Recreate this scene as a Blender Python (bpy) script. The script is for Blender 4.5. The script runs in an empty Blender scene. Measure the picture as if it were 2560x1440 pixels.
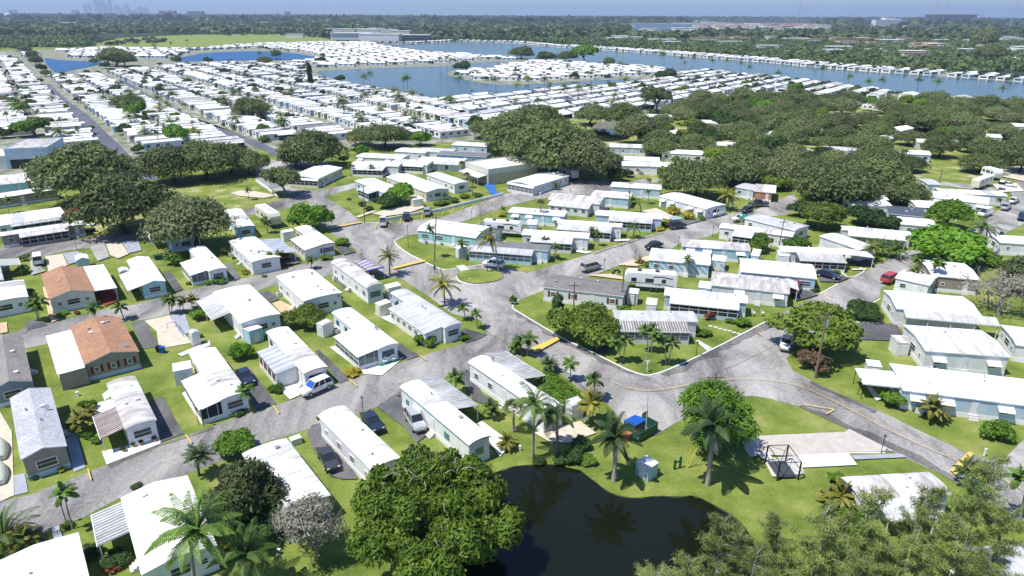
import bpy, bmesh, math, random
import numpy as np
from mathutils import Vector, Matrix
R = math.radians
SC = bpy.context.scene
rng = random.Random(7)
# ------------------------------------------------------------------ camera, sky, sun, exposure
FPX, CAMH, PITCH, ROLL = 1707.0, 50.0, math.atan((720-35)/1707.0), R(0.27)
cam_d = bpy.data.cameras.new("camera"); cam = bpy.data.objects.new("camera", cam_d)
SC.collection.objects.link(cam); SC.camera = cam
cam_d.sensor_width = 36.0; cam_d.lens = 36.0*FPX/2560.0
cam_d.clip_start = 1.0; cam_d.clip_end = 60000.0
cam.matrix_world = Matrix.Translation((0, 0, CAMH)) @ Matrix.Rotation(math.pi/2-PITCH, 4, 'X') @ Matrix.Rotation(ROLL, 4, 'Z')
SUN_EL, SUN_AZ = R(64), math.atan2(-0.89, -0.45)      # azimuth measured from +Y towards +X
world = bpy.data.worlds.new("World"); SC.world = world; world.use_nodes = True
wn = world.node_tree.nodes; wl = world.node_tree.links
sky = wn.new('ShaderNodeTexSky'); sky.sky_type = 'NISHITA'; sky.sun_disc = False
sky.sun_elevation = SUN_EL; sky.sun_rotation = SUN_AZ
sky.altitude = 0; sky.air_density = 1.0; sky.dust_density = 0.3; sky.ozone_density = 4.0
bg = wn['Background']; bg.inputs[1].default_value = 0.115
tint = wn.new('ShaderNodeMix'); tint.data_type = 'RGBA'; tint.blend_type = 'MULTIPLY'; tint.inputs[0].default_value = 1.0; tint.inputs[7].default_value = (.80, .93, 1.12, 1)
wl.new(sky.outputs[0], tint.inputs[6]); wl.new(tint.outputs[2], bg.inputs[0])
sd = bpy.data.lights.new("sun", 'SUN'); sd.energy = 5.0; sd.angle = R(0.5); sd.color = (1.0, 0.95, 0.87)
sun = bpy.data.objects.new("sun", sd); SC.collection.objects.link(sun)
sdir = Vector((math.sin(SUN_AZ)*math.cos(SUN_EL), math.cos(SUN_AZ)*math.cos(SUN_EL), math.sin(SUN_EL)))
sun.rotation_euler = sdir.to_track_quat('Z', 'Y').to_euler(); sun.location = (0, 0, 300)
SC.view_settings.view_transform = 'Standard'; SC.view_settings.look = 'None'
SC.view_settings.exposure = 0.36; SC.view_settings.gamma = 1.0
SC.cycles.max_bounces = 6; SC.cycles.diffuse_bounces = 2; SC.cycles.transparent_max_bounces = 8

# ------------------------------------------------------------------ helpers
def ray(px, py):
    x = (px-1280)/FPX; y = -(py-720)/FPX
    c, s = math.cos(ROLL), math.sin(ROLL)
    x, y = x*c-y*s, x*s+y*c
    return (x, math.cos(PITCH)+y*math.sin(PITCH), -math.sin(PITCH)+y*math.cos(PITCH))
def G(px, py, z=0.0):
    """ground (or height z) point seen at a pixel of the 2560x1440 photograph"""
    d = ray(px, py); t = (z-CAMH)/min(d[2], -.0026)
    return Vector((d[0]*t, d[1]*t, z))
def PX(x, y, z):
    v = Matrix.Rotation(ROLL, 4, 'Z').inverted() @ Matrix.Rotation(math.pi/2-PITCH, 4, 'X').inverted() @ Vector((x, y, z-CAMH))
    return (1280+FPX*v.x/-v.z, 720-FPX*v.y/-v.z)
def link(o):
    SC.collection.objects.link(o); return o
def tag(o, label, cat, group=None, kind=None):
    if label: o['label'] = label
    if cat: o['category'] = cat
    if group: o['group'] = group
    if kind: o['kind'] = kind
    return o
def empty(name, loc, rz=0.0, sc=1.0):
    o = bpy.data.objects.new(name, None); link(o); o.empty_display_size = 0.3
    o.location = loc; o.rotation_euler = (0, 0, rz); o.scale = (sc, sc, sc) if not isinstance(sc, tuple) else sc
    return o
class MB:
    def __init__(s): s.v = []; s.f = []; s.m = []
    def face(s, pts, m=0):
        n = len(s.v); s.v += [tuple(p) for p in pts]; s.f.append(tuple(range(n, n+len(pts)))); s.m.append(m)
    def grid(s, rows, m=0, close=False):
        n = len(s.v); k = len(rows[0])
        for r in rows: s.v += [tuple(p) for p in r]
        for i in range(len(rows)-1):
            for j in range(k if close else k-1):
                j2 = (j+1) % k
                s.f.append((n+i*k+j, n+i*k+j2, n+(i+1)*k+j2, n+(i+1)*k+j)); s.m.append(m)
    def box(s, x0, x1, y0, y1, z0, z1, m=0):
        n = len(s.v)
        s.v += [(x0,y0,z0),(x1,y0,z0),(x1,y1,z0),(x0,y1,z0),(x0,y0,z1),(x1,y0,z1),(x1,y1,z1),(x0,y1,z1)]
        for q in ((3,2,1,0),(4,5,6,7),(0,1,5,4),(1,2,6,5),(2,3,7,6),(3,0,4,7)):
            s.f.append(tuple(n+i for i in q)); s.m.append(m)
    def prism(s, prof, x0, x1, m=0, mcap=None):
        """extrude a (y,z) outline along x"""
        n = len(s.v); k = len(prof)
        s.v += [(x0, y, z) for y, z in prof]+[(x1, y, z) for y, z in prof]
        for i in range(k):
            j = (i+1) % k; s.f.append((n+i, n+k+i, n+k+j, n+j)); s.m.append(m)
        c = m if mcap is None else mcap
        s.f.append(tuple(n+i for i in range(k))); s.m.append(c)
        s.f.append(tuple(n+k+i for i in reversed(range(k)))); s.m.append(c)
    def tube(s, pts, rad, n=6, m=0, cap=True):
        pts = [Vector(p) for p in pts]
        if not hasattr(rad, '__len__'): rad = [rad]*len(pts)
        rows = []
        for i, p in enumerate(pts):
            d = (pts[min(i+1, len(pts)-1)]-pts[max(i-1, 0)]).normalized()
            a = d.cross(Vector((0, 0, 1)));
            if a.length < 1e-3: a = d.cross(Vector((0, 1, 0)))
            a.normalize(); b = d.cross(a)
            rows.append([p+(a*math.cos(2*math.pi*j/n)+b*math.sin(2*math.pi*j/n))*rad[i] for j in range(n)])
        s.grid(rows, m, True)
        if cap: s.face(rows[-1][::-1], m); s.face(rows[0], m)
    def build(s, name, mats, parent=None, smooth=False):
        me = bpy.data.meshes.new(name); me.from_pydata(s.v, [], s.f)
        if not isinstance(mats, (list, tuple)): mats = [mats]
        for mt in mats: me.materials.append(M(mt) if isinstance(mt, str) else mt)
        if len(mats) > 1: me.polygons.foreach_set('material_index', s.m)
        bm = bmesh.new(); bm.from_mesh(me); bmesh.ops.recalc_face_normals(bm, faces=bm.faces); bm.to_mesh(me); bm.free()
        if smooth: me.polygons.foreach_set('use_smooth', [True]*len(me.polygons))
        me.update()
        o = link(bpy.data.objects.new(name, me)); o.parent = parent
        return o
def inst(src, parent=None, loc=None, rot=None, sc=None):
    o = src.copy(); link(o); o.parent = parent
    if loc is not None: o.location = loc
    if rot is not None: o.rotation_euler = rot
    if sc is not None: o.scale = sc
    return o
def kids(o): return KIDS.get(o.name, [])
KIDS = {}
def dup_tree(root, loc, rz=0.0, sc=1.0):
    r = root.copy(); link(r); r.location = loc; r.rotation_euler = (0, 0, rz)
    r.scale = (sc, sc, sc) if not isinstance(sc, tuple) else sc
    for k in ('label', 'group'):
        if k in r: del r[k]
    for ch in PARTS[root.name]:
        c = ch.copy(); link(c); c.parent = r
        for g in PARTS.get(ch.name, ()):
            d = g.copy(); link(d); d.parent = c
    return r
PARTS = {}
def reg(root, parts): PARTS[root.name] = parts; return root

# ------------------------------------------------------------------ materials
_M = {}
def ramp(nt, pts):
    n = nt.nodes.new('ShaderNodeValToRGB'); e = n.color_ramp.elements
    while len(e) < len(pts): e.new(0.5)
    for i, (p, c) in enumerate(pts): e[i].position = p; e[i].color = (*c, 1)
    return n
def noise(nt, scale, detail=4, rough=.6, co='Object', dist=0.0, stretch=None):
    t = nt.nodes.new('ShaderNodeTexCoord'); n = nt.nodes.new('ShaderNodeTexNoise')
    n.inputs['Scale'].default_value = scale; n.inputs['Detail'].default_value = detail; n.inputs['Roughness'].default_value = rough
    n.inputs['Distortion'].default_value = dist
    if stretch:
        mp = nt.nodes.new('ShaderNodeMapping'); mp.inputs['Scale'].default_value = stretch[:3]
        if len(stretch) == 4: mp.inputs['Rotation'].default_value = (0, 0, stretch[3])
        nt.links.new(t.outputs[co], mp.inputs[0]); nt.links.new(mp.outputs[0], n.inputs['Vector'])
    else: nt.links.new(t.outputs[co], n.inputs['Vector'])
    return n
def mixc(nt, fac, a, b, mode='MIX'):
    n = nt.nodes.new('ShaderNodeMix'); n.data_type = 'RGBA'; n.blend_type = mode
    for i, x in ((0, fac), (6, a), (7, b)):
        if hasattr(x, 'links') or hasattr(x, 'is_output'): nt.links.new(x, n.inputs[i])
        elif i == 0: n.inputs[0].default_value = x
        else: n.inputs[i].default_value = (*x, 1)
    return n.outputs[2]
def newmat(key, rough=.6, spec=.3):
    m = bpy.data.materials.new(key); m.use_nodes = True
    b = m.node_tree.nodes['Principled BSDF']; b.inputs['Roughness'].default_value = rough
    b.inputs['Specular IOR Level'].default_value = spec
    _M[key] = m
    return m, m.node_tree, b
def bump(nt, b, h, strength=.3, dist=.05):
    n = nt.nodes.new('ShaderNodeBump'); n.inputs['Strength'].default_value = strength; n.inputs['Distance'].default_value = dist
    nt.links.new(h, n.inputs['Height']); nt.links.new(n.outputs[0], b.inputs['Normal'])
def rnd(nt):
    n = nt.nodes.new('ShaderNodeObjectInfo'); return n.outputs['Random']
PAINT = dict(white=(.80,.80,.79), white2=(.70,.71,.71), cream=(.72,.68,.55), sage=(.58,.60,.52), paleblue=(.50,.62,.72), blue=(.20,.38,.58), teal=(.33,.62,.62),
    turq=(.05,.36,.50), green=(.04,.30,.20), dkgreen=(.02,.09,.06), tan=(.52,.44,.34), taupe=(.33,.28,.24),terracotta=(.5,.2,.1), brown=(.16,.10,.07), bluegrey=(.22,.26,.33), ltblue=(.42,.62,.72),
    red=(.45,.03,.02), maroon=(.16,.02,.02), black=(.012,.012,.014), dkgrey=(.06,.065,.07), grey=(.30,.31,.32), silver=(.50,.51,.52), dkblue=(.02,.03,.06),
    yellow=(.66,.48,.10), orange=(.70,.30,.08), blueplastic=(.01,.09,.42), wood=(.22,.14,.08), lattice=(.70,.52,.40), greenawn=(.01,.22,.14),
    champagne=(.45,.42,.38), pole=(.20,.15,.11), concrete=(.55,.54,.51), rubber=(.02,.02,.02), skin=(.35,.2,.13), ridge=(.82,.82,.81), brickroof=(.62,.34,.24))
def M(key):
    if key in _M: return _M[key]
    kind, _, c = key.partition(':')
    if kind == 'paint':       # plain painted metal / plastic with faint grime
        m, nt, b = newmat(key, .45, .4); n = noise(nt, 1.3, 5); col = PAINT[c]
        r = ramp(nt, [(.3, tuple(x*.86 for x in col)), (.65, col)]); nt.links.new(n.outputs[0], r.inputs[0]); nt.links.new(r.outputs[0], b.inputs['Base Color'])
    elif kind == 'car':
        m, nt, b = newmat(key, .22, .5); b.inputs['Base Color'].default_value = (*PAINT[c], 1); b.inputs['Coat Weight'].default_value = .6
        b.inputs['Metallic'].default_value = .25 if c in ('silver', 'dkgrey', 'champagne') else 0
    elif kind == 'wall':      # lap siding: thin horizontal shadow-gap relief and grime
        m, nt, b = newmat(key, .5, .35); col = PAINT[c]; n = noise(nt, .9, 6, .7, stretch=(1, 1, .5))
        r = ramp(nt, [(.3, tuple(x*.80 for x in col)), (.6, col)]); nt.links.new(n.outputs[0], r.inputs[0]); nt.links.new(r.outputs[0], b.inputs['Base Color'])
        w = nt.nodes.new('ShaderNodeTexWave'); w.bands_direction = 'Z'; w.wave_profile = 'SAW'; w.inputs['Scale'].default_value = 1.6
        t = nt.nodes.new('ShaderNodeTexCoord'); nt.links.new(t.outputs['Object'], w.inputs['Vector']); bump(nt, b, w.outputs[1], .5, .03)
    elif kind == 'roof':      # painted metal / membrane roof with rain streaks, patches and cross seams
        m, nt, b = newmat(key, .5, .3)
        base, dirt, amt = {'white': ((.84,.84,.82), (.50,.48,.45), .66), 'white2': ((.76,.77,.77), (.42,.40,.38), .60), 'grey': ((.62,.63,.64), (.40,.40,.41), .55), 'old': ((.70,.69,.67), (.36,.33,.31), .54),
                           'dkgrey': ((.25,.25,.26), (.16,.16,.16), .5), 'tan': ((.78,.75,.67), (.52,.48,.42), .60), 'slate': ((.10,.11,.14), (.07,.08,.10), .5)}[c]
        t = nt.nodes.new('ShaderNodeTexCoord')
        n = noise(nt, .55, 8, .68, stretch=(1.6, .45, 1)); n2 = noise(nt, .10, 3, .5)
        r = ramp(nt, [(amt-.14, base), (amt+.12, dirt)]); mm = nt.nodes.new('ShaderNodeMath'); mm.operation = 'MULTIPLY_ADD'; mm.inputs[1].default_value = .45; mm.inputs[2].default_value = -.12
        nt.links.new(n2.outputs[0], mm.inputs[0]); ad = nt.nodes.new('ShaderNodeMath'); nt.links.new(n.outputs[0], ad.inputs[0]); nt.links.new(mm.outputs[0], ad.inputs[1]); nt.links.new(ad.outputs[0], r.inputs[0])
        nt.links.new(mixc(nt, rnd(nt), r.outputs[0], tuple(x*.93 for x in base)) if 0 else r.outputs[0], b.inputs['Base Color'])
        w = nt.nodes.new('ShaderNodeTexWave'); w.bands_direction = 'X'; w.wave_profile = 'SAW'; w.inputs['Scale'].default_value = .26; w.inputs['Distortion'].default_value = .0
        nt.links.new(t.outputs['Object'], w.inputs['Vector']); rr = ramp(nt, [(0, (0, 0, 0)), (.04, (1, 1, 1)), (.96, (1, 1, 1)), (1, (0, 0, 0))]); nt.links.new(w.outputs[1], rr.inputs[0])
        bump(nt, b, rr.outputs[0], .5, .05)
    elif kind == 'shingle':
        m, nt, b = newmat(key, .85, .1); col = {'brown': (.36,.205,.13), 'grey': (.42,.43,.46), 'dk': (.20,.19,.19), 'taupe': (.26,.24,.23)}[c]
        n = noise(nt, 3.2, 6, .75); n2 = noise(nt, .4, 3)
        r = ramp(nt, [(.3, tuple(x*.6 for x in col)), (.5, col), (.72, tuple(min(1, x*1.35) for x in col))]); nt.links.new(n.outputs[0], r.inputs[0])
        r2 = ramp(nt, [(.3, (.82,.82,.82)), (.7, (1.1,1.1,1.1))]); nt.links.new(n2.outputs[0], r2.inputs[0])
        nt.links.new(mixc(nt, 1.0, r.outputs[0], r2.outputs[0], 'MULTIPLY'), b.inputs['Base Color'])
        w = nt.nodes.new('ShaderNodeTexWave'); w.bands_direction = 'Y'; w.inputs['Scale'].default_value = 1.6; w.wave_profile = 'SAW'
        t = nt.nodes.new('ShaderNodeTexCoord'); nt.links.new(t.outputs['Object'], w.inputs['Vector']); bump(nt, b, w.outputs[1], .5, .03)
    elif kind == 'glass':
        m, nt, b = newmat(key, .08, .8); b.inputs['Base Color'].default_value = (*{'dark': (.02,.025,.03), 'blue': (.05,.10,.14), 'mid': (.12,.15,.17)}[c], 1)
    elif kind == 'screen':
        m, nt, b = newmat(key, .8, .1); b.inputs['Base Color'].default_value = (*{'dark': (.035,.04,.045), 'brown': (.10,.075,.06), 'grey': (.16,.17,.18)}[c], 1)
    elif kind == 'stripe':    # wall decorated with painted diagonal stripes / mural canopy
        m, nt, b = newmat(key, .5, .3); t = nt.nodes.new('ShaderNodeTexCoord'); mp = nt.nodes.new('ShaderNodeMapping'); mp.inputs['Rotation'].default_value = (0, R(45), 0)
        w = nt.nodes.new('ShaderNodeTexWave'); w.bands_direction = 'X'; w.inputs['Scale'].default_value = .32
        nt.links.new(t.outputs['Object'], mp.inputs[0]); nt.links.new(mp.outputs[0], w.inputs['Vector'])
        a, d = {'blue': ((.62,.66,.62), (.24,.42,.66)), 'tan': ((.52,.40,.24), (.10,.16,.42)), 'pan': ((.62,.64,.66), (.36,.42,.50)), 'mural': ((.55,.42,.30), (.25,.45,.50))}[c]
        r = ramp(nt, [(.45, a), (.55, d)]); nt.links.new(w.outputs[1], r.inputs[0]); nt.links.new(r.outputs[0], b.inputs['Base Color'])
    elif kind == 'leaf':
        m, nt, b = newmat(key, .55, .25)
        dk, lt, sz = {'oak': ((.050,.076,.024), (.205,.255,.085), .35), 'oak2': ((.070,.095,.036), (.26,.30,.12), .35), 'bright': ((.030,.10,.006), (.19,.36,.03), .5), 'mango': ((.030,.080,.010), (.25,.34,.04), .8),
                      'bigmango': ((.012,.042,.006), (.22,.34,.035), .6), 'deep': ((.018,.045,.012), (.07,.14,.03), .5), 'dry': ((.14,.135,.105), (.36,.35,.29), .7), 'casu': ((.10,.14,.035), (.36,.42,.12), .5), 'olive': ((.035,.055,.018), (.15,.19,.07), .6),
                      'palm': ((.04,.10,.02), (.18,.28,.05), .8), 'palmy': ((.11,.13,.02), (.34,.32,.06), .8), 'royal': ((.020,.055,.020), (.10,.16,.05), .8), 'sabal': ((.10,.12,.05), (.30,.32,.14), .8),
                      'bush': ((.03,.09,.008), (.19,.33,.03), 1.2), 'yellow': ((.28,.26,.02), (.55,.42,.05), 1.2), 'redbush': ((.10,.03,.02), (.30,.10,.05), 1.5), 'bouga': ((.05,.09,.02), (.20,.09,.07), 1.2),
                      'far': ((.024,.048,.018), (.165,.215,.070), .045), 'fog': ((.04,.09,.03), (.13,.2,.06), .1)}[c]
        n = noise(nt, sz, 3, .6); n2 = noise(nt, sz*7, 2, .6)
        mx = nt.nodes.new('ShaderNodeMath'); mx.operation = 'MULTIPLY_ADD'; mx.inputs[1].default_value = .6; nt.links.new(n2.outputs[0], mx.inputs[0])
        m3 = nt.nodes.new('ShaderNodeMath'); m3.operation = 'MULTIPLY_ADD'; m3.inputs[1].default_value = .55; nt.links.new(n.outputs[0], m3.inputs[0]); nt.links.new(m3.outputs[0], mx.inputs[2])
        m3.inputs[2].default_value = -.08
        r = ramp(nt, [(.28, dk), (.72, lt)]); nt.links.new(mx.outputs[0], r.inputs[0])
        hs = nt.nodes.new('ShaderNodeHueSaturation'); mr = nt.nodes.new('ShaderNodeMapRange'); mr.inputs[3].default_value = .72; mr.inputs[4].default_value = 1.28
        nt.links.new(rnd(nt), mr.inputs[0]); nt.links.new(mr.outputs[0], hs.inputs['Value']); nt.links.new(r.outputs[0], hs.inputs['Color'])
        tr = nt.nodes.new('ShaderNodeBsdfTranslucent'); mix = nt.nodes.new('ShaderNodeMixShader'); mix.inputs[0].default_value = .28
        nt.links.new(hs.outputs[0], b.inputs['Base Color']); nt.links.new(hs.outputs[0], tr.inputs[0])
        nt.links.new(b.outputs[0], mix.inputs[1]); nt.links.new(tr.outputs[0], mix.inputs[2]); nt.links.new(mix.outputs[0], nt.nodes['Material Output'].inputs[0])
    elif kind == 'bark':
        m, nt, b = newmat(key, .9, .1); col = {'grey': (.30,.28,.25), 'brown': (.14,.10,.07), 'palm': (.36,.33,.28), 'dark': (.06,.05,.04), 'branch': (.34,.29,.24)}[c]
        n = noise(nt, 4, 5, .7, stretch=(1, 1, 3)); r = ramp(nt, [(.3, tuple(x*.6 for x in col)), (.7, tuple(x*1.2 for x in col))]); nt.links.new(n.outputs[0], r.inputs[0]); nt.links.new(r.outputs[0], b.inputs['Base Color'])
    elif kind == 'asphalt':
        m, nt, b = newmat(key, .85, .2)
        lo, mi, hi = {'road': ((.10,.096,.092), (.215,.207,.198), (.36,.345,.325)), 'lane': ((.08,.085,.11), (.11,.118,.15), (.14,.146,.175)), 'drive': ((.055,.055,.06), (.10,.10,.105), (.17,.165,.165)), 'light': ((.125,.12,.114), (.265,.255,.243), (.42,.405,.385)),
                      'far': ((.16,.155,.15), (.30,.29,.275), (.44,.43,.41)), 'worn_shade': ((.07,.068,.068), (.135,.13,.125), (.24,.23,.22))}[c]
        n = noise(nt, .12, 7, .68, dist=.8, stretch=(1, .38, 1, R(41))); n2 = noise(nt, 2.2, 5, .75); n3 = noise(nt, 14, 2)
        s = nt.nodes.new('ShaderNodeMath'); s.operation = 'MULTIPLY_ADD'; s.inputs[1].default_value = .35; nt.links.new(n2.outputs[0], s.inputs[0])
        s2 = nt.nodes.new('ShaderNodeMath'); s2.operation = 'MULTIPLY_ADD'; s2.inputs[1].default_value = .8; s2.inputs[2].default_value = -.08; nt.links.new(n.outputs[0], s2.inputs[0]); nt.links.new(s2.outputs[0], s.inputs[2])
        r = ramp(nt, [(.36, lo), (.48, mi), (.62, hi)]); nt.links.new(s.outputs[0], r.inputs[0])
        # cracks: thin dark voronoi edges
        t = nt.nodes.new('ShaderNodeTexCoord'); v = nt.nodes.new('ShaderNodeTexVoronoi'); v.feature = 'DISTANCE_TO_EDGE'; v.inputs['Scale'].default_value = .22
        ds = noise(nt, .5, 4); va = nt.nodes.new('ShaderNodeVectorMath'); va.operation = 'MULTIPLY_ADD'; va.inputs[1].default_value = (3, 3, 0)
        nt.links.new(ds.outputs[1], va.inputs[0]); nt.links.new(t.outputs['Object'], va.inputs[2]); nt.links.new(va.outputs[0], v.inputs['Vector'])
        cr = ramp(nt, [(.0, (.72,.72,.72)), (.014, (1, 1, 1))]); nt.links.new(v.outputs[0], cr.inputs[0])
        nt.links.new(mixc(nt, 1.0, r.outputs[0], cr.outputs[0], 'MULTIPLY'), b.inputs['Base Color']); bump(nt, b, n3.outputs[0], .3, .02)
    elif kind == 'grass':
        m, nt, b = newmat(key, .9, .1)
        a, c2, d = {'lawn': ((.085,.130,.024), (.165,.212,.042), (.29,.285,.10)), 'field': ((.13,.19,.04), (.19,.24,.06), (.30,.29,.13)), 'park': ((.12,.17,.03), (.21,.24,.06), (.52,.46,.32)),
                    'wild': ((.018,.03,.014), (.035,.052,.022), (.06,.08,.035)), 'yard': ((.10,.13,.05), (.24,.24,.19), (.42,.41,.37))}[c]
        n = noise(nt, .16, 6, .62); n2 = noise(nt, 2.5, 5, .75)
        s = nt.nodes.new('ShaderNodeMath'); s.operation = 'MULTIPLY_ADD'; s.inputs[1].default_value = .35; nt.links.new(n2.outputs[0], s.inputs[0])
        s2 = nt.nodes.new('ShaderNodeMath'); s2.operation = 'MULTIPLY_ADD'; s2.inputs[1].default_value = .85; s2.inputs[2].default_value = -.1; nt.links.new(n.outputs[0], s2.inputs[0]); nt.links.new(s2.outputs[0], s.inputs[2])
        r = ramp(nt, [(.36, a), (.52, c2), (.70, d)]); nt.links.new(s.outputs[0], r.inputs[0]); nt.links.new(r.outputs[0], b.inputs['Base Color']); n3 = noise(nt, 9, 3); bump(nt, b, n3.outputs[0], .6, .08)
    elif kind == 'soil':
        m, nt, b = newmat(key, .9, .1); col = {'sand': (.58,.52,.42), 'gravel': (.50,.46,.42), 'white': (.78,.77,.74), 'pavers': (.62,.42,.28), 'bluecon': (.34,.37,.42), 'blue': (.04,.16,.45), 'red': (.28,.05,.04), 'mulch': (.14,.07,.05), 'bank': (.045,.06,.02), 'grey': (.33,.33,.34), 'peach': (.62,.47,.36), 'mat': (.02,.28,.12), 'lime': (.70,.68,.62), 'slab': (.56,.54,.51), 'aqua': (.30,.42,.38)}[c]
        n = noise(nt, .9, 6, .72); r = ramp(nt, [(.3, tuple(x*.74 for x in col)), (.62, col)]); nt.links.new(n.outputs[0], r.inputs[0]); nt.links.new(r.outputs[0], b.inputs['Base Color']); n3 = noise(nt, 9, 2); bump(nt, b, n3.outputs[0], .25, .02)
    elif kind == 'water':
        m, nt, b = newmat(key, {'pond': .03, 'lake': .18, 'bay': .30}[c], {'pond': .30, 'lake': .22, 'bay': .10}[c]); col = {'pond': (.007,.009,.004), 'lake': (.030,.062,.078), 'bay': (.001,.060,.19)}[c]
        n = noise(nt, .02, 4); r = ramp(nt, [(.35, tuple(x*.85 for x in col)), (.65, tuple(x*1.15 for x in col))]); nt.links.new(n.outputs[0], r.inputs[0]); nt.links.new(r.outputs[0], b.inputs['Base Color'])
        n3 = noise(nt, {'pond': 1.2, 'lake': .5, 'bay': .5}[c], 4); bump(nt, b, n3.outputs[0], {'pond': .05, 'lake': .35, 'bay': .35}[c], .1)
    else: raise KeyError(key)
    return _M[key]
# ------------------------------------------------------------------ the setting: ground, roads, lawns, water
def chaikin(p, n=2, closed=True):
    for _ in range(n):
        q = []
        for i in range(len(p) if closed else len(p)-1):
            a, b = p[i], p[(i+1) % len(p)]
            q += [(a[0]*.75+b[0]*.25, a[1]*.75+b[1]*.25), (a[0]*.25+b[0]*.75, a[1]*.25+b[1]*.75)]
        p = q if closed else [p[0]]+q+[p[-1]]
    return p
def sheet(name, pts, z, mat, smooth=0, world=False):
    w = [tuple(p) for p in pts] if world else [tuple(G(x, y))[:2] for x, y in pts]
    if smooth: w = chaikin(w, smooth)
    bm = bmesh.new(); f = bm.faces.new([bm.verts.new((x, y, 0)) for x, y in w])
    if f.normal.z < 0 or sum(w[i][0]*w[(i+1) % len(w)][1]-w[(i+1) % len(w)][0]*w[i][1] for i in range(len(w))) < 0: bmesh.ops.reverse_faces(bm, faces=[f])
    bmesh.ops.triangulate(bm, faces=bm.faces[:])
    me = bpy.data.meshes.new(name); bm.to_mesh(me); bm.free(); me.materials.append(M(mat))
    o = link(bpy.data.objects.new(name, me)); o.location.z = z; o['kind'] = 'structure'
    return o
def inside(p, poly):
    x, y = p; c = False
    for i in range(len(poly)):
        (x1, y1), (x2, y2) = poly[i], poly[i-1]
        if (y1 > y) != (y2 > y) and x < (x2-x1)*(y-y1)/(y2-y1)+x1: c = not c
    return c
def kerb(pts, closed=False, w=.22, h=.13, mat='paint:concrete', name='kerb', sm=1):
    p = [G(x, y).xy for x, y in pts]
    if sm: p = [Vector(q) for q in chaikin([tuple(q) for q in p], sm, closed)]
    rows = []
    n = len(p)
    for i in range(n):
        a = p[(i-1) % n if closed else max(i-1, 0)]; b = p[(i+1) % n if closed else min(i+1, n-1)]
        d = (b-a).normalized(); nn = Vector((-d.y, d.x))*w/2; q = p[i]
        rows.append([(q.x-nn.x, q.y-nn.y, -.05), (q.x-nn.x, q.y-nn.y, h), (q.x+nn.x, q.y+nn.y, h), (q.x+nn.x, q.y+nn.y, -.05)])
    if closed: rows.append(rows[0])
    m = MB(); m.grid(rows, 0, True); o = m.build(name, mat); o['kind'] = 'structure'; return o
# base ground: one sheet to the horizon
GR = 24000
sheet('ground', [(-GR, -300), (GR, -300), (GR, GR), (-GR, GR)], 0, 'grass:lawn', world=True)
YARD = [(-200, 660), (-60, 470), (-40, 250), (-20, 128), (180, 122), (450, 118), (640, 112), (920, 108), (1280, 106), (1640, 124), (1920, 146), (2200, 168), (2620, 198), (2620, 262), (2300, 300),
        (1700, 262), (1560, 300), (1240, 350), (860, 372), (640, 372), (610, 395), (335, 430), (100, 430)]
sheet('yard', YARD, .05, 'grass:yard')
sheet('woodland_floor', [(-400, 118), (60, 118), (240, 108), (330, 93), (480, 86), (720, 84), (800, 92), (830, 106), (1280, 104), (1640, 122), (1920, 143), (2200, 165), (2700, 203), (2900, 36.8), (-500, 36.8)], .10, 'grass:wild')
OAKF = [(1215, 330), (1330, 300), (1480, 300), (1590, 305), (1700, 262), (2060, 230), (2300, 245), (2640, 250), (2640, 380), (2560, 430), (2330, 460), (2170, 520), (1990, 480), (1660, 450), (1500, 440), (1380, 420), (1240, 370)]
sheet('oak_grove_floor', OAKF, .07, 'grass:park')
sheet('field', [(225, 112), (300, 95), (470, 87), (640, 85), (712, 85), (793, 92), (850, 104), (820, 108), (640, 112), (500, 118), (350, 121), (240, 120)], .16, 'grass:field')
# lakes
sheet('lake_water', [(108, 143), (150, 151), (240, 154), (262, 156), (255, 160), (217, 169), (180, 176), (144, 187), (119, 167)], .12, 'water:bay', 1)
sheet('lake_water', [(425, 150), (470, 140), (508, 132), (640, 127), (723, 131), (812, 146), (737, 151), (640, 151), (500, 154), (440, 155)], .12, 'water:bay', 1)
sheet('lake_water', [(940, 111), (1029, 111), (1140, 105), (1280, 108), (1391, 119), (1502, 126), (1641, 136), (1780, 147), (1920, 158), (2031, 169), (2170, 180), (2364, 192), (2560, 207), (2800, 222), (2800, 268),
      (2560, 246), (2475, 246), (2337, 236), (2198, 224), (2087, 206), (1920, 192), (1835, 183), (1752, 174), (1669, 177), (1655, 167), (1544, 158), (1344, 150), (1195, 135), (1084, 128), (987, 119)], .12, 'water:lake', 1)
sheet('lake_water', [(785, 178), (845, 175), (1023, 167), (1110, 166), (1165, 160), (1230, 153), (1300, 158), (1200, 172), (1122, 176), (1115, 187), (1168, 201), (1223, 211), (1285, 213), (1405, 206), (1585, 196), (1610, 199), (1560, 208), (1435, 213),
      (1363, 224), (1280, 233), (1168, 237), (1084, 246), (1057, 240), (973, 222), (912, 214), (860, 205), (807, 192)], .125, 'water:lake', 1)
sheet('lake_water', [(2490, 138), (2560, 133), (2640, 137), (2640, 158), (2560, 156), (2500, 154)], .12, 'water:lake', 1)
sheet('canal_water', [(1478, 318), (1530, 313), (1578, 318), (1582, 345), (1535, 356), (1480, 352)], .11, 'water:pond', 1)
POND = [(1150, 1225), (1205, 1200), (1245, 1180), (1290, 1166), (1375, 1160), (1450, 1177), (1478, 1198), (1520, 1232), (1555, 1243), (1590, 1247), (1640, 1241), (1700, 1243), (1730, 1240), (1762, 1252), (1830, 1290), (1870, 1330), (1900, 1400), (1880, 1520), (1500, 1640), (1150, 1600), (1080, 1440), (1090, 1300)]
sheet('pond_bank', [(x+(x-1450)*.008, y-2) for x, y in POND], .008, 'soil:bank', 1)
_pj = random.Random(21); PW = []
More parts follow.
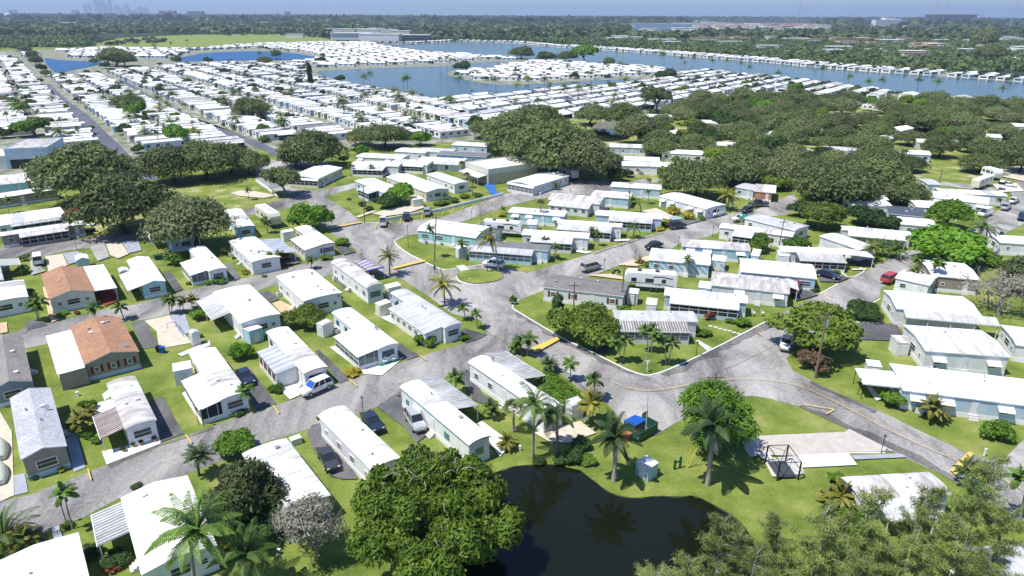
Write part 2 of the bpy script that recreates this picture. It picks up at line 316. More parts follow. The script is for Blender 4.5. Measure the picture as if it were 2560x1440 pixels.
for i in range(len(POND)):
    p, q = POND[i], POND[(i+1) % len(POND)]
    for t in (0, .25, .5, .75): PW.append((p[0]+(q[0]-p[0])*t+_pj.uniform(-3, 3), p[1]+(q[1]-p[1])*t+_pj.uniform(-2.2, 2.2)))
sheet('pond_water', PW, .016, 'water:pond', 1)
# ---- roads (each sheet a few mm above the last)
rz = [.02]
def nz(d=.004): rz[0] += d; return rz[0]
sheet('road', [(-60, 1268), (0, 1254), (75, 1237), (267, 1163), (400, 1110), (467, 1089), (565, 1054), (680, 1017), (872, 951), (1047, 892), (1150, 862), (1218, 830), (1290, 870), (1305, 905), (1170, 940), (1112, 945), (1001, 975), (985, 1000), (943, 1018), (887, 1036),
      (780, 1070), (700, 1095), (657, 1107), (560, 1150), (400, 1210), (303, 1243), (205, 1296), (107, 1336), (0, 1365), (-60, 1385)], nz(), 'asphalt:road')
sheet('road', [(640, 440), (672, 452), (742, 472), (810, 492), (870, 527), (905, 557), (960, 556), (1100, 545), (1255, 487), (1290, 478), (1420, 462), (1430, 490), (1340, 498), (1250, 520), (1175, 548), (1045, 585), (1010, 590), (985, 607), (1015, 632), (1065, 657), (1097, 672), (1117, 676),
      (1207, 662), (1280, 672), (1317, 683), (1465, 638), (1480, 632), (1575, 602), (1665, 577), (1700, 566), (1762, 551), (1810, 535), (1890, 525), (1920, 508), (1985, 484), (1995, 500), (1990, 522), (1965, 538), (1920, 541), (1880, 532), (1830, 560), (1797, 580), (1767, 593), (1700, 608), (1680, 621), (1587, 651), (1562, 658), (1475, 691),
      (1400, 712), (1360, 726), (1297, 750), (1280, 770), (1290, 778), (1408, 848), (1474, 878), (1566, 925), (1608, 939), (1633, 939), (1691, 917), (1769, 881), (1920, 802), (1937, 793), (2047, 737), (2095, 710), (2125, 697), (2167, 677), (2185, 665), (2220, 650), (2270, 625), (2300, 628), (2285, 665), (2237, 698), (2202, 722), (2198, 742), (2131, 789),
      (2040, 830), (1985, 868), (1966, 898), (1981, 925), (2031, 953), (2087, 980), (2170, 1014), (2225, 1040), (2303, 1079), (2420, 1133), (2475, 1151), (2506, 1152), (2560, 1098), (2640, 1060), (2640, 1240), (2600, 1216), (2560, 1200), (2640, 1250), (2640, 1345), (2559, 1301), (2448, 1245), (2375, 1195), (2331, 1176), (2231, 1130), (2209, 1116), (2120, 1075), (2042, 1028), (1920, 996), (1877, 989),
      (1780, 1010), (1724, 1039), (1691, 1056), (1641, 1087), (1600, 1100), (1570, 1075), (1530, 1023), (1490, 990), (1458, 978), (1391, 925), (1365, 905), (1290, 868), (1219, 830), (1200, 800), (1130, 785), (1070, 740), (1002, 697), (962, 692), (925, 655), (890, 625), (826, 582), (790, 545), (770, 505), (725, 485), (660, 470), (640, 455)], nz(), 'asphalt:light')
sheet('road', [(-60, 850), (0, 845), (61, 820), (130, 806), (155, 800), (214, 787), (261, 773), (328, 763), (455, 730), (530, 712), (640, 690), (750, 662), (840, 642), (892, 626), (962, 692), (880, 668), (820, 690), (750, 700), (690, 712), (640, 728), (500, 770), (414, 788), (361, 800), (308, 804), (122, 860), (92, 865), (0, 885), (-60, 895)], nz(), 'asphalt:road')
sheet('road', [(-60, 625), (0, 621), (210, 597), (350, 573), (372, 545), (385, 532), (480, 528), (595, 527), (640, 519), (700, 500), (740, 480), (770, 500), (725, 520), (640, 536), (597, 541), (450, 560), (420, 590), (360, 594), (305, 606), (222, 621), (172, 626), (107, 641), (0, 648), (-60, 652)], nz(), 'asphalt:road')
sheet('road', [(0, 130), (12, 130), (30, 170), (40, 210), (30, 215), (-20, 200)], nz(.02), 'asphalt:far')
sheet('road', [(105, 211), (119, 230), (155, 272), (194, 311), (228, 339), (250, 361), (278, 389), (345, 450), (400, 450), (333, 397), (300, 364), (267, 333), (222, 289), (167, 250), (125, 210)], nz(.03), 'asphalt:lane')
sheet('road', [(294, 199), (333, 222), (389, 250), (433, 278), (489, 300), (556, 333), (650, 372), (730, 410), (760, 405), (690, 375), (660, 360), (592, 333), (528, 314), (472, 289), (411, 258), (361, 231), (315, 199)], nz(), 'asphalt:lane')
sheet('road', [(1290, 478), (1400, 463), (1440, 452), (1520, 452), (1560, 460), (1630, 440), (1657, 425), (1690, 420), (1690, 436), (1645, 455), (1580, 470), (1475, 488), (1422, 484), (1430, 480), (1420, 462)], nz(-.04), 'asphalt:light')
sheet('road', [(2640, 430), (2560, 440), (2520, 475), (2540, 500), (2440, 560), (2410, 590), (2420, 600), (2500, 590), (2560, 560), (2640, 530)], nz(), 'asphalt:light')
sheet('road', [(2330, 452), (2480, 468), (2560, 470), (2560, 480), (2480, 478), (2330, 462)], nz(), 'asphalt:light')
sheet('road', [(640, 395), (700, 402), (760, 395), (820, 405), (820, 412), (740, 425), (690, 440), (640, 440)], nz(), 'asphalt:light')
sheet('road', [(742, 472), (800, 475), (870, 462), (888, 458), (890, 470), (820, 490), (810, 493)], nz(), 'asphalt:light')
# kerbside strips, dirt and shade both painted dark, and repair patches in the asphalt
_wj = random.Random(8)
def worn_shade(pts, w0, side):
    p = [G(x, y).xy for x, y in pts]; A = []; B = []
    for q, r_ in zip(p, p[1:]):
        n_ = max(2, int((r_-q).length/1.6)); d_ = (r_-q).normalized(); nn = Vector((-d_.y, d_.x))*side
        for i in range(n_): s_ = q.lerp(r_, i/n_); A.append(tuple(s_+nn*.12)); B.append(tuple(s_+nn*(w0*_wj.uniform(.55, 1.35))))
    sheet('road', A+B[::-1], nz(.002), 'asphalt:worn_shade', world=True)
worn_shade([(1300, 780), (1408, 848), (1474, 878), (1566, 925), (1608, 939)], 1.3, -1); worn_shade([(1650, 935), (1691, 917), (1769, 881), (1920, 802)], 1.5, -1); worn_shade([(1995, 1018), (2120, 1075), (2209, 1116), (2331, 1176), (2448, 1245)], 1.4, 1)
worn_shade([(2031, 953), (2087, 980), (2170, 1014), (2225, 1040)], 1.0, -1); worn_shade([(1490, 990), (1458, 978), (1391, 925), (1330, 890)], 1.2, -1); worn_shade([(267, 1163), (400, 1110), (467, 1089), (565, 1054)], .8, -1); worn_shade([(1480, 634), (1575, 604), (1665, 579)], .9, -1)
for q in ([(560, 1085), (620, 1070), (632, 1090), (575, 1108)], [(1400, 700), (1440, 695), (1450, 710), (1410, 716)], [(2200, 690), (2230, 680), (2240, 692), (2212, 704)], [(300, 790), (340, 782), (345, 792), (306, 800)]): sheet('road', q, nz(.002), 'asphalt:worn_shade')
# ---- paved and bare plots: (kind, z-offset is automatic, pixels)
PLOTS = [('driveway', 'asphalt:drive', [(328, 808), (361, 800), (398, 868), (358, 873)]), ('driveway', 'asphalt:drive', [(63, 806), (98, 798), (118, 815), (68, 826)]),
 ('sand_plot', 'soil:sand', [(361, 803), (423, 789), (480, 858), (398, 873), (392, 830)]), ('patio', 'soil:bluecon', [(423, 790), (462, 783), (478, 830), (455, 841)]),
 ('driveway', 'asphalt:drive', [(378, 1000), (410, 994), (432, 1040), (460, 1085), (400, 1108), (385, 1050)]), ('driveway', 'soil:bluecon', [(165, 1100), (190, 1075), (214, 1170), (185, 1182)]),
 ('driveway', 'soil:bluecon', [(35, 1190), (62, 1185), (71, 1232), (37, 1240)]), ('patio', 'soil:sand', [(0, 1030), (30, 1080), (36, 1240), (0, 1256), (-60, 1268), (-60, 1030)]),
 ('patio', 'soil:white', [(255, 1130), (400, 1098), (402, 1110), (267, 1163)]), ('patio', 'soil:white', [(229, 1013), (276, 1000), (290, 1030), (240, 1045)]),
 ('patio', 'soil:slab', [(443, 887), (525, 852), (527, 865), (455, 892)]), ('driveway', 'asphalt:drive', [(600, 940), (628, 925), (650, 955), (690, 1010), (640, 1028), (624, 985)]),
 ('patio', 'soil:lime', [(455, 985), (470, 975), (520, 1050), (505, 1063)]), ('driveway', 'asphalt:drive', [(787, 878), (798, 876), (875, 950), (848, 960)]),
 ('driveway', 'asphalt:drive', [(1000, 858), (1010, 868), (1050, 890), (1018, 902), (985, 880)]), ('patio', 'soil:white', [(825, 870), (835, 866), (950, 922), (945, 935), (905, 930)]),
 ('patio', 'soil:white', [(905, 920), (1010, 895), (955, 940), (908, 936)]), ('patio', 'soil:mat', [(948, 915), (1000, 898), (1002, 903), (952, 919)]),
 ('patio', 'soil:white', [(700, 975), (745, 955), (760, 985), (725, 1000)]), ('driveway', 'asphalt:drive', [(1155, 830), (1160, 822), (1218, 838), (1195, 850), (1165, 858)]),
 ('patio', 'soil:white', [(790, 800), (845, 830), (848, 832), (808, 842), (790, 825)]), ('patio', 'soil:pavers', [(681, 760), (700, 753), (740, 772), (708, 789)]), ('patio', 'soil:pavers', [(738, 800), (765, 795), (790, 812), (760, 812)]),
 ('driveway', 'asphalt:drive', [(640, 735), (672, 728), (700, 750), (672, 758)]), ('driveway', 'asphalt:drive', [(828, 695), (840, 690), (880, 725), (875, 733)]),
 ('patio', 'soil:white', [(936, 785), (970, 780), (985, 812), (960, 800)]), ('driveway', 'asphalt:drive', [(943, 1018), (1001, 980), (1030, 1012), (1075, 1085), (1040, 1110), (1010, 1070)]),
 ('driveway', 'asphalt:drive', [(780, 1065), (800, 1060), (870, 1150), (895, 1200), (855, 1200), (825, 1192), (790, 1140), (768, 1085)]), ('patio', 'soil:concrete' if 0 else 'soil:bluecon', [(897, 1048), (915, 1043), (925, 1052), (905, 1060)]),
 ('driveway', 'asphalt:drive', [(1148, 935), (1170, 925), (1210, 990), (1240, 1005), (1215, 1015), (1180, 1000)]), ('patio', 'soil:lime', [(1195, 1060), (1205, 1055), (1280, 1110), (1250, 1145), (1232, 1120)]),
 ('patio', 'soil:sand', [(1335, 1085), (1450, 1055), (1490, 1085), (1420, 1110), (1370, 1105)]),
 ('driveway', 'asphalt:drive', [(2131, 812), (2240, 810), (2255, 835), (2255, 855), (2135, 850)]), ('gravel_plot', 'soil:gravel', [(1858, 1101), (1880, 1093), (2110, 1083), (2122, 1075), (2205, 1116), (2235, 1131), (2120, 1133), (2000, 1143), (1905, 1140), (1880, 1145), (1862, 1120)]),
 ('patio', 'soil:white', [(1995, 1141), (2120, 1134), (2142, 1165), (1985, 1173)]), ('path', 'soil:bluecon', [(2128, 1142), (2252, 1137), (2268, 1146), (2136, 1152)]), ('patio', 'soil:slab', [(1908, 1150), (1990, 1143), (2012, 1188), (1930, 1195)]),
 ('path', 'soil:bluecon', [(2448, 1298), (2548, 1292), (2552, 1300), (2440, 1306)]), ('patio', 'soil:lime', [(1890, 1133), (1920, 1133), (1930, 1148), (1905, 1150)]),
 ('patio', 'soil:lattice' if 0 else 'soil:lime', [(2165, 970), (2178, 970), (2205, 1000), (2190, 1005)]),
 ('path', 'soil:slab', [(1738, 855), (1745, 852), (1780, 873), (1767, 880)]), ('driveway', 'asphalt:drive', [(1480, 870), (1505, 845), (1540, 850), (1520, 880), (1475, 880)]),
 ('path', 'soil:bluecon', [(130, 1323), (148, 1318), (158, 1347), (135, 1352)]), ('driveway', 'asphalt:drive', [(90, 1330), (107, 1336), (112, 1360), (85, 1380)]),
 ('path', 'soil:pavers', [(107, 720), (118, 718), (135, 795), (150, 802), (130, 808), (122, 790)]), ('driveway', 'soil:red', [(240, 730), (285, 718), (295, 755), (262, 768)]),
 ('path', 'soil:pavers', [(0, 810), (18, 808), (20, 833), (2, 836)]), ('driveway', 'asphalt:drive', [(410, 688), (425, 680), (458, 725), (437, 733)]), ('driveway', 'asphalt:drive', [(560, 665), (575, 658), (601, 697), (585, 705)]),
 ('sand_plot', 'soil:sand', [(265, 612), (303, 608), (322, 637), (296, 648), (276, 640)]), ('patio', 'soil:bluecon', [(304, 606), (345, 602), (355, 628), (322, 635)]), ('driveway', 'asphalt:far', [(225, 620), (262, 610), (275, 645), (245, 655)]),
 ('sand_plot', 'soil:sand', [(113, 643), (157, 637), (170, 665), (122, 682)]), ('patio', 'soil:bluecon', [(158, 636), (197, 630), (205, 655), (172, 663)]), ('driveway', 'asphalt:far', [(75, 652), (84, 650), (115, 680), (80, 690)]),
 ('sand_plot', 'soil:sand', [(575, 485), (600, 478), (640, 480), (690, 490), (660, 497), (600, 492)]), ('sand_plot', 'soil:sand', [(930, 535), (1000, 518), (1055, 512), (1062, 520), (1020, 535), (960, 543)]), ('path', 'soil:sand', [(890, 543), (935, 527), (940, 530), (897, 546)]),
 ('path', 'soil:blue', [(1205, 456), (1228, 452), (1235, 463), (1240, 480), (1252, 487), (1228, 488), (1218, 475)]), ('driveway', 'soil:sand', [(1600, 530), (1640, 522), (1690, 545), (1670, 552)]), ('path', 'soil:aqua', [(1672, 545), (1690, 541), (1712, 550), (1680, 552)]),
 ('driveway', 'asphalt:drive', [(1665, 568), (1680, 553), (1740, 552), (1762, 552), (1700, 568)]), ('patio', 'soil:peach', [(1545, 665), (1560, 658), (1620, 642), (1640, 650), (1630, 660), (1590, 668)]), ('driveway', 'soil:peach', [(1470, 690), (1530, 687), (1565, 697), (1560, 702), (1480, 692)]),
 ('path', 'soil:lime', [(1523, 602), (1575, 600), (1573, 604), (1540, 606)]), ('path', 'soil:lime', [(1440, 628), (1482, 632), (1465, 637), (1440, 632)]), ('driveway', 'asphalt:drive', [(2045, 690), (2097, 690), (2125, 697), (2095, 708), (2050, 706)]), ('driveway', 'asphalt:drive', [(2115, 640), (2185, 655), (2185, 665), (2160, 668), (2118, 655)]),
 ('path', 'soil:lime', [(2130, 675), (2165, 674), (2165, 677), (2130, 678)]), ('patio', 'soil:slab', [(1140, 668), (1160, 665), (1180, 682), (1160, 690)]), ('driveway', 'asphalt:drive', [(835, 615), (850, 612), (890, 632), (860, 640)]),
 ('driveway', 'asphalt:drive', [(700, 645), (735, 635), (750, 660), (712, 668)]), ('driveway', 'asphalt:drive', [(1975, 725), (2005, 722), (2030, 735), (2047, 740), (1990, 755)]), 
 ('driveway', 'soil:lime', [(2480, 462), (2540, 460), (2560, 480), (2500, 482)]), ('sand_plot', 'soil:sand', [(2440, 430), (2560, 415), (2640, 430), (2560, 455)])]
for nm, mt, pts in PLOTS: sheet(nm, pts, nz(.003), mt)
# lawns that lie inside the asphalt, with white kerbs
LZ = rz[0]+.02
def lawn(pts, sm=1, k=True, name='lawn', z=None, kpts=None):
    sheet(name, pts, LZ if z is None else z, 'grass:lawn', sm)
    if k: kerb(kpts or pts, kpts is None, sm=sm, mat='paint:ridge')
lawn([(1140, 694), (1146, 684), (1170, 677), (1200, 676), (1235, 679), (1257, 688), (1258, 697), (1245, 705), (1205, 712), (1175, 711), (1150, 704)])
for pts in ([(1207, 662), (1117, 676), (1097, 672), (1065, 657), (1015, 632), (985, 607), (988, 600), (1010, 592)], [(1297, 750), (1278, 768), (1290, 778), (1408, 848), (1474, 878), (1566, 925), (1608, 939), (1633, 939), (1691, 917), (1769, 881), (1920, 802), (1937, 793)],
            [(2047, 737), (2095, 710)], [(2100, 680), (2125, 697), (2167, 677), (2150, 670)], [(2131, 789), (2160, 770), (2200, 748)], [(905, 557), (960, 556)], [(2140, 805), (2240, 812)], [(1880, 1145), (1862, 1120), (1858, 1101), (1880, 1093), (2110, 1083)], [(2120, 1133), (2212, 1133)]):
    kerb(pts, sm=1 if len(pts) > 3 else 0, w=.2, mat='paint:ridge')
sheet('lawn', [(700, 505), (760, 500), (800, 530), (860, 600), (840, 640), (800, 645), (690, 570), (560, 560), (600, 545), (690, 528)], .012, 'grass:lawn')
sheet('lawn', [(390, 470), (640, 468), (700, 495), (640, 517), (480, 525), (395, 528), (350, 565), (215, 590), (200, 540), (300, 500)], .014, 'grass:park')
# wall along the parking street
def lowwall(name, pts, h, w, mat, label, cat, z0=0):
    p = [G(x, y).xy for x, y in pts]; rows = []
    for i in range(len(p)):
        d = (p[min(i+1, len(p)-1)]-p[max(i-1, 0)]).normalized(); n = Vector((-d.y, d.x))*w/2; q = p[i]
        rows.append([(q.x-n.x, q.y-n.y, z0), (q.x-n.x, q.y-n.y, h), (q.x+n.x, q.y+n.y, h), (q.x+n.x, q.y+n.y, z0)])
    m = MB(); m.grid(rows, 0, True); m.face(rows[0]); m.face(rows[-1][::-1])
    o = m.build(name, mat); return tag(o, label, cat)
lowwall('garden_wall', [(960, 553), (1100, 528), (1180, 508), (1258, 488)], .8, .3, 'wall:white', 'long low white wall behind the angled parking bays', 'wall')
lowwall('garden_wall', [(640, 452), (665, 470), (695, 495)], .6, .25, 'wall:white', 'short low white wall beside the park lawn and the spreading oak', 'wall')
# painted markings
def stripe(a, b, w=.14, mat='paint:yellow', name='road_marking', z=None):
    A, B = G(*a).xy, G(*b).xy; d = (B-A).normalized(); n = Vector((-d.y, d.x))*w/2
    sheet(name, [A-n, B-n, B+n, A+n], LZ+.012 if z is None else z, mat, world=True)
def tee(a, b): stripe(a, b, .16)
def bump_(pts): 
    o = sheet('speed_bump', pts, LZ+.016, 'paint:yellow'); return o
bump_([(1320, 878), (1395, 845), (1408, 848), (1340, 886)]); bump_([(980, 672), (1060, 653), (1066, 656), (985, 676)]); bump_([(818, 573), (900, 557), (906, 559), (824, 575)]); bump_([(2420, 1134), (2433, 1140), (2388, 1195), (2374, 1180)])
for a, b in (((465, 1092), (480, 1112)), ((221, 1178), (229, 1204)), ((683, 1018), (698, 1038)), ((873, 952), (893, 970)), ((1048, 892), (1065, 905)), ((1890, 832), (1905, 843)), ((2062, 737), (2082, 745)), ((2140, 694), (2158, 700)), ((2200, 664), (2222, 672)), ((1430, 650), (1443, 656)), ((1535, 619), (1547, 623)), ((1627, 591), (1640, 595)), ((1605, 634), (1618, 639)), ((2007, 1015), (2085, 1028)), ((2064, 1040), (2084, 1029))):
    tee(a, b)
pb = [(940, 575), (972, 572), (1001, 564), (1028, 559), (1055, 552), (1080, 546), (1107, 539), (1132, 534), (1156, 529), (1179, 524), (1202, 519), (1225, 515)]
for i, (x, y) in enumerate(pb): stripe((x+3, y-16 if i < 5 else y-11), (x-1, y), .14)
def cline(pts):
    p = chaikin(pts, 2, False)
    P = [G(*q).xy for q in p]; m = MB()
    rows = []
    for i in range(len(P)):
        d = (P[min(i+1, len(P)-1)]-P[max(i-1, 0)]).normalized(); n = Vector((-d.y, d.x))*.045
        rows.append([(P[i].x-n.x, P[i].y-n.y, LZ+.012), (P[i].x+n.x, P[i].y+n.y, LZ+.012)])
    m.grid(rows); o = m.build('road_marking', 'paint:yellow'); o['kind'] = 'structure'
cline([(1535, 960), (1570, 975), (1620, 982), (1680, 974), (1740, 962), (1850, 949), (1920, 953), (1990, 965), (2050, 990), (2120, 1025), (2240, 1090), (2390, 1155)])
cline([(2440, 1175), (2500, 1200), (2560, 1232)])
# ------------------------------------------------------------------ mobile homes
def win_meshes():
    out = {}
    for key, (w, h) in {'s': (.75, .75), 'm': (1.15, .95), 'w': (2.1, 1.15)}.items():
        m = MB(); t = .09
        m.box(-w/2, w/2, -.02, .05, -h/2, -h/2+t); m.box(-w/2, w/2, -.02, .05, h/2-t, h/2)
        m.box(-w/2, -w/2+t, -.02, .05, -h/2+t, h/2-t); m.box(w/2-t, w/2, -.02, .05, -h/2+t, h/2-t)
        m.box(-w/2+t, w/2-t, -.02, .045, -.025, .025)
        g = MB(); g.box(-w/2+t, w/2-t, -.01, .03, -h/2+t, -.025); g.box(-w/2+t, w/2-t, -.01, .03, .025, h/2-t)
        out[key] = (m, g)
    return out
WM = win_meshes(); _WC = {}
def window(parent, loc, rz, key='m', frame='paint:white', glass='glass:dark', shutter=None):
    k = (key, frame, glass)
    if k not in _WC:
        a = WM[key][0].build('window', frame); b = WM[key][1].build('pane', glass); _WC[k] = (a.data, b.data)
        bpy.data.objects.remove(a); bpy.data.objects.remove(b)
    a = link(bpy.data.objects.new('window', _WC[k][0])); a.parent = parent; a.location = loc; a.rotation_euler = (0, 0, rz)
    b = link(bpy.data.objects.new('pane', _WC[k][1])); b.parent = a
    if shutter:
        w = {'s': .375, 'm': .575, 'w': 1.05}[key]
        for s in (-1, 1):
            m = MB(); m.box(s*(w+.24)-.2, s*(w+.24)+.2, -.01, .035, -.55, .55); o = m.build('shutter', shutter, parent); o.location = loc; o.rotation_euler = (0, 0, rz)
def profile(roof, W, he, rise):
    w = W/2
    if roof == 'bow': return [(-w+W*i/8, he+rise*(1-abs((i/4.0)-1)**2.6)) for i in range(9)]
    if roof == 'gable': return [(-w, he), (0, he+rise), (w, he)]
    if roof == 'shed': return [(-w, he), (w, he+rise)]
    return [(-w, he), (-w*.5, he+rise*.8), (0, he+rise), (w*.5, he+rise*.8), (w, he)]
def slab(m, prof, x0, x1, t, mt=0, me=1):
    n = len(prof); top = [(y, z) for y, z in prof]; bot = [(y, z-t) for y, z in prof]
    b = len(m.v)
    for x in (x0, x1): m.v += [(x, y, z) for y, z in top]+[(x, y, z) for y, z in bot]
    N = 2*n
    for i in range(n-1):
        m.f.append((b+i, b+i+1, b+N+i+1, b+N+i)); m.m.append(mt)
        m.f.append((b+n+i+1, b+n+i, b+N+n+i, b+N+n+i+1)); m.m.append(me)
        m.f.append((b+i+1, b+i, b+n+i, b+n+i+1)); m.m.append(me)
        m.f.append((b+N+i, b+N+i+1, b+N+n+i+1, b+N+n+i)); m.m.append(me)
    m.f.append((b, b+N, b+N+n, b+n)); m.m.append(me); m.f.append((b+n-1, b+2*n-1, b+N+2*n-1, b+N+n-1)); m.m.append(me)
LOG = []
HOMES = []
def home(P0, P1, P2, short, label, h=2.9, roof='bow', rise=.26, rc='roof:white', wc='wall:white', trim='paint:white', adds=(), win='m', wf='paint:white', awn=0, awnc='paint:white', skirt='paint:white', shut=None, vents=2,
         endwin='w', endmat=None, nowin=False, glass='glass:dark', door=True, name='mobile_home', cat='mobile home', group='mobile homes of the park', oh=.22, seed=None, snap=None, ac=None):
    rr = random.Random(hash(short) % 1000 if seed is None else seed); rr = random.Random(sum(map(ord, short)))
    A, B, C = (G(*p, h).xy for p in (P0, P1, P2))
    ex = (B-A); L = ex.length; ex.normalize(); ey = Vector((-ex.y, ex.x)); s = (C-B).dot(ey)
    if P0[1] < 470 and abs(s) > 8.5 and 'gabled' not in short and roof != 'gable': s = math.copysign(8.0, s)
    W = abs(s)
    cen = A+ex*L/2+ey*s/2
    # keep the local frame right handed with +y = the side where C lies
    if s < 0: ex = -ex; ey = -ey
    rz = math.atan2(ex.y, ex.x)
    LOG.append((short, round(L, 1), round(W, 1), round(math.degrees(rz) % 180)))
    root = empty(name, (cen.x, cen.y, 0), rz); tag(root, label, cat, group)
    HOMES.append((short, cen, max(L, W)))
    inv = lambda p: ((p-cen).dot(ex), (p-cen).dot(ey))
    prof = profile(roof, W, h, rise)
    l2, w2 = L/2-oh, W/2-oh*.8
    t = .14
    # walls with shaped ends
    def zt(y):
        for (a, b), (c, d) in zip(prof, prof[1:]):
            if a <= y <= c: return b+(d-b)*(y-a)/(c-a)-t
        return h-t
    ys = sorted({-w2, w2} | {y for y, z in prof if -w2 < y < w2})
    m = MB(); m.prism([(-w2, .3)]+[(w2, .3)]+[(y, zt(y)-.004) for y in reversed(ys)], -l2, l2, 0)
    m.build('wall', wc, root)
    if endmat:
        for sx in (-1, 1):
            m = MB(); m.box(min(sx*l2, sx*(l2+.03)), max(sx*l2, sx*(l2+.03)), -w2+.1, w2-.1, .75, h-.35); m.build('painted_panel', endmat, root)
    m = MB(); e = .035
    m.box(-l2-e, l2+e, -w2-e, -w2+.05, 0, .68); m.box(-l2-e, l2+e, w2-.05, w2+e, 0, .68); m.box(-l2-e, -l2+.05, -w2+.05, w2-.05, 0, .68); m.box(l2-.05, l2+e, -w2+.05, w2-.05, 0, .68)
    m.build('skirting', skirt, root)
    m = MB(); slab(m, prof, -L/2, L/2, t); m.build('roof', [rc, trim], root)
    for i in range(vents):
        x = rr.uniform(-.38, .38)*L; y = rr.choice((-.18, .2, .1))*W; z = zt(y)+t
        m = MB(); k = rr.choice((0, 1))
        if k: m.box(x-.2, x+.2, y-.2, y+.2, z-.05, z+.16); m.box(x-.26, x+.26, y-.26, y+.26, z+.16, z+.21)
        else: m.tube([(x, y, z-.05), (x, y, z+.28)], .09, 8); m.tube([(x, y, z+.28), (x, y, z+.36)], [.18, .1], 8)
        m.build('roof_vent', 'paint:grey' if rr.random() < .3 else 'paint:white2', root)
    if roof in ('bow', 'flat') and rc in ('roof:white', 'roof:white2', 'roof:old') and rr.random() < .7:
        for i in range(rr.choice((1, 1, 2))):
            xa = rr.uniform(-.45, .25)*L; m = MB(); slab(m, [(y*.992, z+.012+.006*i) for y, z in prof], xa, xa+rr.uniform(1.4, 4.2), .008, 0, 0); m.build('roof_patch', rr.choice(('roof:white2', 'roof:old', 'roof:grey', 'roof:white2')) if rc == 'roof:white' else 'roof:white', root)
    if rr.random() < .3:
        x, y = rr.uniform(-.4, .4)*L, W*.3; z = zt(y)+t; m = MB(); m.tube([(x, y, z-.05), (x, y, z+.35)], .03, 5); m.tube([(x, y, z+.35), (x+.08, y, z+.42)], [.05, .32], 12); m.build('satellite_dish', 'paint:grey', root)
    covers = []    # (side, x0, x1)
    for ad in adds:
        kind, pa, pb = ad[:3]; o = ad[3] if len(ad) > 3 else {}
        h2 = o.get('h', 2.35); a = inv(G(*pa, h2).xy); b = inv(G(*pb, h2).xy)
        mode = 'y'
        if max(abs(a[0]), abs(b[0])) > L/2+.4 and min(a[0]*b[0], 1) >= 0 and min(abs(a[0]), abs(b[0])) > L/2-.6: mode = 'x'
        if o.get('end'): mode = 'x'
        if mode == 'y':
            sy = 1 if a[1]+b[1] > 0 else -1; x0, x1 = sorted((a[0], b[0])); d = max(abs(a[1]+b[1])/2, W/2+.5)
            y0, y1 = W/2-.02, d; zi = h-.06 if kind != 'awning' else h-.06
            covers.append((sy, x0, x1)); T = lambda x, y: (x, sy*y); rot = 0
        else:
            sy = 1 if a[0]+b[0] > 0 else -1; x0, x1 = sorted((a[1], b[1])); d = max(abs(a[0]+b[0])/2, L/2+.5); y0, y1 = L/2-.02, d; zi = h-.06
            T = lambda x, y: (sy*y, x); covers.append((2*sy, x0, x1))
        LOG.append(('   '+kind, round(x1-x0, 1), round(y1-y0, 1), mode))
        rcol = o.get('rc', 'roof:white2'); m = MB()
        def P(x, y, z): q = T(x, y); return (q[0], q[1], z)
        zs = lambda y: zi+(h2-zi)*(y-y0)/(y1-y0)
        if o.get('rib', kind in ('carport', 'awning')):
            n = max(3, int((x1-x0)/.42)); dx = (x1-x0)/n; rows = [[], []]
            pts = []
            for i in range(n):
                X = x0+i*dx
                pts += [(X, .0, 1), (X+dx*.10, .075, 0), (X+dx*.34, .075, 0), (X+dx*.44, 0, 1)]
            pts.append((x1, 0, 1))
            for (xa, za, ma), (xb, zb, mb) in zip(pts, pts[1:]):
                mi = 2 if (za == 0 and zb == 0) else 0  # pan valleys take a darker colour that holds both dirt and shade
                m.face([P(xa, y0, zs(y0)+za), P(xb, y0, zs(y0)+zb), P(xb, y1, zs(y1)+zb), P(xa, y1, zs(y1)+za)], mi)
            m.face([P(x0, y0, zs(y0)-.02), P(x1, y0, zs(y0)-.02), P(x1, y1, zs(y1)-.02), P(x0, y1, zs(y1)-.02)], 1)
        else:
            c = [P(x0, y0, zs(y0)), P(x1, y0, zs(y0)), P(x1, y1, zs(y1)), P(x0, y1, zs(y1))]; cb = [(x, y, z-.1) for x, y, z in c]
            m.face(c, 0); m.face(cb[::-1], 1)
            for i in range(4): m.face([c[i], cb[i], cb[(i+1) % 4], c[(i+1) % 4]], 1)
        # gutter / fascia along the outer edge
        gz = zs(y1)
        q0, q1 = T(x0, y1), T(x1, y1+.07); m.box(min(q0[0], q1[0]), max(q0[0], q1[0]), min(q0[1], q1[1]), max(q0[1], q1[1]), gz-.14, gz+.03, 1)
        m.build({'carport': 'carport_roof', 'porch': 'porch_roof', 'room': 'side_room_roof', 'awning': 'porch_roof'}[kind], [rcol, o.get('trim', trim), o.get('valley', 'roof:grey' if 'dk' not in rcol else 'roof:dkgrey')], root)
        yo = y1-.12
        def vbox(mm, xa, xb, ya, yb, za, zb, mt=0):
            q0, q1 = T(xa, ya), T(xb, yb); mm.box(min(q0[0], q1[0]), max(q0[0], q1[0]), min(q0[1], q1[1]), max(q0[1], q1[1]), za, zb, mt)
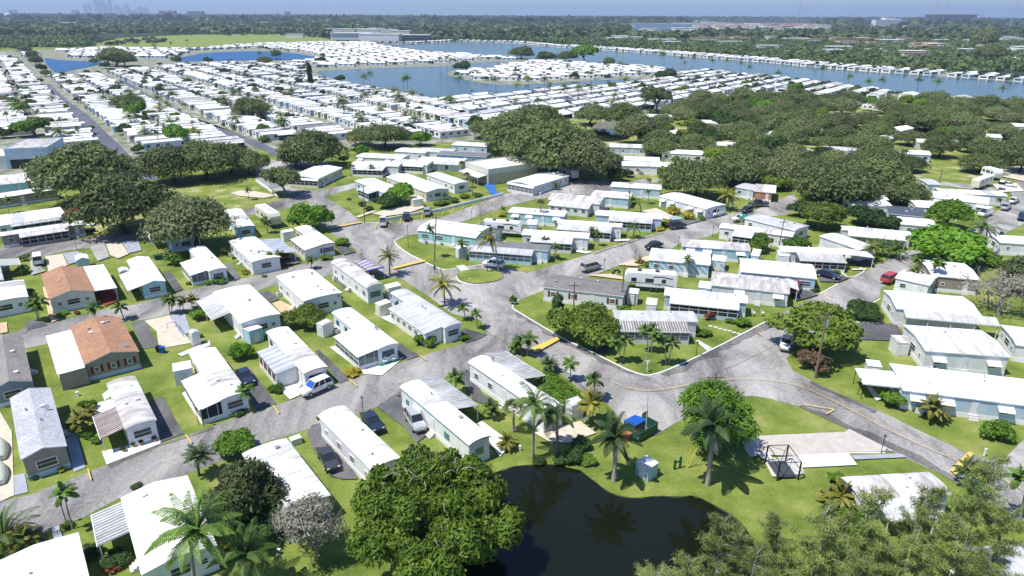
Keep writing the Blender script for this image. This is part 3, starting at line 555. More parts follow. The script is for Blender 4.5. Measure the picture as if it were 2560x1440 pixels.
        if kind in ('carport', 'awning'):
            n = max(2, int((x1-x0)/3.4)+1)
            for i in range(n):
                X = x0+.15+(x1-x0-.3)*i/(n-1); mm = MB(); vbox(mm, X-.05, X+.05, yo-.1, yo, 0, gz-.1); mm.build('post', 'paint:white', root)
            if o.get('lattice'): mm = MB(); vbox(mm, x0+.2, x1-.2, yo-.06, yo-.03, .1, 1.0); mm.build('railing', 'paint:white', root)
        else:
            base = o.get('base', .75); wm = o.get('wall', wc)
            mm = MB(); vbox(mm, x0+.15, x1-.15, yo-.08, yo, 0.0, base); vbox(mm, x0+.15, x0+.23, y0-.15, yo-.08, 0, base); vbox(mm, x1-.23, x1-.15, y0-.15, yo-.08, 0, base); mm.build('porch_wall', wm, root)
            if kind == 'room':
                mm = MB(); vbox(mm, x0+.16, x1-.16, yo-.07, yo-.01, base, gz-.11)
                for X in (x0+.16, x1-.22):     # side walls follow the roof slope
                    q = [(X, y0-.1, base), (X, yo-.07, base), (X, yo-.07, zs(yo)-.12), (X, y0-.1, zs(y0)-.12)]
                    for off in (0, .06): mm.face([P(x+off, y, z) for x, y, z in q])
                mm.build('side_room_wall', wm, root)
                n = max(1, int((x1-x0-.6)/1.9))
                for i in range(n):
                    X = x0+.3+(x1-x0-.6)*(i+.5)/n; q = T(X, yo); rzz = (math.pi if sy > 0 else 0) if mode == 'y' else (math.pi/2 if sy > 0 else -math.pi/2)
                    rzz = {('y', 1): 0, ('y', -1): math.pi, ('x', 1): -math.pi/2, ('x', -1): math.pi/2}[(mode, sy)]
                    window(root, (q[0], q[1], 1.45), rzz, 'm' if n > 1 else 'w', wf, o.get('glass', glass))
            else:
                mm = MB(); vbox(mm, x0+.19, x1-.19, yo-.05, yo-.03, base, gz-.12)
                for X in (x0+.19, x1-.21):
                    q = [(X, y0-.1, base), (X, yo-.05, base), (X, yo-.05, zs(yo)-.12), (X, y0-.1, zs(y0)-.12)]
                    mm.face([P(x, y, z) for x, y, z in q])
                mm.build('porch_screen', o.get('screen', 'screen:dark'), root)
                mm = MB(); n = max(2, int((x1-x0)/1.5)+1)
                for i in range(n):
                    X = x0+.19+(x1-x0-.38)*i/(n-1); vbox(mm, X-.04, X+.04, yo-.08, yo+.005, base, gz-.13)
                for X in (x0+.19, x1-.19):
                    k = max(1, int((yo-y0)/1.2))
                    for j in range(k): Y = y0+(yo-y0)*(j+.3)/k; vbox(mm, X-.03, X+.03, Y-.03, Y+.03, base, zs(Y)-.13)
                vbox(mm, x0+.19, x1-.19, yo-.075, yo+.003, 1.5, 1.56)
                mm.build('porch_frame', 'paint:white', root)
    # windows, door, window awnings on the long sides
    def covered(side, x, mrg=.7): return any(c[0] == side and c[1]-mrg < x < c[2]+mrg for c in covers)
    fr = {1: ey, -1: -ey}; zc = 1.62
    doordone = not door
    for sy in (1, -1):
        facing = fr[sy].dot(-cen) > 0
        if nowin: break
        n = max(2, int(L/3.1)); k = awn if facing else 0
        for i in range(n):
            x = -l2+ (2*l2)*(i+.5)/n
            if covered(sy, x): continue
            rz_ = 0 if sy > 0 else math.pi
            if facing and not doordone and i >= n//2:
                mm = MB(); mm.box(x-.42, x+.42, min(sy*w2, sy*(w2+.05)), max(sy*w2, sy*(w2+.05)), .62, 2.55); d = mm.build('door', 'paint:white2', root)
                mm = MB(); mm.box(x+.28, x+.33, min(sy*(w2+.05), sy*(w2+.1)), max(sy*(w2+.05), sy*(w2+.1)), 1.5, 1.6); mm.build('handle', 'paint:dkgrey', d)
                mm = MB()
                for j in range(3): mm.box(x-.55, x+.55, min(sy*(w2+.04+.3*j), sy*(w2+.34+.3*j)), max(sy*(w2+.04+.3*j), sy*(w2+.34+.3*j)), 0, .62-.2*j)
                mm.build('steps', 'paint:concrete', root); doordone = True; continue
            if rr.random() < .12: continue
            window(root, (x, sy*w2, zc), rz_, win if rr.random() < .7 else 's', wf, glass, shut)
            if k > 0:
                k -= 1; mm = MB(); y0, y1 = w2+.01, w2+.95
                q = [(x-.95, sy*y0, 2.4), (x+.95, sy*y0, 2.4), (x+.95, sy*y1, 1.95), (x-.95, sy*y1, 1.95)]; q2 = [(a, b, c-.05) for a, b, c in q]
                mm.face(q); mm.face(q2[::-1])
                for j in range(4): mm.face([q[j], q2[j], q2[(j+1) % 4], q[(j+1) % 4]])
                mm.build('window_awning', awnc, root)
    for sx in (1, -1):
        if nowin or not endwin or endmat: break
        if covered(2*sx, 0, .1): continue
        window(root, (sx*l2, 0, zc), -math.pi/2 if sx > 0 else math.pi/2, endwin if w2 > 1.5 else 'm', wf, glass, shut)
        if W > 6.2:
            for yy in (-W*.3, W*.3): window(root, (sx*l2, yy, zc), -math.pi/2 if sx > 0 else math.pi/2, 's', wf, glass, shut)
    if ac if ac is not None else rr.random() < .45:
        sy = 1 if fr[1].dot(-cen) > 0 else -1; x = -l2*.75
        if not covered(sy, x, .5):
            mm = MB(); mm.box(x-.4, x+.4, min(sy*(w2+.15), sy*(w2+.95)), max(sy*(w2+.15), sy*(w2+.95)), .05, .85); u = mm.build('air_conditioner', 'paint:white2', root)
            mm = MB(); mm.tube([(x, sy*(w2+.55), .85), (x, sy*(w2+.55), .89)], .3, 12); mm.build('fan_grille', 'paint:dkgrey', u)
    return root
def shed(P0, P1, P2, label, wc='wall:white', rc='roof:white', h=2.2, roof='gable', rise=.2, doorc='paint:white2', trim='paint:white'):
    A, B, C = (G(*p, h).xy for p in (P0, P1, P2)); ex = B-A; L = ex.length; ex.normalize(); ey = Vector((-ex.y, ex.x)); s = (C-B).dot(ey); W = abs(s); cen = A+ex*L/2+ey*s/2
    if s < 0: ex, ey = -ex, -ey
    LOG.append(('shed', round(L, 1), round(W, 1), ''))
    r = tag(empty('garden_shed', (cen.x, cen.y, 0), math.atan2(ex.y, ex.x)), label, 'shed', 'garden sheds between the homes')
    prof = profile(roof, W, h, rise); l, w = L/2-.06, W/2-.06
    ys = [-w]+([0] if roof == 'gable' else [])+[w]
    z = lambda y: (h+rise*(1-abs(y)/(W/2)) if roof == 'gable' else h+rise*(y+W/2)/W)-.09
    m = MB(); m.prism([(-w, 0), (w, 0)]+[(y, z(y)) for y in reversed(ys)], -l, l); m.build('wall', wc, r)
    m = MB(); slab(m, prof, -L/2, L/2, .08); m.build('roof', [rc, trim], r)
    f = 1 if ey.dot(-cen) > 0 else -1
    m = MB(); m.box(-.45, .45, min(f*w, f*(w+.04)), max(f*w, f*(w+.04)), .08, 1.85); d = m.build('door', doorc, r)
    m = MB()
    for x in (-.47, -.02, .43): m.box(x, x+.05, min(f*(w+.035), f*(w+.06)), max(f*(w+.035), f*(w+.06)), .06, 1.9)
    m.build('door_trim', trim, r)
    return r
C_ = 'carport'; P_ = 'porch'; RM = 'room'; AW = 'awning'
G_ = dict(roof='gable')
# ---- left block, nearest first
home((210,912),(175,819),(299,789) if 0 else (299,789),'brown gabled house','large brown shingle gable roofed house with red shutters and white extension on its left',roof='gable',rise=1.0,rc='shingle:brown',wc='wall:taupe',skirt='paint:paleblue',shut='paint:maroon',
     adds=((RM,(117,839),(143,937),dict(h=2.75,rc='roof:white',rib=False,wall='wall:taupe')),),vents=4,ac=True,endwin='s')
home((102,686),(122,749),(237,726),'screened-porch house','house with orange-brown shingle gable roof, white railed screen porch and white carport over red paving',roof='gable',rise=1.0,rc='shingle:brown',wc='wall:cream',
     adds=((C_,(260,660),(289,720),dict(h=2.6,rc='roof:white',rib=False)),),vents=1)
home((56,838),(81,952),(-28,985),'dark shingle house','blue-grey house with mottled grey-brown shingle roof, cut by the left edge',roof='gable',rise=.9,rc='shingle:taupe',wc='wall:bluegrey',vents=6)
home((24,995),(51,1150),(167,1112),'grey shingle house','pale grey shingle gable roofed house with taupe walls above the lower left road',roof='gable',rise=.7,rc='shingle:grey',wc='wall:taupe',skirt='paint:ltblue',h=3.1,vents=3)
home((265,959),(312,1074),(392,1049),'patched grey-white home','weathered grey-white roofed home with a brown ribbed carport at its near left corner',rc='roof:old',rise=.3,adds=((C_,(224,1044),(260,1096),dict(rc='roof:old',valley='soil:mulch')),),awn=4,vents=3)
home((472,884),(549,1002),(612,967),'white home with dark screen porch','all white home with maroon trimmed front wall and dark screened porch on its left',trim='paint:white',adds=((P_,(453,952),(499,1026),dict(rib=False,rc='roof:white')),),awn=0)
home((316,651),(354,714),(414,701),'teal fronted home','white gable roofed home with a teal front wall and grey carport on its left',roof='gable',rise=.5,wc='wall:teal',adds=((C_,(299,687),(320,727),dict(rib=False,rc='roof:white2')),),awn=3)
home((469,622),(521,679),(565,667),'small recessed-porch home','small white flat roofed home with recessed brown porch beside round green bushes',adds=((P_,(450,657),(477,689),dict(rc='roof:white',rib=False,screen='screen:grey')),))
home((571,603),(628,656),(700,641),'white home with blue-striped carport','broad white roofed home with a translucent striped carport over a maroon car',adds=((C_,(696,597),(740,630),dict(rc='stripe:pan',rib=True)),),endwin='w')
home((735,570),(796,615),(834,605),'red trimmed home','white home with thin red roof trim and red shutters, orange croton bushes at its front',trim='paint:maroon',shut='paint:maroon',adds=((RM,(722,599),(762,626),dict(rc='roof:white',rib=False)),))
home((690,691),(758,754),(851,728),'wide white home with pink steps','wide plain white roofed home with peach paved patio and steps on its left side',h=3.3,door=True,vents=4)
home((827,655),(917,721),(959,711),'long home with striped canopy','long white trailer home with stained arched roof and grey window screens',rc='roof:old',h=3.2,rise=.45,adds=(),wf='paint:grey',glass='screen:grey',ac=True)
home((976,732),(1112,821),(1155,807),'grey roofed home','grey roofed white home with blue-grey hinged awnings down its left side',rc='roof:grey',adds=((RM,(972,770),(1062,834),dict(rc='roof:grey',rib=False,h=2.5)),),awn=2,awnc='paint:bluegrey')
home((829,781),(944,874),(998,859),'turquoise trimmed home','white home with turquoise window trim and a strip of green mat before it',trim='paint:white',adds=((P_,(834,841),(895,893),dict(rc='roof:white',rib=False,screen='glass:blue',h=2.45)),),wf='paint:turq',door=False)
home((664,830),(759,935),(820,917),'home with brown window screens','white roofed home with brown screened windows and a translucent panelled patio roof on its left',trim='paint:brown',adds=((RM,(640,881),(690,935),dict(rc='stripe:pan',rib=True,h=2.5,glass='screen:brown')),),glass='screen:brown',wf='screen:brown')
home((532,731),(601,809),(692,775),'broad sand-plot home','very broad white roofed home with ribbed carport, beside the sandy empty lot',adds=((C_,(494,752),(529,801),dict(rc='roof:white2',h=2.5)),),h=3.2)
home((59,699),(71,741),(-52,768),'white home with railed porch at left edge','white flat roofed home at the left edge with a palm on its right',adds=())
home((-10,622),(10,700),(-40,705),'grey home with mural canopy','grey roofed home at the left edge with a faded painted mural canopy over its door',rc='roof:grey',adds=((AW,(48,645),(48,662),dict(rc='stripe:mural',end=False,rib=False)),))
home((0,591),(212,560),(207,551),'long taupe home','long low taupe home along the side lane with motorbikes parked before its dark screened porch',wc='wall:taupe',rc='roof:white2',trim='paint:brown',adds=((P_,(50,597),(172,575),dict(rc='roof:white2',rib=True,wall='wall:taupe')),))
home((-20,567),(166,540),(150,517),'long white home behind the taupe one','long white home with a red sun shade at its right end, behind the taupe home',rc='roof:white',adds=((P_,(27,565),(155,546)),))
home((-40,501),(143,473),(135,463),'taupe home with yellow shrubs','taupe walled white roof home with yellow crotons in front, near the large civic building',wc='wall:taupe',trim='paint:brown')
home((-22,464),(70,455),(68,432),'pale teal gabled house','pale teal gable ended house at the left edge below the blue-grey hall',roof='gable',rise=.7,rc='roof:white2',wc='wall:teal')
home((79,457),(141,448),(122,424),'teal gabled house','teal gable ended house beside the dark oak, left of the park lawn',roof='gable',rise=.7,rc='roof:white',wc='wall:teal')
home((319,425),(369,418),(360,400),'small white house by the wide lane','small white house with one window standing at the near end of the wide dark lane',rc='roof:white')
home((470,560),(630,556),(560,527),'aqua walled home under the tree','aqua walled white roofed home half hidden behind the grey-green tree',wc='wall:ltblue',trim='paint:turq',awn=2,awnc='paint:turq') if 0 else None
home((560,527),(590,571),(632,558),'aqua home by the grey-green tree','aqua walled home with turquoise roof trim and awnings, half hidden behind the grey-green tree',wc='wall:ltblue',trim='paint:turq',awn=2,awnc='paint:turq')
home((400,565),(425,602),(500,590),'pale blue home under the tree','pale blue walled home with a lattice carport frame, mostly covered by the grey-green tree crown',wc='wall:paleblue',rc='roof:grey',adds=((C_,(357,571),(380,600),dict(rc='roof:white2')),))
# ---- upper centre
home((857,419),(795,447),(757,427),'cream home by the park','cream walled white gable home with dark wrap-around screen porch at the corner beside the park',roof='gable',rise=.6,wc='wall:cream',shut='paint:grey',adds=((P_,(797,451),(756,431),dict(end=True)),))
home((875,412),(996,416),(997,405),'white home with two end awnings','long white roofed home with dark porch screens, two young palms in front',adds=((P_,(880,423),(955,427)),),awn=2)
home((887,452),(959,482),(992,467),'blue trimmed porch home','white roofed home with blue trimmed glassed porch facing the corner lawn',trim='paint:white',wc='wall:paleblue',adds=((P_,(888,474),(925,484),dict(trim='paint:blue',rib=False)),),wf='paint:blue')
home((965,442),(1065,481),(1117,469),'white home with gabled railing porch','long white home with gabled railing porch and steps above the low white wall',roof='gable',rise=.6,wc='wall:cream')
home((1065,436),(1136,461),(1165,452),'plain white trailer home','plain white grey-roofed trailer home left of the clubhouse',rc='roof:white2')
home((1424,439),(1335,466),(1278,452),'white gable home right of the clubhouse','white gable home with screened front porch and railing right of the clubhouse',roof='gable',rise=.6,wc='wall:white2',glass='screen:grey',adds=((P_,(1338,470),(1277,456),dict(end=True,screen='screen:grey')),))
home((888,392),(1005,398),(1003,384),'grey-white long home','grey-white roofed home with hinged awnings, upper centre left of the dark blue home',rc='roof:white2',awn=2)
home((975,408),(1068,413),(1072,401),'dark porch home','low white roof home with dark porch left of the plain trailer home',adds=((P_,(985,411),(1060,416)),))
home((1040,402),(1155,408),(1165,392),'ribbed white home','white ribbed roof home in front of the dark blue home',rc='roof:white2',adds=((AW,(1045,408),(1150,412)),))
home((1090,386),(1215,393),(1212,376),'dark blue home','dark blue walled home with a dark grey roof near the tall utility pole',rc='roof:dkgrey',wc='wall:blue')
home((1128,362),(1218,367),(1215,355),'white home behind the dark blue one','white roofed blue-grey home just behind the dark blue home',wc='wall:paleblue')
home((1040,378),(1130,382),(1128,370),'long grey home left of the blue one','long grey roofed home left of the dark blue home',rc='roof:grey')
home((985,378),(1062,383),(1063,372),'small white home under the oak edge','small white home with striped window awning, upper centre by the dark oak')
# ---- centre block
home((1488,537),(1656,548),(1658,535),'centre home with long ribbed porch','long white home with ribbed porch roof and dark screens facing the diagonal street',wc='wall:paleblue',adds=((P_,(1521,551),(1631,559),dict(rib=True,rc='roof:white2')),))
home((1392,557),(1555,568),(1559,559),'white home behind two palms','white home with ribbed porch roof, two small palms at its near side',adds=((P_,(1391,573),(1528,582),dict(rib=True,rc='roof:white2')),))
home((1303,586),(1472,596),(1476,582),'white home with ribbed awning roof','white home with bright ribbed awning roof right above the dark grey roofed blue home',adds=((P_,(1324,604),(1430,610),dict(rib=True,rc='roof:white')),),wc='wall:white2')
home((1184,613),(1371,627),(1376,612),'blue home with dark roof','blue walled home with dark grey roof, striped side wall and blue steps by the roundabout',rc='roof:dkgrey',wc='wall:ltblue',adds=((P_,(1172,625),(1329,640),dict(rib=True,rc='roof:grey',screen='glass:blue')),),endmat='stripe:blue')
home((1042,575),(1190,595),(1232,567),'long ribbed white roof home','large wide white ribbed roof home with green-blue windows beside the parking street',rise=.7,wc='wall:teal',adds=(),glass='glass:blue',win='w')
home((1270,530),(1411,541),(1415,527),'pale blue home behind the sabal palm','pale blue home with white roof behind the round headed palm',wc='wall:ltblue',awn=3)
home((1370,498),(1500,511),(1519,496),'grey arched roof home','home with a grey arched metal roof and white front annex',rc='roof:old',rise=.8,wc='wall:white2',adds=((RM,(1370,511),(1470,523),dict(rc='roof:white2',rib=False)),))
home((1477,489),(1575,497),(1580,482),'light blue walled home','light blue walled home with flat white roof beside the feathery queen palm',wc='wall:ltblue')
home((1526,466),(1653,474),(1656,462),'white home at the street bend','white home with pale blue wall and satellite dish at the bend of the upper street',wc='wall:paleblue')
home((1647,490),(1765,523),(1806,509),'white home with carport of bicycles','long white home with four hinged awnings and a screened end porch, before the white van',awn=4,adds=())
home((1704,615),(1877,627),(1876,608),'grey ribbed roof home','stained grey ribbed roof home with turquoise walls, right side of the diagonal street',rc='roof:old',wc='wall:ltblue',awn=3,adds=())
home((1621,649),(1776,663),(1777,632),'blue striped wall home','white roofed home with blue and white diagonally striped wall and a small palm in front',wc='stripe:blue',endmat='stripe:blue')
home((1356,717),(1560,741),(1566,706),'dark grey shingle home','long home with dark grey shingle roof, sage walls and brown shutters behind the yellow-green tree',roof='gable',rise=.7,rc='shingle:dk',wc='wall:white2',shut='paint:maroon',vents=4)
home((1660,737),(1870,758),(1872,738),'bright white home with red bushes','long bright white roofed home with red-leaved bushes under its porch roof',adds=((P_,(1674,754),(1849,778),dict(rib=False,rc='roof:white')),),wc='wall:paleblue')
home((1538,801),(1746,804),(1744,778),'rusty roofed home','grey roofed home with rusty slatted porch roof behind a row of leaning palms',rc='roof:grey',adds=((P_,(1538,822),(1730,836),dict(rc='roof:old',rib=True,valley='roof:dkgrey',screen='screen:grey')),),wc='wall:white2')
home((1776,712),(1975,734),(1972,698),'grey streaked roof home','white home with long grey streaked roof and boxy hinged awnings',rc='roof:old',rise=.6,awn=4,adds=((C_,(2016,727),(1972,701),dict(end=True,rc='roof:white2',rib=False)),),wc='wall:white2')
home((1851,679),(2043,697),(2036,661),'cream roofed home with hedge','home with cream-white roof and turquoise windows beside the black sedan and hedge',rc='roof:tan',wc='wall:ltblue',rise=.5,glass='glass:blue',win='w')
home((1798,568),(1983,592),(1987,580),'white home with wavy roof','white home with gently waved roof and dark porch, by the big shaggy bush',adds=((P_,(1830,588),(1880,596)),))
home((1860,545),(1988,577),(2022,564),'home with green canopy','grey-white roofed home with a bright green canopy at the street end',rc='roof:grey')
home((1951,628),(2117,636),(2113,622),'white home with ribbed tan porch','long white home with tan ribbed porch roof and hedge in front',adds=((P_,(1998,649),(2120,659),dict(rib=True,rc='roof:old')),(C_,(2182,645),(2172,628),dict(end=True,rc='roof:white'))))
home((2105,574),(2280,590),(2275,579),'white home with broad open porch','white home with a broad open porch roof on the right, beside dark palms',adds=((AW,(2122,588),(2266,602),dict(rib=False,rc='roof:white')),),wc='wall:white2')
home((2222,534),(2318,543),(2320,522),'slate blue roof home','home with flat slate-blue roof between the oaks and the bright green tree',rc='roof:slate',rise=.2,wc='wall:paleblue')
home((2252,560),(2345,568),(2318,547),'white home before the slate roof','white roofed home directly in front of the slate-blue roof',adds=(),wc='wall:white2')
home((2327,493),(2472,511),(2468,493),'white home with white hinged awnings','long white home with small hinged awnings at upper right, above the bright round tree',awn=4,adds=())
home((2290,517),(2424,526),(2418,508),'low white home behind the round tree','low white home just behind the bright green round tree')
home((2352,482),(2520,490),(2522,479),'far right grey-white home','long grey-white home at upper right near the parked camper')
home((2128,512),(2225,516),(2224,498),'grey-white home under the oaks','grey-white roofed home under the oak edge by the leaning utility pole',rc='roof:white2')
home((2048,590),(2150,625),(2162,606),'grey home behind the leafy bushes','narrow grey-roofed white home squeezed between bushes left of the open-porch home',rc='roof:white2',wc='wall:white2')
home((2150,497),(2215,500),(2212,486),'small dark green edged home','small grey-white home under the oaks with a dark green edge',rc='roof:white2',trim='paint:dkgreen')
home((2320,461),(2355,462),(2352,448),'grey roofed home with louvred window','small grey roofed white home with louvred window at upper right by the utility pole',rc='roof:grey')
home((1555,414),(1688,418),(1660,398),'home with tan tiled edge','white home with a tan tiled roof edge, upper centre beside the white passenger van',rc='roof:white',trim='paint:tan')
home((1500,398),(1650,404),(1640,378),'white home among palms and oaks','wide white roofed home between the oaks with two yellow-green palms in front',rc='roof:white')
home((1522,367),(1640,371),(1635,352),'blue-white home at the oak edge','blue-white home at the oak edge below the thatched hut',rc='roof:white',wc='wall:paleblue')
home((1755,376),(1825,382),(1822,366),'tan home among the oaks','tan walled home with white awning peeking out among the oaks',wc='wall:cream')
home((1837,467),(1885,476),(1896,463),'grey home by the dark pickup','grey-blue home with flat grey roof beside the dark pickup truck',rc='roof:grey',wc='wall:paleblue')
home((1885,478),(1932,482),(1925,462),'brick red porch home','home with dark weathered roof and brick-red porch base by the bright palm',rc='roof:old',wc='wall:terracotta')
# ---- right block
home((2455,790),(2241,771),(2203,724),'large white gabled house','large white house with long ribbed carport roof beside the bare tree',roof='gable',rise=.5,h=3.3,adds=((C_,(2266,795),(2498,812),dict(h=2.6)),),win='m',ac=True)
home((2528,893),(2314,877),(2256,811),'white house with three hinged awnings','streaked white roofed house with three boxy white hinged awnings on its near wall',roof='gable',rise=.45,h=3.3,awn=4,rc='roof:white2',ac=True)
home((2640,1023),(2257,975),(2225,908),'long white house above the lower road','long white roofed house with wall awnings above the curving road, a palm in front',roof='gable',rise=.4,awn=4,wc='wall:paleblue',h=3.0,ac=True)
home((2330,689),(2452,700),(2447,661),'brown sided house','white roofed house with weathered grey-brown siding behind three tall palms',roof='gable',rise=.4,wc='wall:taupe',h=3.2)
home((2237,694),(2325,714),(2340,690),'small light blue gabled home','small light blue-roofed gable home beside the red minivan',roof='gable',rise=.5,rc='roof:white2')
home((2381,1236),(2152,1250),(2103,1192),'grey-white speed bump home','pinkish grey roofed home with white lower roof near the lower right yellow speed bump',rc='roof:old',h=3.0,adds=((C_,(2223,1303),(2345,1292),dict(h=2.4)),))
home((2640,1352),(2375,1372),(2440,1520),'grey roofed home in the lower right corner','flat concrete-grey roofed home in the lower right corner with a white ribbed edge roof',rc='roof:grey',h=2.8,roof='flat',rise=.15)
home((2500,606),(2640,615),(2640,596),'white home at the right edge','bright white roofed home at the right edge behind the tall dark palm',rc='roof:white')
home((2540,862),(2700,882),(2700,835),'grey roofed home under the bare tree','grey-white roofed home under the bare tree at the right edge',rc='roof:white2')
# ---- bottom left
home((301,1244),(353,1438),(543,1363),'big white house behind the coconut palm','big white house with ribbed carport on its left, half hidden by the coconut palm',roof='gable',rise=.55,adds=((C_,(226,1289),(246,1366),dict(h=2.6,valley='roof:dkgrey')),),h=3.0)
home((240,1510),(196,1330),(-25,1393),'white house in the lower left corner','white roofed house cut by the lower left corner of the photo',roof='gable',rise=.4,h=3.0)
home((716,1095),(828,1238),(708,1292),'old white patched home','old home with streaked white and grey patched roof beside the black sedan',rc='roof:white2',adds=())
home((794,1039),(930,1178),(1000,1142),'tall white home beside the black sedan','long white home with panelled wall, its end under the huge mango tree',h=3.2,rise=.4,door=False)
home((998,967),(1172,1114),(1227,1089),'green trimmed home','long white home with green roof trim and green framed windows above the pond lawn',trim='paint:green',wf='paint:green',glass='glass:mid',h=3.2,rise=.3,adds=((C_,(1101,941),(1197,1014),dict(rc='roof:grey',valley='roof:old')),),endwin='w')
home((1170,905),(1360,1035),(1412,1014),'curving white home','long white home with grey ribbed carport behind and drooping palms at its near end',h=3.2,rise=.4,adds=((C_,(1262,877),(1363,939),dict(rc='roof:old')),))
# ---- small structures
SH = [((430,909),(476,900),(484,921),'white flat shed beside the home with dark screen porch','wall:white','roof:white','shed',.15),
 ((699,577),(726,572),(733,577),'white gabled shed with double doors behind the red trimmed home','wall:white','roof:white','gable',.35),
 ((605,820),(640,809),(650,822),'pale blue-grey shed with ribbed roof at the front of the broad white home','wall:ltblue','roof:white2','shed',.15),
 ((789,808),(806,815),(829,803),'white shed with blue corner trim between the tree and the turquoise trimmed home','wall:white','roof:old','shed',.12),
 ((936,757),(949,765),(979,757),'cream ribbed metal shed behind the grey roofed home','wall:cream','roof:tan','shed',.15),
 ((960,712),(970,721),(1000,712),'small white shed at the end of the long stained trailer home','wall:white','roof:white','shed',.12),
 ((470,828),(478,835),(495,826),'white weathered shed at the edge of the sandy lot','wall:white','roof:grey','gable',.25),
 ((186,640),(190,652),(222,646),'light grey gabled shed behind the brown roofed porch house','wall:paleblue','roof:white','gable',.5),
 ((294,672),(299,680),(322,675),'tiny arched white shed behind the teal fronted home','wall:white','roof:white','gable',.3),
 ((1022,493),(1032,500),(1052,493),'beige utility shed below the round tree by the gabled railing porch','wall:cream','roof:white2','shed',.1),
 ((1136,618),(1146,623),(1165,616),'small grey shed left of the blue home with dark roof','wall:white2','roof:white','gable',.4),
 ((1218,578),(1250,580),(1238,570),'dark domed shed at the end of the long ribbed roof','wall:blue','roof:slate','gable',.5),
 ((1568,732),(1595,735),(1597,723),'pale green narrow shed right of the dark shingle home','wall:white2','roof:white','shed',.1),
 ((1614,760),(1641,763),(1642,748),'small white lawn shed standing on grass behind the rusty roofed home','wall:white2','roof:white','shed',.15),
 ((1745,718),(1777,722),(1778,706),'low white shed between the bright white home and the grey streaked roof','wall:paleblue','roof:white','shed',.1),
 ((1779,650),(1814,654),(1816,641),'white annex shed with striped wall beside the blue striped home','stripe:blue','roof:white','shed',.1),
 ((1876,638),(1898,641),(1899,624),'blue-white shed at the end of the grey ribbed roof home','wall:ltblue','roof:white2','shed',.1),
 ((1315,561),(1342,562),(1343,550),'striped sided shed near the sabal palm trunk','stripe:blue','roof:white2','shed',.1),
 ((1945,638),(1975,641),(1976,630),'small mural-sided shed at the left end of the tan ribbed porch','wall:white','roof:white','shed',.1),
 ((2170,914),(2206,918),(2200,904),'white lean-to shed on the lawn left of the long white house','wall:white','roof:white','shed',.15),
 ((2244,857),(2278,858),(2264,841),'white ribbed shed with rusty roof beside the house with hinged awnings','wall:white','roof:old','shed',.2),
 ((1413,1000),(1430,1016),(1459,1006),'white panelled shed with ribbed roof by the hedge and yellow palm','wall:white','roof:grey','shed',.15),
 ((1590,1153),(1622,1173),(1646,1157),'small light blue pump hut with pale ribbed roof standing alone on the pond lawn','wall:ltblue','roof:white2','shed',.1)]
for a, b, c, lab, w_, r_, rf, rs in SH:
    hut = shed(a, b, c, lab, w_, r_, roof=rf, rise=rs, h=2.3 if 'pump' not in lab else 1.9)
m = MB(); m.box(-.75, .75, -.85, .85, 0, .85); m.build('brick_base', 'wall:taupe', hut)
for l in LOG:
    if isinstance(l[2], float) and not l[0].startswith(' ') and (l[2] > 9.5 or l[2] < 2.8 or l[1] > 26 or l[1] < 5) and l[0] != 'shed' or (l[0].startswith(' ') and (l[2] > 5.5 or l[2] < 1)): print('CHK', l)
# ------------------------------------------------------------------ plants
def quads_mesh(name, c, a, b, mat, mats=None, mi=None):
    """many leaf quads: centres c, half vectors a, b (numpy n x 3)"""
    n = len(c); v = np.empty((n, 4, 3)); v[:, 0] = c-a-b; v[:, 1] = c+a-b*.6; v[:, 2] = c+a*1.1+b; v[:, 3] = c-a+b*.8
    me = bpy.data.meshes.new(name); me.vertices.add(n*4); me.vertices.foreach_set('co', v.ravel())
    me.loops.add(n*4); me.loops.foreach_set('vertex_index', np.arange(n*4, dtype=np.int32))
    me.polygons.add(n); me.polygons.foreach_set('loop_start', np.arange(0, n*4, 4, dtype=np.int32)); me.polygons.foreach_set('loop_total', np.full(n, 4, dtype=np.int32))
    for m in (mats or [mat]): me.materials.append(M(m))
    if mi is not None: me.polygons.foreach_set('material_index', mi.astype(np.int32))
    me.update(calc_edges=True); return me
def leaf_cloud(rs, blobs, n, size, flat=.55, up=.5, inner=.35, asp=.6):
    """leaves scattered on and inside a set of ellipsoid clumps"""
    vol = np.array([b[3]*b[4] for b in blobs]); cnt = np.maximum(8, (n*vol/vol.sum()).astype(int)); C = []; N = []
    for (x, y, z, r, rz), k in zip(blobs, cnt):
        d = rs.normal(size=(k, 3)); d /= np.linalg.norm(d, axis=1)[:, None]
        d[:, 2] = np.where(d[:, 2] < -.35, -d[:, 2]*.7, d[:, 2])
        rad = np.where(rs.random(k) < inner, rs.uniform(.35, .9, k), rs.normal(1, .10, k))
        C.append(np.c_[x+d[:, 0]*r*rad, y+d[:, 1]*r*rad, z+d[:, 2]*rz*rad]); N.append(d)
    C = np.concatenate(C); N = np.concatenate(N); N = N+rs.normal(size=N.shape)*.5; N[:, 2] += up*.6; N /= np.linalg.norm(N, axis=1)[:, None]
    t = rs.normal(size=N.shape); a = np.cross(N, t); a /= np.linalg.norm(a, axis=1)[:, None]; b = np.cross(N, a); s = size*rs.uniform(.6, 1.35, len(C))[:, None]
    return C, a*s, b*s*asp
def crown_blobs(rs, w, h, zb, k, r0=.30, flatten=.75, hollow=.25):
    out = []
    for i in range(k):
        th = rs.uniform(0, 2*math.pi); u = rs.random()**.5; rr = w/2*(1-r0)*u*rs.uniform(.85, 1.18)
        zz = zb+(h-zb)*(.36+.50*rs.uniform(.25, 1)*math.sqrt(max(0, 1-u*u*.85))-.12*rs.random())
        r = w*r0*rs.uniform(.32, .92); out.append((rr*math.cos(th), rr*math.sin(th), zz-r*.35, r, r*flatten))
    out.append((0, 0, zb+(h-zb)*.40, w*.24, (h-zb)*.30))
    return out
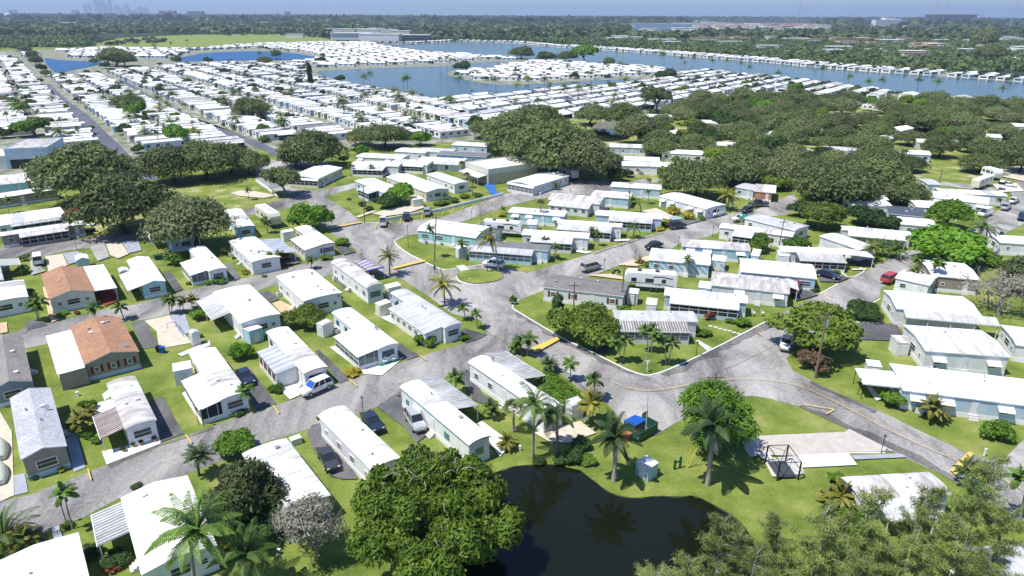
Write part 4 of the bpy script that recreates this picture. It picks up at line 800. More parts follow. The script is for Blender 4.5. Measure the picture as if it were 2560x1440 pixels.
def limbs(mb, rs, w, h, trunk, zf, n, base=.35, spread=.7):
    mb.tube([(0, 0, -.2), (0.04*w, .02*w, zf*.5), (0, 0.03*w, zf)], [base*1.25, base*.9, base*.75], 7)
    for i in range(n):
        th = 2*math.pi*(i+rs.random()*.6)/n; r = w/2*spread*rs.uniform(.6, 1); z1 = zf+(h-zf)*rs.uniform(.35, .75)
        p = [(0, .03*w, zf*.9), (r*.45*math.cos(th), r*.45*math.sin(th), zf+(z1-zf)*.55), (r*math.cos(th+.2), r*math.sin(th+.2), z1)]
        mb.tube(p, [base*.55, base*.32, base*.1], 5)
        for j in range(2):
            t2 = th+rs.uniform(-.9, .9); q = Vector(p[1]); e = q+Vector((math.cos(t2)*r*.5, math.sin(t2)*r*.5, (h-q.z)*rs.uniform(.3, .7)))
            mb.tube([q, (q+e)/2+Vector((0, 0, .2)), e], [base*.26, base*.16, base*.05], 4)
PROTO = {}
def tree_proto(kind, seed, w, h, zb, k, n, size, leaf, bark='bark:brown', zf=None, nl=6, base=.35, r0=.30, up=.5, inner=.35, asp=.6, flatten=.75, spread=.7):
    rs = np.random.RandomState(seed); zf = zb*.8 if zf is None else zf
    c, a, b = leaf_cloud(rs, crown_blobs(rs, w, h, zb, k, r0, flatten), n, size, up=up, inner=inner, asp=asp)
    c[:, 2] = np.maximum(c[:, 2], .15)
    me = quads_mesh('crown', c, a, b, leaf)
    m = MB(); limbs(m, rs, w, h, 0, zf, nl, base, spread); o = m.build('trunk', bark); tm = o.data; bpy.data.objects.remove(o)
    PROTO.setdefault(kind, []).append((me, tm, w, h))
for s in range(3): tree_proto('oak', 10+s, 12, 8.2, 1.3, 38, 17000, .21, 'leaf:oak', 'bark:dark', 2.2, 8, .42, up=.3, inner=.30)
for s in range(2): tree_proto('oak2', 20+s, 12, 8.6, 1.3, 36, 17000, .21, 'leaf:oak2', 'bark:dark', 2.4, 7, .40, r0=.32)
tree_proto('openoak', 31, 12, 8.0, 2.5, 18, 4500, .30, 'leaf:oak', 'bark:grey', 2.4, 9, .42, r0=.22, inner=.2, spread=.9)
for s in range(2): tree_proto('bright', 40+s, 7, 5.4, 1.2, 26, 7500, .26, 'leaf:bright', 'bark:brown', 1.2, 5, .2, r0=.26, inner=.25)
for s in range(2): tree_proto('mangolike', 50+s, 9, 6.0, 1.2, 26, 10000, .27, 'leaf:mango', 'bark:grey', 1.5, 7, .28, r0=.25, inner=.3, asp=.45)
tree_proto('deep', 60, 8, 6.0, 1.2, 20, 7000, .28, 'leaf:deep', 'bark:brown', 1.5, 5, .25)
tree_proto('bigmango', 55, 15, 9.0, .4, 125, 62000, .21, 'leaf:bigmango', 'bark:branch', 1.6, 16, .30, r0=.11, inner=.12, asp=.40, spread=.80, flatten=.9)
rs = np.random.RandomState(77); m = MB(); m.v = [tuple(v.co) for v in PROTO['bigmango'][0][1].vertices]; m.f = [tuple(p.vertices) for p in PROTO['bigmango'][0][1].polygons]; m.m = [0]*len(m.f)
for i in range(22):      # bare grey twigs arching out through the leaves
    th = rs.uniform(0, 6.28); r_ = rs.uniform(1, 5.6); z_ = 8.2-(r_/7.5)**2*5.5-rs.uniform(0, 1.0); p = Vector((r_*math.cos(th), r_*math.sin(th), z_)); L_ = rs.uniform(.7, 1.6); t2 = th+rs.uniform(-.8, .8); dd = Vector((math.cos(t2), math.sin(t2), rs.uniform(.2, .7)))
    m.tube([p, p+dd*L_*.5, p+Vector((dd.x, dd.y, dd.z*.3-.15))*L_], [.06, .04, .015], 4, cap=False)
o = m.build('trunk', 'bark:branch'); PROTO['bigmango'][0] = (PROTO['bigmango'][0][0], o.data, 15, 9.0); bpy.data.objects.remove(o)
tree_proto('dry', 70, 5, 5.0, .8, 16, 5200, .15, 'leaf:dry', 'bark:branch', .9, 9, .12, r0=.26, asp=.22, inner=.5, spread=.95)
tree_proto('olive', 75, 7, 6.5, .8, 22, 12000, .17, 'leaf:olive', 'bark:brown', 1.2, 6, .2, r0=.28, asp=.4)
for s in range(2): tree_proto('bush', 80+s, 2.4, 2.0, .15, 12, 1700, .13, 'leaf:bush', 'bark:brown', .3, 4, .06, r0=.3)
tree_proto('hedgebush', 85, 2.4, 1.7, .1, 12, 1500, .13, 'leaf:deep', 'bark:brown', .3, 4, .06, r0=.3)
tree_proto('redbush', 86, 1.8, 1.7, .1, 9, 900, .13, 'leaf:redbush', 'bark:brown', .3, 4, .05, r0=.3)
tree_proto('yellowbush', 87, 1.8, 1.5, .1, 9, 900, .14, 'leaf:yellow', 'bark:brown', .3, 4, .05, r0=.3)
tree_proto('bouga', 88, 4.5, 3.4, .3, 18, 4200, .14, 'leaf:bouga', 'bark:brown', .5, 6, .08, r0=.26)
tree_proto('conifer', 89, 2.2, 5.5, .3, 14, 2600, .18, 'leaf:deep', 'bark:brown', 1.0, 4, .12, r0=.35, flatten=1.3)
tree_proto('bamboo', 90, 6.5, 7.0, .2, 34, 13000, .20, 'leaf:bright', 'bark:brown', .6, 8, .1, r0=.24, asp=.3, flatten=1.1)
# bare tree: branches mostly
def bare_proto():
    rs = np.random.RandomState(5); mb = MB()
    def grow(p, d, L, r, lv):
        q = p+d*L; mid = (p+q)/2+Vector(rs.normal(size=3))*L*.08; mb.tube([p, mid, q], [r, r*.8, r*.6], 5 if lv < 2 else 4, cap=False)
        if lv >= 5: return
        for i in range(3 if lv else 6):
            nd = (d*(.6 if lv else .35)+Vector(rs.normal(size=3))*.62+Vector((0, 0, .10))).normalized(); grow(q, nd, L*rs.uniform(.62, .85), r*.58, lv+1)
    grow(Vector((0, 0, -.1)), Vector((0, 0, 1)), 2.4, .28, 0); o = mb.build('branches', 'bark:branch'); me = o.data; bpy.data.objects.remove(o)
    c, a, b = leaf_cloud(rs, crown_blobs(rs, 8, 6.5, 1.5, 10, .2), 900, .16, asp=.35); cm = quads_mesh('crown', c, a, b, 'leaf:dry')
    PROTO['bare'] = [(cm, me, 9, 7.0)]
bare_proto()
def casu_proto(seed, h, w):
    """feathery she-oak: slender stem, rising branches, tufts of thin drooping needles"""
    rs = np.random.RandomState(seed); mb = MB(); mb.tube([(0, 0, -.2), (.15, .1, h*.4), (.0, .2, h*.75), (.2, .1, h)], [.2, .13, .07, .02], 6)
    C = []; A = []; B = []
    for i in range(int(h*5.2)):
        z = h*(.15+.83*rs.random()); th = rs.uniform(0, 6.283); L = w*(1.12-z/h*.85)*rs.uniform(.45, 1.1); e = np.array([math.cos(th)*L, math.sin(th)*L, L*rs.uniform(.25, .9)]); p0 = np.array([.1, .1, z])
        mb.tube([tuple(p0), tuple(p0+e*.5+[0, 0, .1]), tuple(p0+e)], [.035, .02, .008], 3, cap=False)
        k = int(150*L/w+40); t = rs.uniform(.25, 1.06, (k, 1)); c = p0+e*t+rs.normal(size=(k, 3))*[.13, .13, .10]+[0, 0, -.12]
        d = rs.normal(size=(k, 3))*.42+[e[0]*.25/L, e[1]*.25/L, -.45]; d /= np.linalg.norm(d, axis=1)[:, None]; s = np.cross(d, rs.normal(size=(k, 3))); s /= np.linalg.norm(s, axis=1)[:, None]
        C.append(c); A.append(d*rs.uniform(.10, .26, (k, 1))); B.append(s*.017)
    me = quads_mesh('crown', np.concatenate(C), np.concatenate(A), np.concatenate(B), 'leaf:casu')
    o = mb.build('trunk', 'bark:grey'); tm = o.data; bpy.data.objects.remove(o); PROTO.setdefault('casu', []).append((me, tm, 2*w, h))
for s in range(3): casu_proto(100+s, 13, 2.9)
# palms
def palm_proto(kind, seed, nf, L, droop, leaflet, mat, trunk='bark:palm', r=.14, dead=0, shaft=False, fan=False, lean=0, th=6.0, width=.06, rise0=.9):
    rs = np.random.RandomState(seed); C = []; A = []; B = []; mb = MB()
    def frond(th_, el, L, dp, C, A, B):
        n = 28; pts = []; d = np.array([math.cos(th_)*math.cos(el), math.sin(th_)*math.cos(el), math.sin(el)]); p = np.zeros(3)
        for i in range(n+1):
            pts.append(p.copy()); d[2] -= dp/n*(.4+1.5*i/n); d /= np.linalg.norm(d); p = p+d*L/n
        side = np.array([-math.sin(th_), math.cos(th_), 0])
        for i in range(1, n+1):
            t = i/n; ll = leaflet*math.sin(math.pi*min(1, .12+t*.86))**.7; fw = pts[i]-pts[i-1]; fw /= np.linalg.norm(fw)
            for sd in (-1, 1):
                dd = side*sd*.85+fw*.55+np.array([0, 0, -.35-.25*rs.random()]); dd /= np.linalg.norm(dd)
                C.append(pts[i]+dd*ll/2); A.append(dd*ll/2); w = np.cross(dd, [0, 0, 1.0]); w /= max(1e-6, np.linalg.norm(w)); B.append((w*.8+np.array([0, 0, .3]))*width)
        return pts
    ga = 2.39996
    for i in range(nf):
        u = (i+.5)/nf; el = rise0+.45-1.25*u+rs.normal()*.1
        if fan:
            thf = i*ga; d = np.array([math.cos(thf)*math.cos(el), math.sin(thf)*math.cos(el), math.sin(el)]); base = d*L*.55
            sd = np.cross(d, [0, 0, 1.0]); sd /= np.linalg.norm(sd); upv = np.cross(sd, d)
            for j in range(11):
                a = (j-5)/5*1.25; dd = d*math.cos(a)+sd*math.sin(a)+upv*.1; dd[2] -= .25; ll = L*.5*(1-.25*abs(a)); C.append(base+dd*ll/2); A.append(dd*ll/2); B.append(np.cross(dd, upv)*.045+upv*.02)
        else:
            pts = frond(i*ga+rs.normal()*.15, el, L*rs.uniform(.88, 1.08), droop, C, A, B)
            mb.tube([tuple(p) for p in pts[::6]], [.045, .035, .022, .012, .006][:len(pts[::6])], 3, cap=False)
    cm = quads_mesh('crown', np.array(C), np.array(A), np.array(B), mat)
    dm = None
    if dead:
        C2 = []; A2 = []; B2 = []
        for i in range(dead): frond(i*2.1+.5, -.35, L*.85, droop*1.1, C2, A2, B2)
        dm = quads_mesh('dead_fronds', np.array(C2), np.array(A2), np.array(B2), 'leaf:dry')
    o = mb.build('frond_ribs', 'leaf:palmy') if mb.v else None; rm = o.data if o else None
    if o: bpy.data.objects.remove(o)
    t = MB(); t.tube([(0, 0, -.15), (0, 0, .12), (.02, 0, .5), (0, .02, .8), (0, 0, 1.0)], [r*1.5, r*1.25, r, r*.85, r*.75], 8, cap=True)
    o = t.build('trunk', trunk, smooth=True); tm = o.data; bpy.data.objects.remove(o)
    sm = None
    if shaft:
        t = MB(); t.tube([(0, 0, -.9), (0, 0, -.4), (0, 0, .15)], [r*.85, r*.95, r*.5], 8); o = t.build('crownshaft', 'leaf:palm', smooth=True); sm = o.data; bpy.data.objects.remove(o)
    PROTO[kind] = dict(crown=cm, dead=dm, ribs=rm, trunk=tm, shaft=sm, L=L)
palm_proto('coco', 1, 20, 3.6, 1.3, .62, 'leaf:palmy', 'bark:grey', .15, dead=3)
palm_proto('cocog', 7, 24, 4.0, 1.4, .70, 'leaf:palm', 'bark:grey', .16, dead=2)
palm_proto('royal', 2, 18, 2.9, 1.25, .62, 'leaf:royal', 'bark:palm', .26, dead=4, shaft=True)
palm_proto('small', 3, 13, 1.35, 1.7, .42, 'leaf:palm', 'bark:palm', .075, shaft=True, width=.05)
palm_proto('queen', 4, 17, 2.8, 2.0, .60, 'leaf:palm', 'bark:grey', .15, width=.04)
palm_proto('areca', 5, 22, 2.2, 1.4, .5, 'leaf:palmy', 'bark:brown', .06)
palm_proto('date', 6, 26, 1.5, 1.1, .34, 'leaf:royal', 'bark:brown', .12, width=.03)
palm_proto('sabal', 8, 42, 1.5, 1.2, .5, 'leaf:sabal', 'bark:palm', .17, fan=True, rise0=1.0)
def near_home(p):
    if not HOMES: return None
    best = min(HOMES, key=lambda h: max(0, (h[1]-p.xy).length-h[2]*.35)); c = best[1]
    a = PX(c.x, c.y, 1); b = PX(p.x, p.y, 0); dx = b[0]-a[0]; dy = (b[1]-a[1])*1.6
    rel = ('right of' if dx > 0 else 'left of') if abs(dx) > abs(dy) else ('in front of' if dy > 0 else 'behind')
    return best[0], rel
def autolabel(look, p):
    s, rel = near_home(Vector((p[0], p[1], 0))); return f'{look} {rel} the {s}'
WHERE = {'small': 'small feathery palm', 'coco': 'yellow-green coconut palm with leaning trunk', 'cocog': 'dark green coconut palm', 'royal': 'tall thick-trunked palm with ragged fronds', 'queen': 'drooping feathery palm', 'areca': 'low arching palm clump',
         'date': 'short stiff-leaved palm', 'sabal': 'round headed fan palm'}
def palm(kind, bx, by, tx, ty, label=None, sc=1.0, name='palm_tree', group='palms around the park', world=None):
    p = PROTO[kind]
    if world is None:
        g = G(bx, by); lo, hi = 0, 25
        for _ in range(30):
            z = (lo+hi)/2
            if PX(g.x, g.y, z)[1] > ty: lo = z
            else: hi = z
        depth = g.y*math.cos(PITCH)+50*math.sin(PITCH); x0 = PX(g.x, g.y, z)[0]; dx = (tx-x0)/FPX*depth
    else: g, z, dx = world
    z = max(z, .5); root = empty(name, g, rng.uniform(0, 6.28)); tag(root, label or autolabel(WHERE[kind], g), 'palm tree', group)
    lean = Vector((dx, 0, 0)); c, s = math.cos(-root.rotation_euler.z), math.sin(-root.rotation_euler.z); l = Vector((lean.x*c, lean.x*s, 0))
    t = link(bpy.data.objects.new('trunk', p['trunk'])); t.parent = root; t.matrix_local = Matrix(((1, 0, l.x, 0), (0, 1, l.y, 0), (0, 0, z, 0), (0, 0, 0, 1)))
    f = sc
    c_ = link(bpy.data.objects.new('crown', p['crown'])); c_.parent = root; c_.location = (l.x, l.y, z); c_.scale = (f,)*3
    for k, nm in (('ribs', 'frond_ribs'), ('dead', 'dead_fronds'), ('shaft', 'crownshaft')):
        if p[k]:
            o = link(bpy.data.objects.new(nm, p[k])); o.parent = root if k != 'ribs' else c_
            if k != 'ribs': o.location = (l.x, l.y, z); o.scale = (f,)*3
    return root
def tree(kind, cx, cy, wpx, hr=1.0, label=None, name='tree', cat='tree', group='trees around the park', look=None, world=None, zc=.5):
    ps = PROTO[kind]; cm, tm, w0, h0 = ps[rng.randrange(len(ps))]
    if world is None:
        W = 8
        for _ in range(6):
            H = W*h0/w0*hr; g = G(cx, cy, H*zc); depth = g.y*math.cos(PITCH)+(50-g.z)*math.sin(PITCH); W = wpx/FPX*depth
    else: g, W = world; H = W*h0/w0*hr
    rz = rng.uniform(0, 6.28); r = empty(name, (g.x, g.y, 0), rz, (W/w0, W/w0, H/h0)); tag(r, label or autolabel(look or kind, g), cat, group)
    for nm, me in (('crown', cm), ('trunk' if kind != 'bare' else 'branches', tm)): o = link(bpy.data.objects.new(nm, me)); o.parent = r
    return r
OK_ = 'dark spreading oak'
T = [('oak',222,425,230,1,'dark spreading oak rising behind the teal gabled house'),('oak',300,505,225,1.05,'big round oak on the park lawn left of the side lane bend'),('oak2',478,555,200,1.05,'fine-leaved grey-green tree covering the pale blue home beside the side lane'),
 ('oak',430,405,150,1,'left oak of the row along the upper edge of the park lawn'),('oak',505,398,150,1,'second oak from the left in the park lawn row'),('oak',570,392,120,1,'third oak from the left in the park lawn row'),('oak',622,405,90,1,'rightmost small oak of the park lawn row'),
 ('openoak',705,450,110,1.1,'pale open-branched oak beside the short white wall at the street bend'),('oak',785,368,150,1,'dark oak above the cream walled home'),('oak',735,390,80,1,'smaller dark oak left of the cream walled home'),('oak2',140,400,60,1,None),
 ('bright',770,540,100,1,'bright green round tree at the corner by the yellow speed bump'),('bright',1000,482,75,1,'round green tree against the blue trimmed porch home'),('deep',972,500,55,1,'clipped dark round tree below the blue trimmed porch home'),
 ('mangolike',1462,803,155,1,'yellow-green broad tree at the left end of the rusty roofed home'),('conifer',1395,768,34,1.1,'small dark conifer left of the yellow-green broad tree'),('mangolike',2040,820,235,.8,'very broad leafy tree shading the road by the parked white sedan'),
 ('deep',2165,775,80,.7,'low leafy tree left of the large white gabled house'),('mangolike',760,788,95,.9,'small spreading tree over the peach paved patio'),('bright',600,875,56,1,'small bright green tree between the screen-porch home and the shed'),
 ('bigmango',1075,1268,415,1.3,'huge leafy mango tree with bare grey twigs beside the pond, bottom centre'),('dry',778,1318,185,1.15,'grey dry leafless looking tree left of the huge mango tree'),('olive',612,1222,185,1.25,'dark olive fine-leaved tree beside the old patched home'),('bright',585,1108,100,.8,'bright green small tree at the road edge below the white SUV'),
 ('bright',715,1250,60,.8,'small fresh green tree at the end of the old patched home'),('deep',655,1300,140,.9,'dark shrubby tree between the coconut palm and the grey dry tree'),('bare',2515,720,190,1.0,'bare brown branching tree at the right edge over the white roofs'),('olive',2560,680,120,1,'olive crown behind the bare tree at the right edge'),
 ('bamboo',1790,1025,200,.95,'dense bright bamboo-like clump behind the ragged palm, centre right'),('bright',2375,535,100,1,'round bright green tree beside the slate blue roof'),('bright',2368,612,170,.8,'very wide bright green tree right of the open porch home'),('bright',2300,590,60,.8,None),
 ('mangolike',2055,535,120,.9,'leafy tree at the street end by the green canopy'),('deep',2000,520,50,1.2,None),('deep',2165,535,80,.9,None),('deep',2215,555,70,.8,None),('oak',1740,440,150,1.1,None),('oak',1830,420,130,1,None),('bright',1668,440,60,1.3,None),('deep',1545,435,50,1,None),('deep',1570,433,26,1,None),
 ('oak',2095,455,180,1,None),('oak',2200,440,160,1,None),('oak',2260,480,110,.9,None),('oak',2150,490,90,.9,None),('oak',1375,360,220,1,None),('oak',1290,330,170,1,None),('oak2',1440,390,170,1,None),('bright',1300,325,60,1.1,'bright green tree in front of the dark centre oaks'),('oak',1345,300,150,.9,None),
 ('oak',1480,285,90,.9,None),('oak',1560,285,100,1,None),('openoak',1640,245,95,1.1,'open-crowned oak standing before the white roofs by the lake'),('oak2',1600,320,110,1,None),('oak',1520,400,70,1,None),('oak',1880,400,130,1,None),('oak2',1960,420,120,1,None),('oak',1400,405,60,.9,None),
 ('oak',625,270,90,1,'dark round tree beside the narrower dark lane'),('oak',315,255,75,1,'dark tree among white roofs between the two dark lanes'),('bright',342,272,52,1.2,'bright green tree touching the dark tree between the lanes'),('bright',50,268,34,1.2,None),('bright',78,315,85,.8,None),('bright',442,332,55,1.2,None),('deep',550,252,32,.8,None),('deep',20,212,30,.6,None),
 ('bright',1460,130,70,.9,'bright green giant tree on the lake peninsula'),('oak',285,140,80,.9,'dark tree clump by the small blue lake'),('oak',268,142,40,1.3,None),('oak',310,148,50,1,None),('oak',1365,140,50,.8,None),('oak',1305,130,60,.8,None),('oak',1415,140,50,.8,None),('deep',1665,185,50,.8,None),('oak',88,150,30,1.2,None),('oak',78,135,26,1.3,None),('deep',102,168,24,1.2,None),('oak2',112,182,26,1,None),('deep',262,162,24,1,None),('deep',160,186,20,1,None),('oak',235,152,22,1,None),('oak',440,148,26,1.1,None),('deep',520,150,22,1.1,None),('oak',660,150,34,1,None),('oak',690,135,24,1.2,None),('oak',60,122,30,1.1,None),('oak',40,116,30,1.1,None),('deep',800,150,26,1,None),('deep',850,196,26,1,None),('deep',930,222,22,1,None),('oak',1120,250,30,1,None),('oak',480,232,22,1,None),('deep',400,225,24,1,None),('oak',370,192,22,1,None),('deep',560,178,24,1,None),('conifer',775,190,14,2.6,'tall dark pointed conifer among the white homes before the centre lake'),('oak',200,210,24,1,None),('deep',700,225,26,1,None),('deep',640,215,22,1,None),('oak',10,250,34,1,None),('deep',8,330,40,1,None),('oak',120,345,34,.8,None),('deep',490,330,34,1,None),('oak',240,375,40,.9,None),('deep',345,372,30,1,None),('deep',940,310,26,1,None),('deep',1020,318,24,1.2,None),('oak',1250,300,34,1,None),('oak',1523,153,28,1.4,None),('deep',1155,165,40,1,None),
 ('bright',1990,220,38,1.2,'bright green tree among white roofs before the far lake'),('bright',900,375,40,1,None),('bright',1050,345,50,1,None),('oak',960,335,110,.9,None),('oak',900,340,60,1.1,None),('oak',1010,335,40,1,None),('deep',1190,305,40,1.2,None),('oak',1210,320,70,1.1,None),('oak',1090,600 if 0 else 420,1,1,None),
 ('oak2',2465,95,60,1.3,None),('deep',2455,95,40,1.6,'pointed dark tree on the far right horizon woodland'),('oak2',2480,130,70,1,None)]
for k, x, y, w, hr, lab in T:
    if w < 5: continue
    look = {'oak': OK_, 'oak2': 'grey-green oak', 'bright': 'bright green tree', 'deep': 'dark green tree', 'mangolike': 'yellow-green tree', 'olive': 'olive tree crown'}.get(k, 'tree')
    tree(k, x, y, w, hr, lab, look=look, name={'oak': 'oak_tree', 'oak2': 'oak_tree', 'openoak': 'oak_tree', 'bare': 'bare_tree', 'dry': 'dry_tree', 'conifer': 'conifer_tree'}.get(k, 'tree'))
GH = [G(x, y).xy for x, y in [(1665,350),(1705,400),(1795,378),(1915,352),(2005,338),(2105,392),(1990,402),(2262,400),(2335,372),(2245,338),(2445,356),(2505,388),(2125,305),(2395,315),(1640,305),(1840,330),(2050,300),(2560,330),(2190,365),(1760,320)]]
# the oak grove on the right: crowns side by side
GROVE = [(1590, 310), (1700, 262), (1860, 232), (1990, 236), (2060, 245), (2120, 242), (2300, 252), (2620, 262), (2620, 420), (2440, 425), (2360, 395), (2300, 430), (2180, 470), (2060, 470), (1960, 455), (1860, 400), (1760, 395), (1700, 400), (1640, 372), (1600, 340)]
gp = [tuple(G(x, y, 4).xy) for x, y in GROVE]; xs = [p[0] for p in gp]; ys = [p[1] for p in gp]; placed = []
yy = min(ys)
while yy < max(ys):
    xx = min(xs)+rng.uniform(0, 6)
    while xx < max(xs):
        p = (xx+rng.uniform(-2.5, 2.5), yy+rng.uniform(-3, 3)); q = PX(p[0], p[1], 4)
        if any((Vector(p)-h).length < 8 or (abs(p[0]-h.x) < 8 and -15 < p[1]-h.y < 0) for h in GH) or rng.random() < .06: xx += 13.5; continue
        if inside(p, gp) and q[0] < 2640 and not (2120 < q[0] < 2215 and 248 < q[1] < 292) and not (2360 < q[0] < 2440 and q[1] > 385):
            u = rng.random(); k = 'oak' if u < .52 else 'oak2' if u < .80 else 'mangolike' if u < .89 else 'deep' if u < .93 else 'bright'
            W = rng.uniform(10, 16.5) if k.startswith('oak') else rng.uniform(8, 12)
            deep_ = ['back', 'middle', 'front'][min(2, max(0, int((q[1]-255)/60)))]
            side = ['far left', 'left part', 'centre left', 'centre', 'centre right', 'right part', 'far right'][min(6, max(0, int((q[0]-1590)/150)))]
            tree(k, 0, 0, 0, rng.uniform(.8, 1.1), f"{'dull green oak' if k[0]=='o' else 'yellow-green tree'} crown in the {deep_} of the oak grove, {side}", name='oak_tree' if k[0] == 'o' else 'tree', group='oaks of the grove on the right', world=(Vector((*p, 0)), W))
        xx += 13.5
    yy += 13.5
for i, (x, y, h, s) in enumerate([(1760, 1600, 12.5, 1), (1620, 1690, 10.5, 1), (1900, 1560, 11.5, 1), (2000, 1590, 13, 1.1), (2120, 1560, 13.5, 1.1), (2225, 1560, 14, 1.1), (2370, 1520, 15.5, 1.0), (2420, 1560, 12, 1), (1850, 1650, 11, 1), (2080, 1700, 12, 1), (2200, 1640, 12, 1.1), (2310, 1620, 13, 1.1), (1960, 1700, 10, 1), (1700, 1750, 9.5, 1), (2400, 1650, 10, 1), (1540, 1760, 9, 1), (1600, 1640, 8.5, .9), (1820, 1560, 9.5, .9), (2150, 1620, 10.5, 1), (1690, 1620, 9.5, .9), (2060, 1540, 10, .9)]):
    g = G(x, y); cm, tm, w0, h0 = PROTO['casu'][i % 3]; r = empty('feathery_pine_tree', g, rng.uniform(0, 6.28), (s*1.2, s*1.2, h*1.06/h0))
    tag(r, 'wispy olive feathery pine at the bottom right', 'tree', 'feathery pines at the bottom right')
    for nm, me in (('crown', cm), ('trunk', tm)): o = link(bpy.data.objects.new(nm, me)); o.parent = r
# palms: kind, base px, crown centre px, scale
PL = [('royal',1535,1202,1540,1092,1.15,'tall grey-trunked palm standing on the pond lawn left of the pump hut'),('royal',1769,1212,1782,1062,1.35,'tallest grey-trunked ragged palm in front of the bamboo-like clump'),('queen',1332,1145,1338,1010,1.2,'drooping queen palm left of the two at the pond corner'),('queen',1395,1128,1385,1040,1.15,'drooping queen palm right of the two at the pond corner'),
 ('cocog',490,1500,492,1325,1.15,'large coconut palm spreading over the big white house, bottom left'),('cocog',620,1500,615,1385,.9,'dark coconut palm at the bottom edge beside the grey dry tree'),('small',182,1322,162,1232,1.2,'slender single palm at the lower edge of the lower left road'),('date',498,1190,498,1140,1.3,'short stiff-leaved palm at the road edge left of the olive tree'),
 ('coco',1247,680,1226,600,1.0,'tall coconut palm at the street corner beside the striped canopy hut'),('coco',975,690,972,640,.8,None),('coco',1112,765,1110,712,1.0,'yellow-green coconut palm between the grey roofed home and the roundabout'),('small',1163,800,1157,770,1.0,None),('small',1193,822,1191,784,1.0,None),
 ('small',1305,885,1300,855,1.25,None),('small',1318,890,1325,848,1.25,None),('small',1300,880,1290,868,1.2,None),('small',1426,952,1427,910,1.2,None),('small',1486,1000,1486,950,1.25,None),('date',1374,930,1374,910,1.1,None),('areca',1482,1060,1482,1010,1.1,'yellowish bushy palm clump beside the panelled shed'),('sabal',1283,1080,1285,1025,1.1,'shaggy round palm at the end of the curving white home'),
 ('small',1552,905,1540,858,1.2,None),('small',1558,906,1566,852,1.2,None),('small',1620,880,1612,825,1.1,None),('small',1628,882,1632,822,1.1,None),('small',1665,912,1655,850,1.1,None),('small',1672,912,1682,858,1.2,None),('small',1612,915,1640,840,1.0,None),('areca',1500,880,1505,850,.9,None),
 ('areca',2335,1050,2335,1022,1.05,'young bushy palm on the lawn before the long white house'),('date',2425,1215,2428,1180,1.3,'stiff grey-green palm beside the lower right speed bump'),('small',2550,1300,2552,1195,1.3,'single palm at the right edge by the lower road'),('cocog',2458,640,2460,570,1.0,'tall dark coconut palm at the right beside the wide bright tree'),
 ('small',2325,720,2345,655,1.2,None),('small',2332,722,2350,662,1.2,None),('small',2285,715,2290,678,1.2,None),('small',2300,690,2295,650,1.2,None),('queen',1605,535,1585,500,1.0,'drooping queen palm beside the light blue walled home'),('coco',1820,525,1818,490,1.1,'bushy bright coconut palm near the white van'),('sabal',1351,560,1352,512,1.05,'round headed yellowish fan palm in the centre block'),
 ('small',1088,645,1076,572,1.1,None),('small',1160,650,1156,608,1.1,None),('small',1366,625,1363,600,1.0,None),('small',1387,650,1390,618,1.0,None),('small',1438,620,1438,605,1.0,None),('small',1483,602,1482,575,1.0,None),('small',1497,615,1496,585,1.0,None),('queen',1583,595,1585,570,.85,'small queen palm at the diagonal street edge'),('small',1720,692,1722,648,1.1,None),
 ('areca',1600,660,1600,655,.7,None),('small',840,590 if 0 else 590,838,552,.0,None),('small',812,552,812,545,1.0,None),('small',668,583,670,555,1.1,None),('small',670,583,662,550,1.1,None),('small',778,672,778,650,1.1,None),('small',425,783,420,748,1.2,None),('small',430,785,435,750,1.2,None),('areca',458,780,462,755,.7,None),('areca',480,770,482,748,.7,None),
 ('small',95,800,85,762,1.4,None),('small',98,802,98,755,1.4,None),('small',238,800,235,770,1.3,None),('small',310,800,300,768,1.2,None),('small',841,770,840,740,1.2,None),('small',617,1025,613,978,1.2,None),('small',1140,985,1140,945,1.3,None),('small',1230,1045,1228,1020,1.2,None),('areca',1270,1120,1268,1105,.7,None),
 ('cocog',650,665,652,640,.5,None),('small',672,670,675,638,1.0,None),('small',697,668,698,635,1.0,None),('small',1110,500,1112,488,.8,None),('small',800,447,800,452,.0,None),('small',1393,475,1392,462,1.0,'single small palm in front of the white gable home right of the clubhouse'),('small',1257,535,1257,522,.9,'small palm beside yellow shrub at the end of the parking street'),
 ('sabal',1180,490,1182,455,1.0,None),('sabal',1155,440,1156,412,1.0,None),('small',1622,510,1620,480,.9,None),('sabal',55,508,52,495,1.0,None),('small',878,440,876,412,1.0,None),('small',928,440,928,416,1.0,None),('coco',895,385,885,350,.9,None),('coco',2180,655,2182,620,.7,None),('cocog',2205,640,2205,618,.8,None),('cocog',2240,645,2240,625,.8,None),('small',2185,600,2180,595,1.2,None),
 ('cocog',2330,590,2330,545 if 0 else 575,.6,None),('coco',1665,385,1668,362,.9,None),('coco',1625,390,1625,378,.8,None),('small',1625,470,1624,450,1.0,None),('coco',1245,385,1240,368,.8,None),('areca',2100,1275,2105,1240,1.0,None),('areca',2065,1270,2080,1250,.9,None),('small',2500,520,2500,500,1.0,None),('small',22,532,20,500,1.2,None),
 ('cocog',20,1380,10,1340,1.0,'dark palm fronds at the left edge by the driveway'),('areca',90,1385,60,1350,.9,None),('areca',555,1400,560,1385,.6,None),('cocog',2430,1290,2440,1255,.7,None),('areca',195,1080,200,1055,.9,None),('areca',220,1045,225,1030,.6,None),('small',622,500,620,475,1.0,None),
 ('sabal',1165,470,1168,440,.9,None),('cocog',425,500,400,498,.5,None)]
for k, bx, by, tx, ty, s, lab in PL:
    if s > 0: palm(k, bx, by, tx, ty, lab, s)
